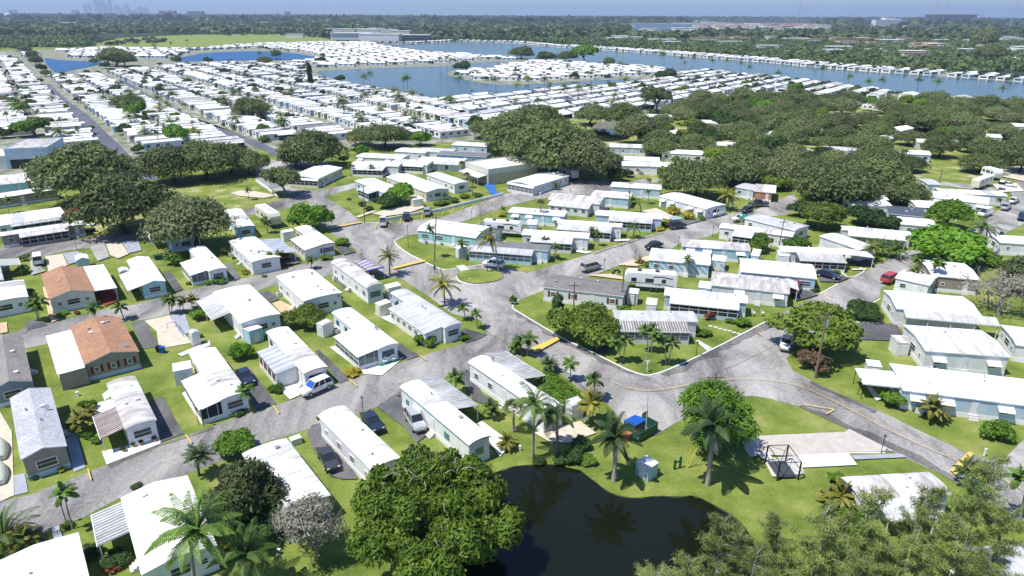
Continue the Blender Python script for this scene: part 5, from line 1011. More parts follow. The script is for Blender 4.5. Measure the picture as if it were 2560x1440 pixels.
SB = [('bush',435,648,46,1),('bush',640,640,1,1),('bush',855,605,34,1),('bush',512,640 if 0 else 690,1,1),('bush',850,602,1,1),('bush',545,700,44,.6),('bush',530,705,26,.7),('bush',882,875,1,1),('bush',1158,845,30,.6),('bush',1075,850,40,1.1),('bush',1048,852,36,1.0),('bush',690,972,34,1),('yellowbush',878,930,40,.5),('redbush',1733,762,22,.9),('redbush',1775,790,28,1),('redbush',1712,770,30,.7),
 ('bush',1855,805,36,1),('bush',1825,802,24,.7),('bush',1760,832,34,.8),('hedgebush',1745,835,24,.8),('bush',2233,1003,66,.8),('bush',2498,1078,70,1.1),('bouga',2035,903,90,.9),('bush',1535,860,30,.8),('bush',1560,770,36,.7),('hedgebush',600,1028,48,.5),('hedgebush',575,1032,30,.6),('bush',260,870,1,1),('yellowbush',220,1090,1,1),('bush',215,1015,38,1),('bush',238,1100,26,1),('bush',215,1090,24,1),('bush',190,1050,44,.8),
 ('hedgebush',85,1190,30,.8),('yellowbush',155,1170,24,.8),('redbush',192,782,16,.7),('bush',160,783,30,.4),('bush',495,790,42,.9),('bush',502,840,14,1),('yellowbush',835,632,1,1),('yellowbush',810,640,16,.7),('bush',812,645,30,.5),('bush',1620,660,24,.9),('bush',1662,560,26,1) if 0 else ('bush',1662,562,22,1),('yellowbush',1650,572,20,.8),('yellowbush',1682,527,34,.8),('yellowbush',1717,540,30,1),('bush',1755,545,18,1),('bush',1605,525,1,1),('yellowbush',1390,640,14,1),('redbush',1355,652,10,1),('redbush',1336,648,8,1),
 ('bush',1105,608,14,.8),('bush',1072,600,1,1),('bush',1173,590,20,1),('bush',1043,588,1,1),('hedgebush',872,498,14,.6),('hedgebush',905,510,22,1),('hedgebush',922,522,26,.8),('bush',1102,510,30,.5),('bush',1135,500,24,.9),('bush',1160,490,24,.8),('bush',1110,505,26,.6),('bush',1190,487,20,.8),('yellowbush',1255,538,20,.7),('hedgebush',940,500,24,.8),('bush',1990,610,60,1),('bush',1905,610,60,1),('yellowbush',1975,598,40,.9),('bush',2005,620,30,.8),('hedgebush',2030,720,40,.6),('hedgebush',2090,665,36,.5),('hedgebush',2060,662,36,.5),('hedgebush',2110,668,30,.5),('bush',2090,680,18,.8),
 ('bush',2120,1290,60,1),('bush',2085,1195,44,.8),('bush',2160,1330,80,1.1),('bush',2150,1375,60,.9),('redbush',2620,1000,1,1),('bush',2625,980,1,1),('hedgebush',225,1380,60,.8),('hedgebush',290,1400,80,.7),('redbush',280,1420,40,.6),('hedgebush',340,1215,30,.6),('bush',640,590,16,.8),('bush',720,575,14,1),('yellowbush',560,628,22,1),('hedgebush',585,645,12,.8),('hedgebush',598,655,12,.8),('yellowbush',612,680,22,.7),('bush',475,708,16,.8),('bush',65,645,24,1),('bush',60,675,32,1),('hedgebush',75,730,26,1.1),
 ('bush',195,1300,1,1),('bush',165,1315,30,.8),('bush',795,1045,10,1.3),('bush',998,990,8,1.4),('hedgebush',1140,1020,10,1),('bush',1170,1010,24,.9),('yellowbush',1175,1015,12,1),('hedgebush',1540,935 if 0 else 870,1,1),('bush',600,950,1,1),('bush',1415,980 if 0 else 1070,1,1),('hedgebush',1450,1110,60,.8),('bush',680,600,1,1),('bush',2320,545,1,1),('bush',2130,1050,1,1),('bush',1282,750,18,2.2),('hedgebush',1430,1140,60,.9),('hedgebush',1405,1150,50,.8),('hedgebush',1345,1152,40,.6),('bush',1470,1150,44,.7),('hedgebush',745,600 if 0 else 645,10,.6),('bush',660,690,14,.8),('bush',700,690,1,1),('yellowbush',650,668,22,.6),('yellowbush',790,385 if 0 else 402,46,.9),('bush',860,400,30,.9),
 ('bush',2480,430,1,1),('bush',1640,355,1,1),('bush',2430,660,36,1),('bush',2480,650,50,1),('hedgebush',2400,1000,1,1),('bush',2560,1040,1,1),('redbush',2600,1010,1,1),('bush',2515,1020,20,1.2)]
for k, x, y, w, hr in SB:
    if w > 1: tree(k, x, y, w, hr, name='shrub', cat='shrub', group='shrubs around the homes', zc=.35, look={'bush': 'bright green shrub', 'yellowbush': 'yellow-green croton shrub', 'redbush': 'red-leaved shrub', 'hedgebush': 'dark green trimmed shrub', 'bouga': 'shrub with pink blossoms'}[k])
# hedge beside the road
hp = [(1360, 970), (1385, 955), (1400, 975), (1420, 990), (1440, 1000), (1375, 985)]
rs = np.random.RandomState(3); P = [G(x, y, 1) for x, y in [(1372, 950), (1388, 965), (1405, 978), (1425, 992), (1445, 1005), (1380, 975), (1400, 992), (1420, 1004)]]
cen = sum((p for p in P), Vector())/len(P); bl = [(p.x-cen.x, p.y-cen.y, .9, 1.6, 1.1) for p in P]
c, a, b = leaf_cloud(rs, bl, 9000, .12); o = link(bpy.data.objects.new('hedge', quads_mesh('hedge', c, a, b, 'leaf:bush'))); o.location = (cen.x, cen.y, 0)
tag(o, 'thick clipped green hedge along the road beside the curving white home', 'hedge')
# ------------------------------------------------------------------ vehicles
CT = dict(sedan=(4.75, 1.82, .98, 1.44, [(-2.37,.62,.78),(-2.2,.86,.88),(-1.3,.98,.91),(0,.95,.91),(1.0,.93,.91),(1.9,.82,.88),(2.25,.70,.80),(2.37,.50,.70)], (-1.85, 1.05, -1.05, .35)),
          suv=(4.8, 1.92, 1.08, 1.72, [(-2.4,.75,.82),(-2.28,1.04,.92),(-1.3,1.08,.95),(0,1.06,.96),(1.0,1.05,.95),(1.9,.98,.92),(2.25,.88,.85),(2.4,.55,.74)], (-2.25, 1.15, -1.85, .45)),
          van=(5.3, 2.0, 1.15, 2.05, [(-2.65,.9,.92),(-2.6,1.15,.98),(-1.3,1.15,1.0),(0,1.15,1.0),(1.3,1.12,.99),(1.9,1.05,.96),(2.45,.9,.9),(2.65,.6,.8)], (-2.6, 1.75, -2.55, 1.0)),
          minivan=(5.0, 1.95, 1.1, 1.74, [(-2.5,.8,.85),(-2.4,1.08,.94),(-1.3,1.1,.97),(0,1.08,.97),(1.2,1.04,.96),(1.9,.95,.92),(2.35,.82,.84),(2.5,.55,.74)], (-2.4, 1.65, -2.15, .75)),
          pickup=(5.6, 1.95, 1.1, 1.82, [(-2.8,1.02,.94),(-2.6,1.06,.96),(-1.0,1.06,.97),(0,1.08,.97),(1.0,1.08,.97),(2.0,1.04,.95),(2.6,.95,.9),(2.8,.6,.8)], (-.75, 1.25, -.6, .6)))
def vehicle(fr, re, kind, col, label, roofc=None, sunshade=False, rack=False, cat='car', name=None, scale=1.0):
    a, b = G(*fr), G(*re); c = (a+b)/2; d = (a-b).xy.normalized(); L, W, zb, zt, st, (g0, g1, r0, r1) = CT[kind]
    r = empty(name or {'sedan': 'parked_car', 'suv': 'parked_car', 'van': 'van', 'minivan': 'van', 'pickup': 'pickup_truck'}[kind], (c.x, c.y, rz[0]+.02), math.atan2(d.y, d.x), scale); tag(r, label, cat if kind in ('sedan', 'suv') else {'van': 'van', 'minivan': 'van', 'pickup': 'pickup truck'}[kind], 'vehicles parked in the park')
    rows = []
    for x, z, w in st:
        w *= W/2/.96*.96; z0 = .30 if abs(x) < L/2-.2 else .42
        rows.append([(x, -w*.92, z0), (x, -w, z0+.15), (x, -w, z-.22), (x, -w*.90, z), (x, 0, z+.02), (x, w*.90, z), (x, w, z-.22), (x, w, z0+.15), (x, w*.92, z0)])
    m = MB(); m.grid(rows, 0, True); m.face(rows[0][::-1]); m.face(rows[-1]); m.build('body', 'car:'+col, r, smooth=False)
    wb, wt = W/2*.89, W/2*.74; z0, z1 = zb-.04, zt
    m = MB(); B = [(g0, -wb, z0), (g1, -wb, z0), (g1, wb, z0), (g0, wb, z0)]; Tp = [(r0, -wt, z1), (r1, -wt, z1), (r1, wt, z1), (r0, wt, z1)]
    for i in range(4): m.face([B[i], B[(i+1) % 4], Tp[(i+1) % 4], Tp[i]])
    m.face(Tp); m.build('windows', 'glass:dark', r)
    m = MB(); m.box(r0-.03, r1+.03, -wt-.02, wt+.02, z1-.015, z1+.05)
    for k in range(4): m.tube([B[k], Tp[k]], .045, 4)
    for t in ((.36, .68) if kind != 'pickup' else (.5,)):
        for s in (-1, 1):
            if kind == 'van' and t < .5:
                pass
            xb = g0+(g1-g0)*t; xt = r0+(r1-r0)*t; m.tube([(xb, s*(wb+.005), z0), (xt, s*(wt+.005), z1)], .045, 4)
    if kind == 'van':
        for s in (-1, 1): m.face([(g0, s*(wb+.012), z0), (.55, s*(wb+.012), z0), (.35, s*(wt+.012), z1), (r0, s*(wt+.012), z1)])
    m.build('roof', 'car:'+(roofc or col), r)
    if kind == 'pickup': m = MB(); m.box(-2.7, -.85, -.8, .8, 1.05, 1.095); m.build('cargo_bed', 'paint:dkgrey', r)
    if sunshade:
        m = MB(); m.face([(g1+.0, -wb*.85, z0+.06), (g1+.0, wb*.85, z0+.06), (r1+.08, wt*.9, z1-.06), (r1+.08, -wt*.9, z1-.06)]); o = m.build('sunshade', 'paint:blueplastic', r); o.location.x = .03
    if rack:
        m = MB()
        for x in (-2.0, -.7, .5): m.box(x-.03, x+.03, -.8, .8, z1+.1, z1+.14)
        for s in (-.75, .75, -.2, .2): m.box(-2.4, .8, s-.03, s+.03, z1+.14, z1+.18)
        m.build('roof_rack', 'paint:silver', r)
    for sx in (-1, 1):
        for sy in (-1, 1):
            x, y = sx*L*.305, sy*(W/2-.12); m = MB(); m.tube([(x, y-.11, .33), (x, y+.11, .33)], .33, 14); w = m.build('wheel', 'paint:rubber', r)
            m = MB(); m.tube([(x, y+sy*.10, .33), (x, y+sy*.125, .33)], .2, 10); m.build('rim', 'paint:silver', w)
    for sy in (-1, 1):
        m = MB(); y = sy*W*.34; m.box(L/2-.16, L/2-.02, y-.17, y+.17, .60, .74); m.build('headlight', 'paint:silver', r)
        m = MB(); m.box(-L/2-.01, -L/2+.10, y-.14 if kind != 'van' else y+sy*.05-.1, y+.14, .72, .92); m.build('taillight', 'paint:red', r)
    return r
V = vehicle
V((765,993),(818,970),'suv','white','white SUV with a blue windshield sunshade parked across the end of the brown-screen home',sunshade=True)
V((838,1190),(807,1134),'sedan','dkgrey','charcoal sedan parked on asphalt between the old patched home and the tall white home')
V((945,1085),(918,1052),'sedan','dkblue','dark blue sedan half hidden behind the tall white home beside a lamp lawn')
V((1052,1086),(1027,1046),'suv','silver','silver hatchback parked beside the green trimmed home')
V((628,972),(603,937),'sedan','dkblue','dark sedan in the driveway right of the white home with dark screen porch')
V((1210,666),(1258,674),'suv','white','white SUV on the driveway above the grass roundabout')
V((1500,671),(1454,683),'minivan','champagne','silver-beige minivan at the road edge before the dark shingle home')
V((1711,570),(1675,574),'suv','dkblue','dark blue SUV parked where the diagonal street bends, left of the white van')
V((1614,627),(1653,618),'sedan','black','black sedan parked behind the blue striped wall home')
V((1770,547),(1812,534),'van','white','white work van with ladder rack at the street end',rack=True)
V((1836,555),(1866,553),'sedan','white','white sedan beside the home with green canopy')
V((1852,536),(1880,527),'sedan','dkblue','dark blue sedan right of the white work van')
V((1876,518),(1913,516),'pickup','dkgrey','dark grey pickup truck at the end of the upper street')
V((959,552),(957,574),'pickup','white','white pickup truck, leftmost vehicle in the angled parking bays')
V((1018,541),(1015,559),'suv','dkblue','dark blue SUV, middle vehicle in the angled parking bays')
V((1070,530),(1067,546),'suv','grey','grey SUV, rightmost vehicle in the angled parking bays')
V((97,640),(99,680),'van','white','white van seen from behind beside the sandy lots at left')
V((96,622),(97,640),'sedan','maroon','maroon car parked nose to nose ahead of the white van at left') if 0 else None
V((718,655),(712,638),'sedan','maroon','maroon sedan under the translucent striped carport')
V((2092,702),(2045,691),'sedan','dkblue','black-blue sedan on the driveway below the long hedge at right')
V((2240,698),(2206,714),'minivan','red','red minivan parked by the small light blue gabled home')
V((1957,888),(1970,850),'sedan','white','white sedan parked under the very broad leafy tree')
V((1982,742),(1990,725),'suv','maroon','dark red car under the canopy of the grey streaked roof home')
V((1578,420),(1614,428),'van','white','white passenger van beside the home with tan tiled edge')
V((1575,432),(1608,437),'sedan','champagne','beige sedan parked in front of the white passenger van')
V((2533,470),(2505,466),'sedan','white','white sedan beside the small box trailer at upper right')
V((2520,520),(2505,530),'suv','silver','silver SUV with open tailgate at the right street edge')
V((2540,505),(2525,512),'sedan','white','white sedan behind the silver SUV at the right edge')
V((2415,552),(2400,542),'pickup','white','white pickup truck just right of the round bright green tree')
V((2450,545),(2470,538),'van','white','white van at the side of the right street near the tall dark palm')
V((2548,560),(2558,540),'suv','dkblue','dark blue SUV cut by the right edge of the photo')
V((860,425 if 0 else 421),(872,424),'suv','dkgrey','dark grey car beside the long ribbed white home, upper centre') if 0 else None
V((1105,422),(1120,426),'suv','dkgrey','dark grey SUV between shrubs above the plain white trailer home')
V((2148,258),(2165,262),'van','dkblue','dark blue truck beside the white camper among the grove trees') 
def camper(p0, p1, p2, label, h=3.4, stripes=True, col='white', fifth=False, name='camper_trailer', nose=1):
    A, B, C = (G(*p, h).xy for p in (p0, p1, p2)); ex = B-A; L = ex.length; ex.normalize(); ey = Vector((-ex.y, ex.x)); s = (C-B).dot(ey); W = min(2.7, max(2.3, abs(s))); cen = A+ex*L/2+ey*(W/2 if s > 0 else -W/2)
    if s < 0: ex, ey = -ex, -ey; nose = -nose
    r = tag(empty(name, (cen.x, cen.y, rz[0]), math.atan2(ex.y, ex.x)), label, 'camper', 'campers and trailers')
    l, w = L/2, W/2; n = nose
    m = MB(); pr = [(-l*n, .75), (-l*n, h-.25), ((-l+.25)*n, h), ((l-.6)*n, h), ((l-.1)*n, h-.7), (l*n, h-1.3), ((l-.1)*n, 1.6 if fifth else .8)]
    if fifth: pr += [((l-2.0)*n, 1.6), ((l-2.3)*n, .75)]
    k = len(pr); m.v = [(x, -w, z) for x, z in pr]+[(x, w, z) for x, z in pr]; m.f = [tuple(range(k)), tuple(range(2*k-1, k-1, -1))]+[(i, (i+1) % k, k+(i+1) % k, k+i) for i in range(k)]; m.m = [0]*(k+2)
    m.build('body', 'paint:'+col, r)
    m = MB(); m.box(min((-l+.3)*n, (l-.7)*n), max((-l+.3)*n, (l-.7)*n), -w+.1, w-.1, h, h+.03); m.build('roof', 'roof:white', r)
    for x in (-L*.22, L*.12): m = MB(); m.box(x-.4, x+.4, -.35, .35, h+.03, h+.33); m.build('air_conditioner', 'paint:dkgrey' if col == 'white' and stripes else 'paint:white2', r)
    f = 1 if ey.dot(-cen) > 0 else -1
    for x, ww in ((-L*.32, .5), (-L*.02, .8), (L*.25, .4)):
        for sy in (-1, 1): m = MB(); m.box(x-ww, x+ww, min(sy*w, sy*(w+.03)), max(sy*w, sy*(w+.03)), 1.75, 2.5); m.build('window', 'glass:dark', r)
    if stripes:
        for j, (xa, xb, za, zb_) in enumerate(((-.46, -.05, 1.2, 1.55), (-.25, .2, 1.55, 1.25), (.05, .42, 2.9, 2.65), (.1, .45, 1.5, 1.1))):
            for sy in (-1, 1):
                m = MB(); y = sy*(w+.015+.004*j); t = .10; q = [(xa*L, y, za), ((xa+xb)/2*L, y, (za+zb_)/2+.18), (xb*L, y, zb_)]
                for p, q2 in zip(q, q[1:]): m.face([(p[0], y, p[2]-t), (q2[0], y, q2[2]-t), (q2[0], y, q2[2]+t), (p[0], y, p[2]+t)])
                m.build('stripe', 'paint:dkgrey' if j % 2 == 0 else 'paint:grey', r)
    for x in (-L*.12, -L*.02):
        for sy in (-1, 1):
            m = MB(); m.tube([(x*n, sy*w-.12, .35), (x*n, sy*w+.1, .35)], .35, 12); wh = m.build('wheel', 'paint:rubber', r)
            m = MB(); m.tube([(x*n, sy*(w+.095), .35), (x*n, sy*(w+.12), .35)], .18, 8); m.build('rim', 'paint:silver', wh)
    m = MB(); m.tube([(l*n, 0, .7), ((l+1.1)*n, 0, .55)] if not fifth else [((l-.8)*n, .5, 1.6), ((l-.8)*n, .5, 0)], .06, 5); m.build('hitch', 'paint:dkgrey', r)
    return r
camper((1562,684),(1694,693),(1697,682),'long white fifth-wheel camper with dark swoosh stripes behind the dark shingle home',3.5,fifth=True,nose=-1)
camper((1205,556),(1303,563),(1307,551),'white camper with swoosh stripes parked behind the long ribbed roof home',3.3)
camper((636,515),(674,540),(698,533),'beige park camper with slide-out beside the bright green corner tree',3.5,stripes=False,col='cream')
camper((2430,450),(2465,437),(2480,440),'beige motorhome parked at upper right beside the oaks',3.1,stripes=False,col='cream')
camper((2498,456),(2515,458),(2525,444),'small white box trailer right of the beige motorhome',2.6,stripes=False)
camper((1395,418),(1430,430),(1436,418),'white camper parked in the shade under the dark centre oaks',3.2)
camper((2155,262),(2200,266),(2202,256),'white camper in the clearing inside the oak grove',3.2)
camper((1305,560),(1290,552),(1300,540),'front part of a white camper beside the sabal palm',3.2) if 0 else None
camper((2455,418),(2490,428),(2500,415),'white camper with a blue tarp behind the motorhome at upper right',3.2,stripes=False)
# covered boats, motorbikes, golf cart
def cover(p, L, W, h, ang, label, col='sage'):
    g = G(*p); rows = []
    for i in range(9):
        t = i/8; w = W/2*math.sin(math.pi*min(.96, .12+t*.86))**.5; z = h*(.62+.38*math.sin(math.pi*t))
        rows.append([(-L/2+L*t, w*math.cos(a), .35+(z-.35)*max(0, math.sin(a))) for a in [math.pi*k/8 for k in range(9)]]+[(-L/2+L*t, -w*.8, .25), (-L/2+L*t, w*.8, .25)])
    r = tag(empty('covered_boat', g, ang), label, 'boat', 'covered boats'); m = MB(); m.grid(rows, 0, True); m.face(rows[0]); m.face(rows[-1][::-1]); m.build('boat_cover', 'paint:'+col, r, smooth=True)
    m = MB(); m.box(-L*.4, L*.5, -.05, .05, .15, .25); m.build('trailer_frame', 'paint:dkgrey', r)
    for s in (-1, 1): m = MB(); m.tube([(0, s*W*.42-.08, .28), (0, s*W*.42+.08, .28)], .28, 10); m.build('wheel', 'paint:rubber', r)
cover((-2,1130),5.2,2.1,1.5,R(127),'upper silver-green covered boat on the pale paving at the left edge'); cover((-4,1190),5.0,2.1,1.4,R(127),'lower silver-green covered boat on the pale paving at the left edge')
def motorbike(px, py, ang, col, label):
    g = G(px, py); r = tag(empty('motorbike', (g.x, g.y, rz[0]+.02), ang), label, 'motorbike', 'motorbikes by the taupe home')
    for x in (-.7, .72): m = MB(); m.tube([(x, -.06, .31), (x, .06, .31)], .31, 12); m.build('wheel', 'paint:rubber', r)
    m = MB(); m.tube([(-.65, 0, .5), (-.1, 0, .75), (.35, 0, .85), (.6, 0, .6)], [.14, .2, .22, .12], 8); m.build('body', 'car:'+col, r)
    m = MB(); m.box(-.6, .0, -.14, .14, .78, .88); m.build('seat', 'paint:black', r)
    m = MB(); m.tube([(.45, -.36, 1.05), (.4, 0, .98), (.45, .36, 1.05)], .025, 5); m.tube([(.4, 0, .98), (.72, 0, .31)], .03, 5); m.build('handlebar', 'paint:dkgrey', r)
    m = MB(); m.tube([(-.15, .12, .4), (.1, -.12, .42)], .2, 8); m.build('engine', 'paint:silver', r)
motorbike(80,613,R(60),'red','red motorbike, right one of two before the taupe home'); motorbike(60,613,R(80),'black','dark motorbike, left one of two before the taupe home'); motorbike(1540,688,R(20),'dkblue','motorbike under the tree at the nose of the long fifth-wheel camper')
g = G(226, 580); r = tag(empty('golf_cart', (g.x, g.y, .02), R(30)), 'dark golf cart with white canopy on the grass by the big round oak', 'golf cart')
m = MB(); m.prism([(-.6, .3), (.6, .3), (.6, .8), (-.6, .8)], -1.2, 1.2); m.build('body', 'car:black', r); m = MB(); m.box(-.9, .8, -.62, .62, 1.85, 1.92); m.build('canopy', 'paint:white', r)
for x in (-.85, .75):
    for y in (-.57, .57): m = MB(); m.tube([(x, y, .8), (x, y, 1.86)], .025, 4); m.build('canopy_post', 'paint:dkgrey', r); m = MB(); m.tube([(x, y-.08, .25), (x, y+.08, .25)], .25, 10); m.build('wheel', 'paint:rubber', r)
m = MB(); m.box(-.5, .1, -.5, .5, .8, 1.0); m.box(-.55, -.42, -.5, .5, 1.0, 1.35); m.build('seat', 'paint:white2', r)
# ------------------------------------------------------------------ poles, lamps, wires, small things
TOPS = {}
def hgt(g, ty):
    lo, hi = 0, 40
    for _ in range(30):
        z = (lo+hi)/2
        if PX(g.x, g.y, z)[1] > ty: lo = z
        else: hi = z
    return z
def pole(key, bx, by, tx, ty, label, arm=True, r0=.15, lamp=False, xf=False, col='paint:pole'):
    g = G(bx, by); h = hgt(g, ty); depth = g.y*math.cos(PITCH)+50*math.sin(PITCH); dx = (tx-PX(g.x, g.y, h)[0])/FPX*depth
    r = tag(empty('utility_pole', g), label, 'utility pole', 'utility poles with wires'); m = MB(); m.tube([(0, 0, 0), (dx*.5, 0, h*.5), (dx, 0, h)], [r0, r0*.85, r0*.65], 8); m.build('pole', col, r)
    T_ = [(dx, 0, h-.4)]
    if arm:
        m = MB(); m.box(dx-1.0, dx+1.0, -.06, .06, h-.75, h-.62); m.build('crossarm', 'paint:wood', r); T_ = [(dx-.9, 0, h-.55), (dx, 0, h), (dx+.9, 0, h-.55)]
        for x in (-.9, -.45, .45, .9): m = MB(); m.tube([(dx+x, 0, h-.62), (dx+x, 0, h-.45)], .05, 6); m.build('insulator', 'paint:silver', r)
    if lamp: m = MB(); m.tube([(dx*.8, 0, h*.68), (dx*.8-1.5, 0, h*.72)], .03, 5); m.box(dx*.8-2.0, dx*.8-1.45, -.12, .12, h*.72-.08, h*.72+.06); m.build('street_light', 'paint:silver', r)
    if xf: m = MB(); m.tube([(dx*.85+.3, 0, h*.80), (dx*.85+.3, 0, h*.80+.9)], .22, 10); m.build('transformer', 'paint:grey', r)
    TOPS[key] = [Vector((g.x+x, g.y+y, z)) for x, y, z in T_]
def wire(a, b, label, n=3, sag=.8):
    m = MB(); A, B = TOPS[a], TOPS[b]
    for i in range(n):
        p, q = A[i % len(A)], B[i % len(B)]; pts = [p.lerp(q, t/10)-Vector((0, 0, sag*4*(t/10)*(1-t/10))) for t in range(11)]; m.tube(pts, .013, 3, cap=False)
    o = m.build('power_line', 'paint:dkgrey'); tag(o, label, 'power line', 'power lines')
pole('A', 2038, 945, 2068, 782, 'thick leaning wooden utility pole with street light beside the pink blossoming shrub', r0=.2, lamp=True, xf=True)
pole('B', 1783, 1112, 1791, 931, 'wooden utility pole inside the bright bamboo-like clump')
pole('C', 1086, 650, 1090, 537, 'wooden utility pole on the corner lawn left of the blue home', arm=True)
pole('D', 911, 557, 908, 463, 'thin wooden pole by the blue trimmed porch home corner lawn', arm=False)
pole('E', 1202, 590, 1203, 532, 'utility pole right of the long ribbed roof home')
pole('F', 1553, 770, 1561, 662, 'grey utility pole at the right end of the dark shingle home', arm=False)
pole('H', 1434, 775, 1436, 705, 'utility pole behind the dark shingle home', arm=True)
pole('I', 1571, 525, 1576, 452, 'utility pole beside the drooping queen palm')
pole('J', 2207, 520, 2220, 464, 'leaning utility pole under the oak edge, upper right')
pole('K', 2345, 475, 2356, 422, 'utility pole beside the house with louvred window')
pole('L', 1945, 626, 1961, 548, 'leaning utility pole left of the tan ribbed porch home')
pole('N', 1218, 683, 1218, 650, 'short grey post on the roundabout lawn', arm=False, r0=.1)
pole('O', 1613, 1097, 1620, 990, 'slim metal light pole beside the green dumpster pen', arm=False, r0=.07, col='paint:silver')
pole('Q', 1187, 365, 1186, 318, 'tall utility pole above the dark blue home')
pole('S', 1550, 390, 1551, 350, 'utility pole before the thatched hut')
pole('T', 65, 470, 58, 408, 'slim pole between the two teal gabled houses', arm=False, r0=.1)
pole('U', 1103, 330, 1104, 290, 'pole among white homes, upper centre')
wire('A', 'B', 'three wires from the thick leaning pole to the pole in the bamboo-like clump'); wire('A', 'H', 'wires crossing the road from the thick leaning pole to the pole behind the shingle home')
wire('A', 'L', 'wires running from the thick leaning pole toward the leaning upper right pole'); wire('C', 'E', 'wires between the corner lawn pole and the pole by the ribbed roof home'); wire('C', 'H', 'wires over the roundabout from corner lawn pole to the shingle home pole', 2); wire('E', 'I', 'wires between the ribbed roof home pole and the queen palm pole'); wire('J', 'K', 'wires along the oak edge at upper right'); wire('C', 'D', 'single wire across the parking street corner', 1)
def lamp(px, py, label, h=2.3):
    g = G(px, py); r = tag(empty('lamp_post', g), label, 'lamp post', 'small black garden lamp posts'); m = MB(); m.tube([(0, 0, 0), (0, 0, h)], .045, 6); m.build('pole', 'paint:black', r)
    m = MB(); m.tube([(0, 0, h), (0, 0, h+.3)], [.09, .15], 6); m.build('lantern', 'glass:mid', r); m = MB(); m.tube([(0, 0, h+.3), (0, 0, h+.42)], [.2, .04], 6); m.build('cap', 'paint:black', r)
for x, y in ((908,1034),(166,1308),(2144,988),(2202,1134),(1740,892),(192,624),(905,665 if 0 else 662),(1510,678),(1587,655),(1695,618),(1781,592),(1544,606),(1178,552),(1020,590),(988,490),(497,1062),(510,1068),(1021,620),(216,660)):
    lamp(x, y, autolabel('small black lamp post', G(x, y)))
def post(px, py, h, label, w=.12, mat='paint:white', name='marker_post', cat='post'):
    g = G(px, py); m = MB(); m.box(-w/2, w/2, -w/2, w/2, 0, h); m.box(-w/2-.04, w/2+.04, -w/2-.04, w/2+.04, h, h+.06); o = m.build(name, mat); o.location = g; tag(o, label, cat, 'short posts')
post(2460,1140,1.0,'white marker post on the lawn by the lower right speed bump',.18); post(1174,706,.8,'white marker post on the roundabout grass',.15); post(2075,1392,.7,'white pipe on the bottom lawn between the feathery pines',.15)
post(195,1388 if 0 else 990,.6,'grey-white utility pedestal on the lawn below the brown gabled house',.25); post(697,1385,.5,'small white box on the lawn left of the huge mango tree',.3); post(1300,1126,.6,'white garden ornament on the pond lawn by the queen palms',.2)
post(2040,930,.45,'small grey electric box at the foot of the thick leaning pole',.3)
# street name sign on white post
g = G(1617, 930); r = tag(empty('street_sign', g), 'white street sign post at the rounded kerb tip of the palm lawn', 'sign'); m = MB(); m.box(-.06, .06, -.06, .06, 0, 1.9); m.build('post', 'paint:white', r); m = MB(); m.box(-.35, .35, -.02, .02, 1.75, 2.0); m.box(-.02, .02, -.35, .35, 1.45, 1.7); m.build('sign_board', 'paint:white2', r)
g = G(1965 if 0 else 2043, 928); 
# person
def person(px, py, ang, label):
    g = G(px, py); r = tag(empty('person', (g.x, g.y, rz[0]+.02), ang), label, 'person')
    me = bpy.data.meshes.new('body'); V_ = [(0,0,.92),(0,0,1.2),(0,0,1.42),(0,0,1.52),(0,.01,1.66),(-.2,0,1.40),(-.27,.06,1.13),(-.25,.2,.92),(.2,0,1.40),(.27,-.02,1.13),(.26,.08,.88),(-.1,0,.88),(-.12,.16,.48),(-.12,.02,.08),(-.12,.16,.04),(.1,0,.88),(.11,-.08,.48),(.11,-.22,.10),(.11,-.08,.04)]
    E_ = [(0,1),(1,2),(2,3),(3,4),(2,5),(5,6),(6,7),(2,8),(8,9),(9,10),(0,11),(11,12),(12,13),(13,14),(0,15),(15,16),(16,17),(17,18)]
    me.from_pydata(V_, E_, []); o = link(bpy.data.objects.new('body', me)); o.parent = r; md = o.modifiers.new('skin', 'SKIN')
    R_ = [.15,.14,.15,.06,.11,.07,.05,.035,.07,.05,.035,.10,.07,.045,.04,.10,.07,.045,.04]
    for i, x in enumerate(R_): me.skin_vertices[0].data[i].radius = (x, x*.85)
    me.skin_vertices[0].data[0].use_root = True; s = o.modifiers.new('sub', 'SUBSURF'); s.levels = s.render_levels = 1; me.materials.append(M('paint:skin'))
    m = MB(); m.tube([(0, 0, .95), (0, 0, 1.2), (0, 0, 1.44)], [.18, .17, .17], 10); m.build('shirt', 'paint:dkblue', r)
    m = MB(); m.tube([(-.1, 0, .98), (-.12, .08, .5)], [.13, .1], 8); m.tube([(.1, 0, .98), (.11, -.05, .5)], [.13, .1], 8); m.build('shorts', 'paint:dkgrey', r)
    m = MB(); m.tube([(0, -.02, 1.68), (0, -.02, 1.78)], [.115, .06], 8); m.build('hair', 'paint:brown', r)
if hasattr(bpy.types, 'SkinModifier'): person(1087, 684, R(200), 'person in dark clothes walking on the road left of the roundabout')
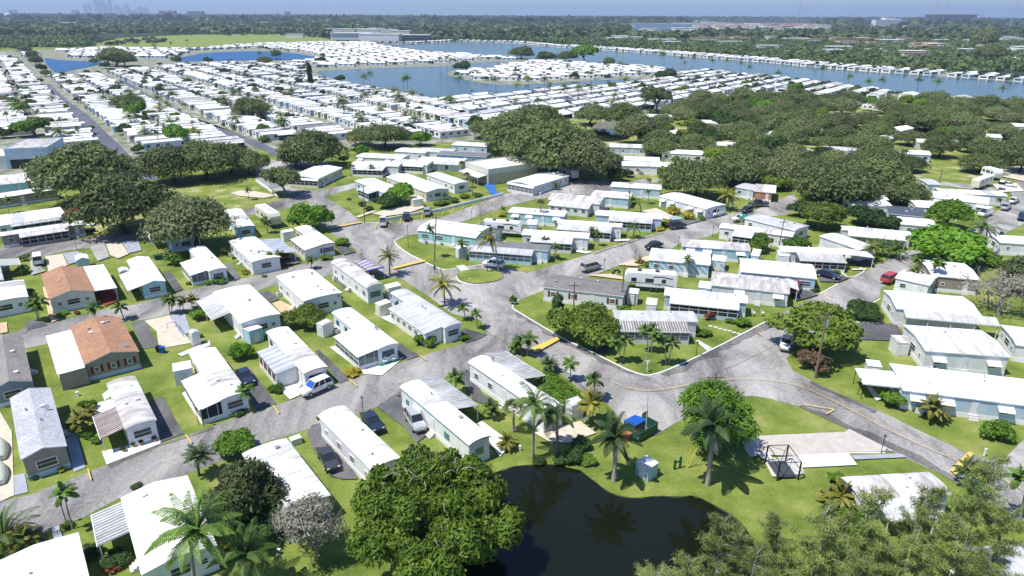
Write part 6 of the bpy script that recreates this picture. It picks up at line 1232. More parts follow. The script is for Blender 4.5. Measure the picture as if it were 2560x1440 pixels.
# dumpster pen
g = G(1598, 1083); r = tag(empty('dumpster_pen', g, R(40)), 'green fenced dumpster pen with open gate at the end of the paved yard', 'enclosure'); 
for nm, bx in (('fence_panel', (-1.9, -1.8, -1.2, 1.2, 0, 1.4)), ('fence_panel', (1.8, 1.9, -1.4, 1.2, 0, 1.6)), ('fence_panel', (-1.8, 1.8, -1.42, -1.32, 0, 1.4)), ('gate', (1.9, 2.9, 1.1, 1.18, .1, 1.7))):
    m = MB(); m.box(*bx); m.build(nm, 'paint:dkgreen', r)
g = G(1585, 1080); r = tag(empty('dumpster', (g.x, g.y, rz[0]), R(40)), 'dumpster with bright blue lid inside the green pen', 'dumpster'); m = MB(); m.prism([(-.8, .1), (.8, .1), (.9, 1.3), (-.9, 1.5)], -1.1, 1.1); m.build('body', 'paint:dkgreen', r)
m = MB(); m.face([(-1.15, -.95, 1.56), (1.15, -.95, 1.56), (1.15, .0, 1.52), (-1.15, .0, 1.52)]); m.face([(-1.15, 0, 1.5), (1.15, 0, 1.5), (1.15, .98, 1.36), (-1.15, .98, 1.36)]); m.build('lid', 'paint:blueplastic', r)
g = G(1575, 1092); o = MB(); o.box(-1.1, 1.1, -.6, .6, 0, 1.0); o.box(-1.15, 1.15, -.65, .65, 1.0, 1.06); o = o.build('wooden_crate', 'paint:terracotta'); o.location = g; o.rotation_euler.z = R(40); tag(o, 'reddish brown crate in front of the blue lidded dumpster', 'crate')
# pergola frame, lawn frames, pump
pa, pb, pc_ = G(1950, 1157, 2.5).xy, G(1921, 1114, 2.5).xy, G(2003, 1155, 2.5).xy; pex = (pc_-pa); pL = pex.length/2; pW = (pb-pa).length/2; pcn = (pb+pc_)/2
r = tag(empty('pergola_frame', (pcn.x, pcn.y, 0), math.atan2(pex.y, pex.x)), 'bare black metal gazebo frame standing on the slab at the left of the gravel plot', 'pergola'); cs = [(-pL, -pW), (pL, -pW), (pL, pW), (-pL, pW)]
for x, y in cs: m = MB(); m.box(x-.07, x+.07, y-.07, y+.07, 0, 2.5); m.build('post', 'paint:black', r)
m = MB()
for i in range(4): a, b = cs[i], cs[(i+1) % 4]; m.tube([(*a, 2.5), (*b, 2.5)], .06, 4); m.tube([(*a, 2.5), (0, 0, 2.9)], .035, 4)
m.build('roof_frame', 'paint:black', r)
m = MB(); m.box(-pL*.9, pL*.9, -pW*.9, pW*.9, .02, .06); o = m.build('dark_mat', 'paint:dkgrey'); o.location = (pcn.x, pcn.y, rz[0]); o.rotation_euler.z = math.atan2(pex.y, pex.x); tag(o, 'dark mat on the slab under the bare gazebo frame', 'mat')
g = G(1692, 1172); r = tag(empty('water_pump_gate', g, R(20)), 'small dark green post-and-rail frame on the pond lawn right of the pump hut', 'frame')
for x in (-.45, .3): m = MB(); m.box(x, x+.22, -.1, .1, 0, 1.3 if x < 0 else 1.6); m.build('post', 'paint:dkgreen', r)
m = MB(); m.box(-.25, .32, -.06, .06, .9, 1.1); m.build('rail', 'paint:dkgreen', r)
for i, x in enumerate((1717, 1724)):
    a = G(1716+i*3, 1170); b = a+Vector((.35+.5*i, .2, 2.6)); m = MB(); m.tube([a, b], .05, 6); o = m.build('guy_guard', 'paint:yellow'); tag(o, f"{'left' if i == 0 else 'right'} yellow guy wire guard on the lawn before the bamboo-like clump", 'guard')
# striped canopy hut, thatched hut, pond hut base, umbrellas, canopies
def canopy(px, py, L, W, h, ang, mat, label, name='canopy', cat='canopy', rise=.5, postc='paint:white'):
    g = G(px, py); r = tag(empty(name, (g.x, g.y, 0), ang), label, cat); m = MB(); t = [(-L/2, -W/2, h), (L/2, -W/2, h), (L/2, W/2, h), (-L/2, W/2, h)]; rg = [(-L/2+W*.35, 0, h+rise), (L/2-W*.35, 0, h+rise)]
    m.face([t[0], t[1], rg[1], rg[0]]); m.face([t[2], t[3], rg[0], rg[1]]); m.face([t[1], t[2], rg[1]]); m.face([t[3], t[0], rg[0]])
    for i in range(4): a, b = t[i], t[(i+1) % 4]; m.face([a, b, (b[0], b[1], h-.22), (a[0], a[1], h-.22)])
    m.build('roof', mat, r)
    for x, y, _ in t: m = MB(); m.tube([(x*.95, y*.95, 0), (x*.95, y*.95, h)], .05, 5); m.build('post', postc, r)
    return r
canopy(925, 690, 6.5, 3.6, 2.6, R(127), 'stripe:tan', 'tan and blue striped canopy hut behind the long stained trailer home')
canopy(1520, 335, 14, 9, 3, R(-10), 'leaf:dry', 'thatched hut roof by the small dark canal among the oaks', 'thatched_hut', 'hut', 2.6, 'paint:wood')
canopy(1897, 568, 9, 4.5, 2.4, R(-25), 'paint:greenawn', 'bright green canopy beside the street end home'); canopy(2205, 985, 7, 4.6, 2.6, R(-12), 'paint:white', 'white patio canopy on black posts left of the long white house', 'canopy', 'canopy', .35, 'paint:black')
canopy(188, 548, 3, 3, 2.3, 0, 'paint:red', 'red sun shade at the end of the long white home at left', 'parasol', 'parasol', .6)
# pads of garden furniture
def chair(px, py, ang, label, col='paint:white'):
    g = G(px, py); r = tag(empty('garden_chair', (g.x, g.y, rz[0]+.01), ang), label, 'chair', 'garden chairs'); m = MB(); m.box(-.28, .28, -.28, .28, .40, .45); m.build('seat', col, r); m = MB(); m.box(-.28, .28, .24, .29, .45, .95); m.build('backrest', col, r)
    for x in (-.25, .21):
        for y in (-.25, .21): m = MB(); m.box(x, x+.04, y, y+.04, 0, .4); m.build('leg', col, r)
chair(963, 912, R(30), 'left white garden chair on the green mat of the turquoise trimmed home'); chair(984, 906, R(30), 'right white garden chair on the green mat of the turquoise trimmed home'); chair(1464, 1060, R(200), 'white garden chair on the sandy patio by the yellowish bushy palm')
chair(1882, 790, R(90), 'pale green garden chair at the corner lawn by the bright white home'); chair(1905, 790, R(60), 'white garden chair at the right of the corner lawn flowers')
def bicycle(px, py, ang, label):
    g = G(px, py); r = tag(empty('bicycle', g, ang), label, 'bicycle'); 
    for x in (-.52, .52):
        m = MB(); m.tube([(x+.33*math.cos(a), 0, .35+.33*math.sin(a)) for a in [2*math.pi*k/14 for k in range(15)]], .022, 5, cap=False); m.build('wheel', 'paint:white2', r)
    m = MB(); P_ = [(-.52, 0, .35), (-.15, 0, .35), (-.25, 0, .85), (.38, 0, .85), (.52, 0, .35)]; m.tube(P_[:3], .02, 4); m.tube([P_[1], P_[3]], .02, 4); m.tube([P_[2], P_[3], P_[4]], .02, 4); m.build('frame', 'paint:silver', r)
    m = MB(); m.box(-.36, -.14, -.07, .07, .88, .93); m.build('saddle', 'paint:black', r); m = MB(); m.tube([(.36, -.27, 1.0), (.38, 0, .95), (.36, .27, 1.0)], .015, 4); m.build('handlebar', 'paint:silver', r)
bicycle(1217, 1142, R(38), 'white bicycle leaning at the end wall of the green trimmed home')
for i, (x, y) in enumerate([(263,955 if 0 else 1090),(310,1130),(335,1118),(355,1112),(388,1104),(247,1080)]):
    g = G(x, y); r = tag(empty('potted_plant', g), autolabel(['small potted plant', 'terracotta potted plant', 'yellow potted shrub'][i % 3], g), 'potted plant', 'potted plants'); m = MB(); m.tube([(0, 0, 0), (0, 0, .4)], [.16, .24], 10); m.build('pot', 'paint:orange', r)
    cm = PROTO['hedgebush'][0][0]; o = link(bpy.data.objects.new('foliage', cm)); o.parent = r; o.scale = (.3,)*3; o.location.z = .35
for x, y, c_, lab in ((1990, 528, 'blueplastic', 'blue wheelie bin at the street end by the oaks'), (2502, 590, 'dkgreen', 'dark green wheelie bin at the right street'), (398, 880, 'black', 'black bin on the lawn right of the brown gabled house'), (407, 882, 'blueplastic', 'small blue tub on the lawn right of the brown gabled house')):
    g = G(x, y); m = MB(); m.prism([(-.28, 0), (.28, 0), (.36, 1.0), (-.36, 1.0)], -.3, .3); m.box(-.34, .34, -.4, .4, 1.0, 1.06); o = m.build('wheelie_bin', 'paint:'+c_); o.location = g; tag(o, lab, 'bin')
g = G(740, 1108); m = MB(); m.box(-.65, .65, -.45, .45, 0, .8); m.box(-.7, .7, -.5, .5, .8, .86); o = m.build('utility_box', 'paint:sage'); o.location = g; o.rotation_euler.z = R(37); tag(o, 'green electric utility box on the grass beside the old patched home', 'utility box')
g = G(397, 648); m = MB(); m.box(-.8, .8, -.6, .6, 0, .95); m.box(-.84, .84, -.64, .64, .95, 1.0); o = m.build('utility_box', 'paint:dkgreen'); o.location = g; o.rotation_euler.z = R(37); tag(o, 'dark green utility box on the lawn right of the teal fronted home', 'utility box')
for i, (x, y) in enumerate([(1776, 815), (1789, 818), (1801, 822), (1813, 825), (1824, 827), (1835, 831), (1846, 834)]):
    g = G(x, y); m = MB(); m.box(-.3, .3, -.2, .2, 0, .04); o = m.build('stepping_stone', 'paint:white2'); o.location = g; tag(o, f"{['first', 'second', 'third', 'fourth', 'fifth', 'sixth', 'seventh'][i]} stepping stone from the left across the lawn near the rusty roofed home", 'stepping stone', 'stepping stones on the lawn')
# railing in the empty lot beside the sandy plot
g = G(450, 830); r = tag(empty('handrail', g, R(127)), 'thin dark handrail on the blue-grey slab of the empty sandy lot', 'railing'); m = MB()
for a, b in (((-2.5, 0, 0), (-2.5, 0, 1)), ((0, 0, 0), (0, 0, 1)), ((2.5, 0, 0), (2.5, 0, 1)), ((-2.5, 0, 1), (2.5, 0, 1)), ((2.5, 0, 1), (2.5, 1.4, 1)), ((2.5, 1.4, 0), (2.5, 1.4, 1))): m.tube([a, b], .035, 4)
m.build('rail', 'paint:dkgrey', r)
# ------------------------------------------------------------------ clubhouse and hall
def block(name, P0, P1, P2, h, label, cat='building', wc='wall:tan', rc='roof:tan', par=.5, parc=None, kindwin=0, group=None):
    A, B, C = (G(*p, h).xy for p in (P0, P1, P2)); ex = B-A; L = ex.length; ex.normalize(); ey = Vector((-ex.y, ex.x)); s = (C-B).dot(ey); W = abs(s); cen = A+ex*L/2+ey*s/2
    if s < 0: ex, ey = -ex, -ey
    r = tag(empty(name, (cen.x, cen.y, 0), math.atan2(ex.y, ex.x)), label, cat, group); l, w = L/2, W/2
    m = MB(); m.box(-l, l, -w, w, 0, h-.35); m.build('wall', wc, r); m = MB(); m.box(-l+.2, l-.2, -w+.2, w-.2, h-.35, h-.25); m.build('roof', rc, r)
    m = MB()
    for q in ((-l-.03, l+.03, -w-.03, -w+.2), (-l-.03, l+.03, w-.2, w+.03), (-l-.03, -l+.2, -w+.2, w-.2), (l-.2, l+.03, -w+.2, w-.2)): m.box(*q, h-par-.35, h)
    m.build('parapet', parc or wc, r)
    return r, l, w, ey
r, l, w, ey = block('clubhouse', (1163,404), (1221,423), (1336,404), 5.2, 'two storey tan clubhouse with flat roof and mottled pale green upper band, upper centre', parc='paint:sage', rc='roof:tan', par=1.3)
for q in ((-l+1, l-1, 1), (-l+1, l-1, -1)):
    m = MB(); s = q[2]; y0, y1 = sorted((s*w, s*(w+3.2))); m.v = [(q[0], s*w, 3.2), (q[1], s*w, 3.2), (q[1], s*(w+3.2), 2.7), (q[0], s*(w+3.2), 2.7)]; m.f = [(0, 1, 2, 3)]; m.m = [0]; m.box(q[0], q[1], *sorted((s*(w+3.1), s*(w+3.2))), 2.5, 2.72); m.build('lower_roof', 'roof:white2', r)
    for i in range(7): x = q[0]+.5+(q[1]-q[0]-1)*i/6; m = MB(); m.box(x-.08, x+.08, *sorted((s*(w+2.95), s*(w+3.1))), 0, 2.55); m.build('post', 'paint:tan', r)
    for i in range(5): x = q[0]+1.5+(q[1]-q[0]-3)*i/4; window(r, (x, s*w, 1.5), 0 if s > 0 else math.pi, 'w')
r, l, w, ey = block('community_hall', (8,372), (117,367), (104,345), 7.0, 'large blue-grey flat roofed hall with tall plain walls at the left edge', wc='wall:paleblue', rc='roof:old', par=.6)
f = 1 if ey.dot(-Vector((r.location.x, r.location.y))) > 0 else -1
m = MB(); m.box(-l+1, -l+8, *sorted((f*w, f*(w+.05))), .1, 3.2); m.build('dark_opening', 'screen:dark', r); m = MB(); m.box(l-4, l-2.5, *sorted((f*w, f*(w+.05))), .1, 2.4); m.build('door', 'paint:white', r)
m = MB(); m.box(-l-6, -l, -w, w*.4, 0, 4.5); m.build('side_wing', 'wall:white', r); m = MB(); m.box(-l-6.2, -l-.01, -w-.2, w*.4+.2, 4.5, 4.7); m.build('wing_roof', 'roof:white2', r)
# ------------------------------------------------------------------ the far rows of homes
FAR = []     # (x, y, ang, L, W, roof kind, zone)
U = Vector((math.cos(R(36.5)), math.sin(R(36.5)))); Vv = Vector((-U.y, U.x))
def toUV(p): return (p.dot(U), p.dot(Vv))
l1 = sum((toUV(G(*p).xy)[0] for p in ((305, 397), (245, 312), (195, 270), (145, 235))))/4; l2 = sum((toUV(G(*p).xy)[0] for p in ((574, 333), (480, 302), (400, 255), (305, 200))))/4
sp = l2-l1
waters = [[G(x, y).xy for x, y in q] for q in ([(100,140),(150,149),(262,152),(268,158),(217,172),(180,180),(140,190),(115,168)],[(420,152),(508,129),(640,124),(730,128),(822,147),(737,155),(500,157),(430,158)],
  [(930,107),(1140,102),(1280,104),(1502,122),(1780,143),(2031,165),(2364,188),(2640,214),(2640,262),(2475,250),(2337,240),(2198,229),(2087,210),(1920,196),(1752,178),(1655,173),(1344,154),(1195,139),(1084,132),(987,123)],
  [(775,178),(845,170),(1023,162),(1110,162),(1170,155),(1240,150),(1300,157),(1200,176),(1126,178),(1120,187),(1168,197),(1223,207),(1285,209),(1405,202),(1585,192),(1615,198),(1570,212),(1435,217),(1363,228),(1280,237),(1168,241),(1084,251),(1050,244),(973,227),(912,218),(860,210),(800,196)])]
def clear(p, trees=True):
    return not any(inside(p, q) for q in waters)
ZB = [G(x, y).xy for x, y in [(-60,160),(10,150),(50,128),(75,128),(105,185),(140,196),(200,190),(300,180),(430,166),(600,158),(740,162),(800,200),(870,222),(950,236),(1050,258),(1150,262),(1200,320),(1160,342),(1040,345),(880,355),(800,350),(700,352),(655,360),(600,350),(560,372),(500,372),(430,375),(370,372),(330,385),(300,392),(250,385),(200,372),(120,420),(118,345),(-60,340)]]
def lane_of(u):
    k = (u-l1)/sp; return k-math.floor(k)
us = [toUV(p)[0] for p in ZB]; vs = [toUV(p)[1] for p in ZB]
k0 = math.floor((min(us)-l1)/sp)-1; k1 = math.ceil((max(us)-l1)/sp)+1
half = sp/2; Lh = min(17.5, half-7.5)
for k in range(k0, k1):
    for side in (0, 1):
        uc = l1+k*sp+(5.2+Lh/2 if side == 0 else sp-5.2-Lh/2); v = min(vs)+rng.uniform(0, 4); j = 0
        while v < max(vs):
            p = U*uc+Vv*v; q = PX(p.x, p.y, 0)
            if inside(p, ZB) and clear(p) and clear(p+U*Lh*.4) and clear(p-U*Lh*.4) and rng.random() > .03:
                L = Lh*rng.uniform(.86, 1.08); FAR.append((p.x+rng.uniform(-1.3, 1.3), p.y+rng.uniform(-.5, .5), R(36.5+rng.uniform(-1.6, 1.6)), L, rng.uniform(4.6, 6.6), rng.random(), ('B', k, side, j))); j += 1
            v += rng.uniform(7.2, 8.3)
# houses round the lake: gable roofs
def fill(poly, ang, dx, dy, zone, jit=.5, Lr=(14, 18), Wr=(7.5, 9.5), keep=1.0):
    P = [G(x, y).xy for x, y in poly]; e = Vector((math.cos(ang), math.sin(ang))); n = Vector((-e.y, e.x)); a = [p.dot(e) for p in P]; b = [p.dot(n) for p in P]; v = min(b); i = 0
    while v < max(b):
        u = min(a)+(i % 2)*dx*.3; j = 0
        while u < max(a):
            p = e*u+n*v+Vector((rng.uniform(-jit, jit), rng.uniform(-jit, jit)))
            if inside(p, P) and clear(p) and clear(p+e*7) and clear(p-e*7) and rng.random() < keep: FAR.append((p.x, p.y, ang, rng.uniform(*Lr), rng.uniform(*Wr), rng.random(), (zone, i, 0, j))); j += 1
            u += dx*(1 if i % 1 == 0 else 1)
        v += dy*(1.0 if i % 2 else 1.35); i += 1
fill([(1060,262),(1180,246),(1290,238),(1400,228),(1560,214),(1680,190),(1760,182),(1840,188),(1930,198),(2050,212),(2100,222),(2340,246),(2480,252),(2560,252),(2400,258),(2250,250),(2080,248),(1960,235),(1850,232),(1700,255),(1620,280),(1560,290),(1480,290),(1380,300),(1290,310),(1240,330),(1215,330),(1190,290)], R(50), 19, 12.5, 'C')
fill([(1125,181),(1180,172),(1290,162),(1340,156),(1480,156),(1620,168),(1660,182),(1600,192),(1400,201),(1290,207),(1225,205),(1170,196)], R(-10), 20, 14, 'D')
fill([(640,112),(800,108),(930,108),(1000,122),(1080,134),(1190,140),(1300,152),(1240,149),(1170,153),(1100,160),(1020,162),(845,170),(800,172),(745,158),(830,148),(740,130),(640,120),(520,122)], R(-5), 21, 15, 'E')
fill([(150,128),(260,122),(440,124),(480,130),(430,145),(300,148),(180,146)], R(0), 20, 15, 'F')
for i, h in enumerate(GH): FAR.append((h.x, h.y, R(165) if i % 3 else R(40), 15, 7, (i*.37) % 1, ('G', 0, 0, i)))
def shore(pts, off, dpx, zone):
    P = [G(x, y).xy for x, y in pts]; 
    for a, b in zip(P, P[1:]):
        d = (b-a); L = d.length; d.normalize(); n = Vector((-d.y, d.x)); n = n if n.y > 0 else -n; t = 5
        while t < L-4: p = a+d*t+n*off; FAR.append((p.x, p.y, math.atan2(n.y, n.x), rng.uniform(12, 16), rng.uniform(7.5, 9.5), rng.random(), (zone, 0, 0, int(t)))); t += dpx*rng.uniform(.9, 1.2)
shore([(940,110),(1029,110),(1140,104),(1280,107),(1391,118),(1502,125),(1641,135),(1780,146),(1920,157),(2031,168),(2170,179),(2364,191),(2600,209)], 8, 12.0, 'H')
shore([(1391,118),(1502,125),(1641,135),(1780,146),(1920,157),(2031,168),(2170,179),(2364,191),(2600,209)], 30, 15, 'H')
shore([(440,128),(508,126),(640,121),(723,120)], 9, 12, 'E')
occ = [(h[1], h[2]) for h in HOMES]
FAR = [f for f in FAR if all((Vector(f[:2])-c).length > s*.5+7 for c, s in occ)]
FAR = [f for f in FAR if -80 < PX(f[0], f[1], 2)[0] < 2660]
FAR.sort(key=lambda f: f[0]**2+f[1]**2)
# prototypes
def far_proto(i, L, W, rk, rc, wc, ext):
    r = bpy.data.objects.new('mobile_home', None); h = 2.9; prof = profile(rk, W, h, .3 if rk != 'gable' else .9); parts = []
    m = MB(); m.prism([(-W/2+.2, 0), (W/2-.2, 0), (W/2-.2, h-.14)]+([(0, h+.7)] if rk == 'gable' else [(0, h+.1)])+[(-W/2+.2, h-.14)], -L/2+.2, L/2-.2); parts.append(m.build('wall', wc))
    m = MB(); slab(m, prof, -L/2, L/2, .14); parts.append(m.build('roof', [rc, 'paint:white']))
    for s in (-1, 1):
        for k in range(4):
            x = -L/2+L*(k+.5)/4
            if (k+i) % 5 == 3: continue
            m = MB(); m.box(x-.7, x+.7, *sorted((s*(W/2-.2), s*(W/2-.15))), 1.2, 2.1); parts.append(m.build('window', 'glass:dark'))
        m = MB(); m.box(*sorted((s*(L/2-.2), s*(L/2-.15))), -1.0, 1.0, 1.1, 2.1); parts.append(m.build('window', 'glass:dark'))
    if ext:
        s = 1 if ext > 0 else -1; x0, x1 = (-L/2+1, L*.1) if abs(ext) == 1 else (-L*.1, L/2-.5)
        m = MB(); q = [(x0, s*W/2, h-.1), (x1, s*W/2, h-.1), (x1, s*(W/2+2.1), 2.35), (x0, s*(W/2+2.1), 2.35)]; m.face(q); m.face([(a, b, c-.1) for a, b, c in q][::-1])
        for a in range(4): p, p2 = q[a], q[(a+1) % 4]; m.face([p, p2, (p2[0], p2[1], p2[2]-.1), (p[0], p[1], p[2]-.1)])
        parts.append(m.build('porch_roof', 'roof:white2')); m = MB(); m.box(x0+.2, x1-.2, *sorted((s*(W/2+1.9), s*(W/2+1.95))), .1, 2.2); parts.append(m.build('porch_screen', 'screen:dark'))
    return r, [p.data for p in parts if not bpy.data.objects.remove(p) or True] if 0 else [(p.name.split('.')[0], p.data) for p in parts], parts
FP = []
for i, a in enumerate([(16, 5.6, 'bow', 'roof:white', 'wall:white', 1), (16, 5.6, 'bow', 'roof:white', 'wall:cream', -1), (16, 5.6, 'flat', 'roof:white', 'wall:white2', 2), (16, 5.6, 'bow', 'roof:white2', 'wall:paleblue', 0), (16, 5.6, 'bow', 'roof:old', 'wall:white', -2), (16, 5.6, 'gable', 'roof:tan', 'wall:cream', 0), (16, 5.6, 'bow', 'roof:dkgrey', 'wall:white2', 1),
                       (15, 8.5, 'gable', 'roof:white', 'wall:white', 0), (15, 8.5, 'gable', 'roof:white', 'wall:paleblue', 1), (15, 8.5, 'gable', 'roof:white2', 'wall:white2', -1), (15, 8.5, 'gable', 'roof:grey', 'wall:white', 0), (15, 8.5, 'gable', 'roof:tan', 'wall:cream', 0)]):
    r, ds, parts = far_proto(i, *a)
    for p in parts: bpy.data.objects.remove(p)
    FP.append((a, ds))
NIND = 300-len(HOMES)
ORD = ['first', 'second', 'third', 'fourth', 'fifth', 'sixth', 'seventh', 'eighth', 'ninth', 'tenth', 'eleventh', 'twelfth', 'thirteenth', 'fourteenth', 'fifteenth', 'sixteenth', 'seventeenth', 'eighteenth', 'nineteenth', 'twentieth', 'twenty-first', 'twenty-second', 'twenty-third', 'twenty-fourth', 'twenty-fifth', 'twenty-sixth', 'twenty-seventh', 'twenty-eighth', 'twenty-ninth', 'thirtieth']
ORD += ['thirty-'+w for w in ORD[:9]]+['fortieth']+['forty-'+w for w in ORD[:9]]
cnt = {}
rest = MB()
for n, (x, y, ang, L, W, u, zone) in enumerate(FAR):
    if zone[0] in 'B': k = 0 if u < .24 else 1 if u < .42 else 2 if u < .60 else 3 if u < .79 else 4 if u < .90 else 5 if u < .95 else 6
    else: k = 7 if u < .42 else 8 if u < .62 else 9 if u < .82 else 10 if u < .93 else 11
    a, ds = FP[k]; col = {'roof:white': 'white', 'roof:white2': 'off-white', 'roof:old': 'streaked grey', 'roof:tan': 'tan', 'roof:dkgrey': 'dark grey', 'roof:grey': 'grey'}[a[3]]
    if n < NIND:
        r = empty('mobile_home', (x, y, 0), ang+(math.pi if u*97 % 1 < .5 else 0), (L/a[0], W/a[1], 1))
        if zone[0] == 'B':
            kk, s = zone[1], zone[2]; row = {(-1, 1): 'left side of the wide dark lane', (0, 0): 'right side of the wide dark lane', (0, 1): 'left side of the narrow dark lane', (1, 0): 'right side of the narrow dark lane'}.get((kk, s))
            row = row or (f"{ORD[min(29, (kk-1)*2+s-1)]} row right of the narrow dark lane" if kk >= 1 else f"{ORD[max(0, (-kk-1)*2-1+1-s)]} row left of the wide dark lane")
            c = cnt[row] = cnt.get(row, -1)+1; lab = f"{col} roofed home, {ORD[min(29, c)]} from the near end, {row}"
        else:
            q = PX(x, y, 2); row = {'C': 'gabled homes by the lake', 'D': 'homes on the lake peninsula', 'E': 'homes between the two lakes', 'F': 'homes by the small blue lake', 'G': 'homes hidden in the oak grove', 'H': 'homes on the far lake shore'}[zone[0]]
            lab = f"{col} roofed house among the {row}"
        tag(r, lab, 'mobile home', 'mobile homes of the park')
        for nm, me in ds: o = link(bpy.data.objects.new(nm, me)); o.parent = r
    else:
        e = Vector((math.cos(ang), math.sin(ang))); nn = Vector((-e.y, e.x)); T3 = lambda a_, b_, z: (x+e.x*a_+nn.x*b_, y+e.y*a_+nn.y*b_, z); l, w = L/2, W/2; ri = .9 if k >= 7 else .3
        wm = 0 if k not in (3, 8) else 1; rm = {0: 2, 1: 2, 2: 2, 3: 3, 4: 4, 5: 5, 6: 6, 7: 2, 8: 2, 9: 3, 10: 4, 11: 5}[k]
        for s in (-1, 1):
            rest.face([T3(-l+.2, s*(w-.2), 0), T3(l-.2, s*(w-.2), 0), T3(l-.2, s*(w-.2), 2.8), T3(-l+.2, s*(w-.2), 2.8)], wm); rest.face([T3(s*(l-.2), -w+.2, 0), T3(s*(l-.2), w-.2, 0), T3(s*(l-.2), w-.2, 2.8), T3(s*(l-.2), 0, 2.75+ri), T3(s*(l-.2), -w+.2, 2.8)], wm)
            rest.face([T3(-l, s*w, 2.9), T3(l, s*w, 2.9), T3(l, 0, 2.9+ri), T3(-l, 0, 2.9+ri)], rm); rest.face([T3(-l, s*w, 2.72), T3(l, s*w, 2.72), T3(l, s*w, 2.9), T3(-l, s*w, 2.9)], 2)
            for j in range(3): xx = -l+L*(j+.5)/3; rest.face([T3(xx-.9, s*(w-.14), 1.1), T3(xx+.9, s*(w-.14), 1.1), T3(xx+.9, s*(w-.14), 2.2), T3(xx-.9, s*(w-.14), 2.2)], 7)
            rest.face([T3(s*(l-.14), -w*.6, 1.0), T3(s*(l-.14), w*.6, 1.0), T3(s*(l-.14), w*.6, 2.2), T3(s*(l-.14), -w*.6, 2.2)], 7)
o = rest.build('distant_homes', ['wall:white', 'wall:paleblue', 'roof:white', 'roof:white2', 'roof:old', 'roof:tan', 'roof:dkgrey', 'glass:dark']); tag(o, 'mass of tiny distant white roofed homes around the lakes', 'homes', kind='stuff')
print('FAR', len(FAR), 'lane spacing', sp, 'Lh', Lh, [ (z, sum(1 for f in FAR if f[6][0] == z)) for z in 'BCDEFGH'])
# ------------------------------------------------------------------ greenery of the far rows
cand = []
for f in FAR:
    x, y, ang, L, W, u, zone = f; e = Vector((math.cos(ang), math.sin(ang))); n = Vector((-e.y, e.x))
    for s in range(2):
        if rng.random() < (.62 if zone[0] == 'B' else .7):
            p = Vector((x, y))+n*(W/2+1.6)*rng.choice((-1, 1))+e*L/2*rng.uniform(-1.05, 1.05); cand.append((p, zone))
SHORES = [(1000,385,0)]
fp = [(1100,170),(1118,172),(1130,175),(1150,230),(1010,235),(1020,236),(910,224),(925,222),(700,150),(680,152),(690,150),(720,150),(650,155),(860,130),(1240,230),(1660,160),(1700,170),(1710,178),(1730,165),(1780,175),(1815,180),(1850,180),(1870,195),(2050,205),(2055,200),(2120,215),(2165,240),(2200,235),(2290,240),(2335,240),(2500,250),(1420,190),(1520,195),(1550,190),(1480,200),(1630,195),(1445,250),(1410,262),(1320,240),(1360,240),(1290,250),(1560,240),(1720,240),(1600,215),(1900,215),(1940,210),(1475,215),(1790,215),(390,135),(335,118),(430,120),(470,120)]
npalm = sum(1 for o in bpy.data.objects if o.name.startswith('palm_tree')); nshrub = 0; ntree = 0; far_leaf = []
for x, y in fp:
    g = G(x, y)
    if npalm < 300: palm('coco' if rng.random() < .3 else 'cocog', 0, 0, 0, 0, f"tall palm among the lakeside homes, {'left part' if x < 1000 else 'centre left part' if x < 1400 else 'centre right part' if x < 1800 else 'right part'}", 1.0, group='tall palms around the lakes', world=(g, rng.uniform(7, 11), rng.uniform(-.8, .8))); npalm += 1
for p, zone in sorted(cand, key=lambda c: c[0].length):
    q = PX(p.x, p.y, 0); uu = p.dot(U); part = 'near' if q[1] > 290 else 'nearer middle' if q[1] > 262 else 'middle' if q[1] > 235 else 'far'
    if zone[0] == 'B': wh2 = f"in the {part} rows {'left of the wide lane' if uu < l1 else 'between the dark lanes' if uu < l2 else 'right of the narrow lane'}"
    else: wh2 = f"by the {dict(C='gabled lake homes', D='peninsula homes', E='homes between lakes', F='small lake homes', G='oak grove homes', H='far shore homes')[zone[0]]}, {['far left', 'left', 'centre left', 'centre', 'centre right', 'right', 'far right'][min(6, max(0, int(q[0]/366)))]} part"
    u = rng.random(); g = Vector((*p, 0)); wh = {'B': 'rows of white homes', 'C': 'gabled homes by the lake', 'D': 'homes on the lake peninsula', 'E': 'homes between the two lakes', 'F': 'homes by the small blue lake', 'G': 'homes in the oak grove', 'H': 'homes on the far shore'}[zone[0]]
    if u < .42 and npalm < 300: palm(rng.choice(('small', 'small', 'cocog', 'coco', 'sabal')), 0, 0, 0, 0, 'small palm '+wh2, rng.uniform(.9, 1.4) if zone[0] == 'B' else rng.uniform(.8, 1.1), group='small palms among the far homes', world=(g, rng.uniform(2.5, 6.5), rng.uniform(-.4, .4))); npalm += 1
    elif u > .86 and ntree < 75 and zone[0] != 'H': tree(rng.choice(('deep', 'oak', 'mangolike', 'bright')), 0, 0, 0, rng.uniform(.9, 1.3), 'small leafy tree '+wh2, group='trees among the far homes', world=(g, rng.uniform(3.5, 7.5))); ntree += 1
    elif nshrub < 170: tree(rng.choice(('bush', 'hedgebush', 'bush')), 0, 0, 0, rng.uniform(.8, 1.2), 'green shrub '+wh2, name='shrub', cat='shrub', group='shrubs among the far homes', world=(g, rng.uniform(2.2, 5))); nshrub += 1
    else: far_leaf.append((p.x, p.y, rng.uniform(.6, 3.0), rng.uniform(1.4, 3.4)))
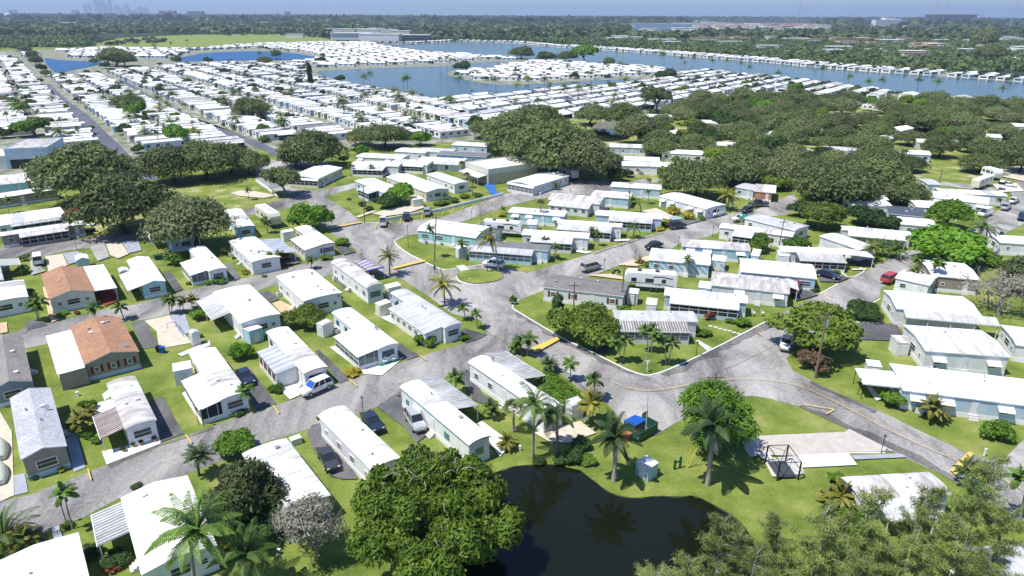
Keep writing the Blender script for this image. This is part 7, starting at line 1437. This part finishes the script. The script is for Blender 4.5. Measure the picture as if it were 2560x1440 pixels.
# ------------------------------------------------------------------ distant woodland: one object of many crowns
rs = np.random.RandomState(9)
FIELDP = [G(x, y).xy for x, y in [(225, 115), (300, 93), (470, 86), (640, 84), (712, 84), (793, 91), (850, 104), (820, 110), (640, 114), (500, 120), (350, 123), (240, 123)]]
BL = []
OPEN = [(1570, 1745, 66, 92), (1715, 2085, 54, 86), (2175, 2275, 58, 78), (700, 770, 80, 100), (815, 1085, 78, 106), (285, 335, 40, 52)]
def clumps(ptsR, n, size, nm, label, mat='leaf:far'):
    C = []; A = []; B = []
    for x, y, h, r in ptsR:
        k = n; d = rs.normal(size=(k, 3)); d /= np.linalg.norm(d, axis=1)[:, None]; d[:, 2] = np.abs(d[:, 2])*1.0-.15; rad = rs.uniform(.65, 1.1, k)[:, None]
        c = np.array([x, y, h])+d*rad*[r, r, r*.75]; N = d+rs.normal(size=(k, 3))*.5; N[:, 2] += .4; N /= np.linalg.norm(N, axis=1)[:, None]; a = np.cross(N, rs.normal(size=(k, 3))); a /= np.linalg.norm(a, axis=1)[:, None]; b = np.cross(N, a)
        s = size*r*rs.uniform(.6, 1.3, (k, 1)); C.append(c); A.append(a*s); B.append(b*s*.8)
    C = np.concatenate(C); C[:, 2] = np.maximum(C[:, 2], .3)
    o = link(bpy.data.objects.new(nm, quads_mesh(nm, C, np.concatenate(A), np.concatenate(B), mat))); tag(o, label, 'vegetation', kind='stuff'); return o
clumps(far_leaf, 60, .2, 'garden_greenery', 'small shrubs and hedges between the distant homes', 'leaf:deep')
near = []; mid = []; far = []
def wood(d0, d1, spc, out, r0, r1, dens=1.0):
    y = d0
    while y < d1:
        x = -y*.80-40
        while x < y*.80+40:
            p = (x+rng.uniform(-.5, .5)*spc, y+rng.uniform(-.5, .5)*spc); q = PX(p[0], p[1], 0); x += spc
            if q[0] < -60 or q[0] > 2620 or rng.random() > dens: continue
            # upper limit of the park: below these lines nothing grows here
            lim = 118 if q[0] < 230 else 84 if q[0] < 800 else 100 if q[0] < 1290 else 100+(q[0]-1290)*.075
            if q[1] > lim or inside(p, FIELDP) or not clear(p) or any(o_[0] < q[0] < o_[1] and o_[2] < q[1] < o_[3] for o_ in OPEN): continue
            out.append((p[0], p[1], rng.uniform(.3, 3.5), rng.uniform(r0, r1)))
        y += spc*.95
wood(700, 1500, 13.5, near, 4.5, 8.5, .90); wood(1500, 3200, 34, mid, 13, 24, .85); wood(3200, 9000, 120, far, 40, 80, .8)
for e_ in [near]: 
    pass
clumps(near, 62, .26, 'woodland', 'tree covered suburb beyond the lake'); clumps([(x, y, h*.3, r) for x, y, h, r in mid], 46, .30, 'woodland', 'hazy distant woodland beyond the suburb')
fx = [(x, y, -r*.62, r) for x, y, h, r in far]; clumps(fx, 30, .38, 'woodland', 'blue-green woodland strip just below the horizon')
print('wood', len(near), len(mid), len(far), 'palms', npalm)
# trees in front of the field and by the far left edge
edge = [(x+rng.uniform(-6, 6), 118-(x/230*8 if x < 230 else 8)+rng.uniform(-12, 4)) for x in range(0, 420, 9)]+[(x, rng.uniform(84, 90)) for x in range(430, 860, 11)]+[(x, rng.uniform(100, 104)) for x in range(860, 1290, 12) if not 830 < x < 1080]
clumps([(G(x, y).x, G(x, y).y, rng.uniform(1, 4), rng.uniform(4, 7)) for x, y in edge], 90, .22, 'tree_belt', 'belt of trees round the green field')
# ------------------------------------------------------------------ distant buildings
def far_box(name, cx, D, wm, dm, hm, label, wc='paint:white2', rc='roof:white2', win=None, bands=0, cols=0, z0=0, ang=0, extra=None, cat='building'):
    D *= 1.16; wm *= 1.08; d = ray(cx, 60); x = d[0]/d[1]*D; r = tag(empty(name, (x, D, z0), ang), label, cat, 'buildings on the horizon'); m = MB(); m.box(-wm/2, wm/2, -dm/2, dm/2, 0, hm); m.build('wall', wc, r)
    m = MB(); m.box(-wm/2-.5, wm/2+.5, -dm/2-.5, dm/2+.5, hm, hm+max(.5, hm*.02)); m.build('roof', rc, r)
    if bands:
        for i in range(bands):
            z = hm*(i+.45)/bands; m = MB()
            if cols:
                for j in range(cols): xx = -wm/2+wm*(j+.2)/cols; m.box(xx, xx+wm/cols*.6, -dm/2-.4, -dm/2, z, z+hm/bands*.45)
            else: m.box(-wm/2*.96, wm/2*.96, -dm/2-.4, -dm/2, z, z+hm/bands*.45)
            m.build('window_band', win or 'glass:dark', r)
    for (a, b, h0, h1, c) in (extra or ()): m = MB(); m.box(a*wm, b*wm, -dm/2-1.2, dm/2+1.2, h0*hm, h1*hm); m.build('wall_bay', c, r)
    return r
far_box('apartment_tower', 424, 4700, 112, 30, 60, 'left of the two red-and-grey twin towers on the horizon', wc='paint:bluegrey', bands=9, cols=14, extra=[(-.5, -.42, 0, 1.02, 'paint:terracotta'), (.4, .5, 0, 1.0, 'paint:terracotta'), (.0, .12, 0, 1.12, 'paint:lattice')])
far_box('apartment_tower', 494, 4700, 106, 30, 58, 'right of the two red-and-grey twin towers on the horizon', wc='paint:bluegrey', bands=9, cols=14, extra=[(-.5, -.43, 0, 1.0, 'paint:terracotta'), (.43, .5, 0, 1.0, 'paint:terracotta'), (.0, .1, 0, 1.06, 'paint:terracotta')])
far_box('apartment_block', 722, 6500, 52, 30, 62, 'lone slim dark tower on the horizon left of centre', wc='paint:bluegrey', bands=8)
far_box('apartment_block', 310, 4200, 90, 20, 30, 'white and blue low apartment block left of the twin towers', wc='paint:white2', bands=5, cols=8)
far_box('warehouse', 882, 1290, 76, 50, 12.5, 'long white warehouse with plain walls, left one behind the lake homes', wc='paint:white2', bands=1, win='paint:bluegrey'); far_box('warehouse', 950, 1240, 72, 45, 12, 'tall middle white warehouse beyond the lake homes', wc='paint:white'); far_box('warehouse', 1035, 1280, 58, 40, 9.5, 'blue-grey right warehouse beyond the lake homes', wc='paint:bluegrey', bands=2); far_box('storage_building', 735, 1350, 33, 14, 8, 'low yellowish building at the right end of the green field', wc='paint:cream'); far_box('warehouse', 845, 1750, 70, 30, 10, 'distant white warehouse above the long white one', wc='paint:white')
far_box('apartment_block', 1657, 2200, 186, 22, 21, 'long blue four-storey apartment block beyond the lake', wc='paint:blue', bands=4, cols=26, win='paint:white2')
for i in range(24): far_box('townhouse_row', 1748+(i % 8)*42+(i//8)*7, 2680+(i//8)*330+((i*37) % 5)*20, (62, 70, 78)[i//8], 130, 9, f"{ORD[i % 8]} terracotta roofed townhouse row from the left, {['front', 'middle', 'back'][i//8]} rank beyond the blue block", wc='paint:cream', rc='paint:brickroof', bands=2, cols=9)
far_box('hospital', 2222, 3500, 158, 50, 29, 'white stepped hospital-like building on the right horizon', wc='paint:white', bands=4, cols=14, extra=[(-.2, .05, .9, 1.35, 'paint:white'), (.1, .3, .9, 1.2, 'paint:white')])
far_box('office_building', 1947, 6500, 175, 35, 28, 'pale blue flat building on the right horizon', wc='paint:ltblue', bands=3, cols=12); far_box('office_building', 2310, 4200, 90, 30, 15, 'small white flat building right of the hospital', wc='paint:white')
far_box('office_building', 1145, 7500, 60, 30, 40, 'small white block just under the horizon, centre', wc='paint:white'); far_box('apartment_block', 195, 8000, 80, 30, 75, 'faint blue tower at the far left horizon', wc='paint:bluegrey'); far_box('apartment_block', 40, 8000, 90, 30, 72, 'faint blue tower at the left corner of the horizon', wc='paint:bluegrey')
# stadium
d = ray(2372, 60); D = 5600; r = tag(empty('stadium', (d[0]/d[1]*D, D, 0)), 'large faint stadium with flat open roof on the right horizon', 'stadium', 'buildings on the horizon'); m = MB(); m.tube([(0, 0, 0), (0, 0, 45)], [115, 150], 24); m.build('bowl', 'paint:bluegrey', r); m = MB(); m.box(-180, 180, -110, 110, 58, 63); m.build('roof', 'paint:grey', r)
for x in (-140, -50, 50, 140): m = MB(); m.box(x-4, x+4, -90, 90, 40, 58); m.build('roof_pylon', 'paint:grey', r)
# city skyline, very far
rng2 = random.Random(4); D = 15000
for i in range(26):
    px_ = 218+i*5.4+rng2.uniform(-3, 3); d = ray(px_, 60); hh = rng2.uniform(70, 170)+(120 if i < 8 else 40*math.exp(-((i-14)/5)**2)); ww = rng2.uniform(35, 80); x = d[0]/d[1]*D
    r = tag(empty('skyscraper', (x, D+rng2.uniform(0, 500), 0)), 'faint blue skyscraper of the far city skyline', 'skyscraper', 'city skyline on the horizon'); m = MB(); m.box(-ww/2, ww/2, -25, 25, 0, hh); m.build('tower', 'paint:bluegrey', r); m = MB(); m.box(-ww/5, ww/5, -8, 8, hh, hh+rng2.uniform(4, 22)); m.build('roof_block', 'paint:bluegrey', r)
# water tower
d = ray(25, 60); D = 3000; r = tag(empty('water_tower', (d[0]/d[1]*D, D, 0)), 'pale round water tower near the left end of the horizon', 'water tower'); m = MB(); m.tube([(0, 0, 0), (0, 0, 32)], [5, 4], 10); m.build('stem', 'paint:white2', r); m = MB(); m.tube([(0, 0, 30), (0, 0, 36), (0, 0, 42), (0, 0, 45)], [6, 13, 12, 2], 16); m.build('tank', 'paint:white2', r)
for i, (x0_, w_) in enumerate(((1991, 'leftmost'), (2329, 'second'), (2353, 'third'), (2525, 'rightmost'))):
    d = ray(x0_, 60); D = 2700; r = tag(empty('radio_mast', (d[0]/d[1]*D, D, 0)), f'{w_} of the four thin radio masts rising above the right horizon', 'radio mast', 'radio masts'); m = MB(); m.tube([(0, 0, 0), (8, 0, 140)], .9, 4); m.build('mast', 'paint:grey', r)
    m = MB()
    for s in (-1, 1): m.tube([(8, 0, 130), (s*50+4, 0, 0)], .12, 3)
    m.build('guy_wires', 'paint:grey', r)
# white roofs showing between the far trees
for i in range(70):
    pass
m = MB(); rr = random.Random(12)
for i in range(420):
    px_ = rr.uniform(0, 2560); py_ = rr.triangular(44, 170, 70)
    lim = 90 if px_ < 230 else 80 if px_ < 830 else 92 if px_ < 1290 else 92+(px_-1290)*.06
    if py_ > lim: continue
    g = G(px_, py_); s = min(3.2, max(1, g.y/900)); a, b, h = rr.uniform(8, 17)*s, rr.uniform(5, 9)*s, rr.uniform(5.5, 8)*(.6+.4*s); m.box(g.x-a, g.x+a, g.y-b, g.y+b, 0, h, 0); m.box(g.x-a-.4, g.x+a+.4, g.y-b-.4, g.y+b+.4, h, h+.5, rr.choice((1, 1, 1, 2)))
o = m.build('suburb_roofs', ['paint:cream', 'roof:white', 'paint:terracotta']); tag(o, 'pale suburban roofs scattered through the distant trees', 'houses', kind='stuff')
# haze
m = MB(); m.box(-26000, 26000, -400, 24500, -1, 330); hz = m.build('haze', 'paint:white'); hz['kind'] = 'stuff'; tag(hz, 'pale blue haze of the humid air', 'haze')
hm = bpy.data.materials.new('haze'); hm.use_nodes = True; nt = hm.node_tree
for n in list(nt.nodes):
    if n.type == 'BSDF_PRINCIPLED': nt.nodes.remove(n)
pv = nt.nodes.new('ShaderNodeVolumePrincipled'); pv.inputs['Color'].default_value = (.58, .74, 1.0, 1); pv.inputs['Density'].default_value = .00009; pv.inputs['Anisotropy'].default_value = .2
nt.links.new(pv.outputs[0], nt.nodes['Material Output'].inputs['Volume']); hz.data.materials.clear(); hz.data.materials.append(hm)
# labels must single things out: number the look-alikes from the left
bpy.context.view_layer.update()
groups = {}
for o in bpy.data.objects:
    if o.parent is None and 'label' in o: o['label'] = o['label'].replace(' right of the narrow dark lane', ' right of the narrow lane').replace(' left of the wide dark lane', ' left of the wide lane')
    if o.parent is None and 'label' in o: groups.setdefault(o['label'], []).append(o)
for lab, os_ in groups.items():
    if 1 < len(os_) <= 48:
        os_.sort(key=lambda o: PX(*o.matrix_world.translation)[0])
        for i, o in enumerate(os_):
            w = 'leftmost' if i == 0 else 'rightmost' if i == len(os_)-1 else ORD[i]+' from left'
            o['label'] = (w+' ' if i in (0, len(os_)-1) else '')+lab+('' if i in (0, len(os_)-1) else ', '+w)
SC.cycles.volume_bounces = 0
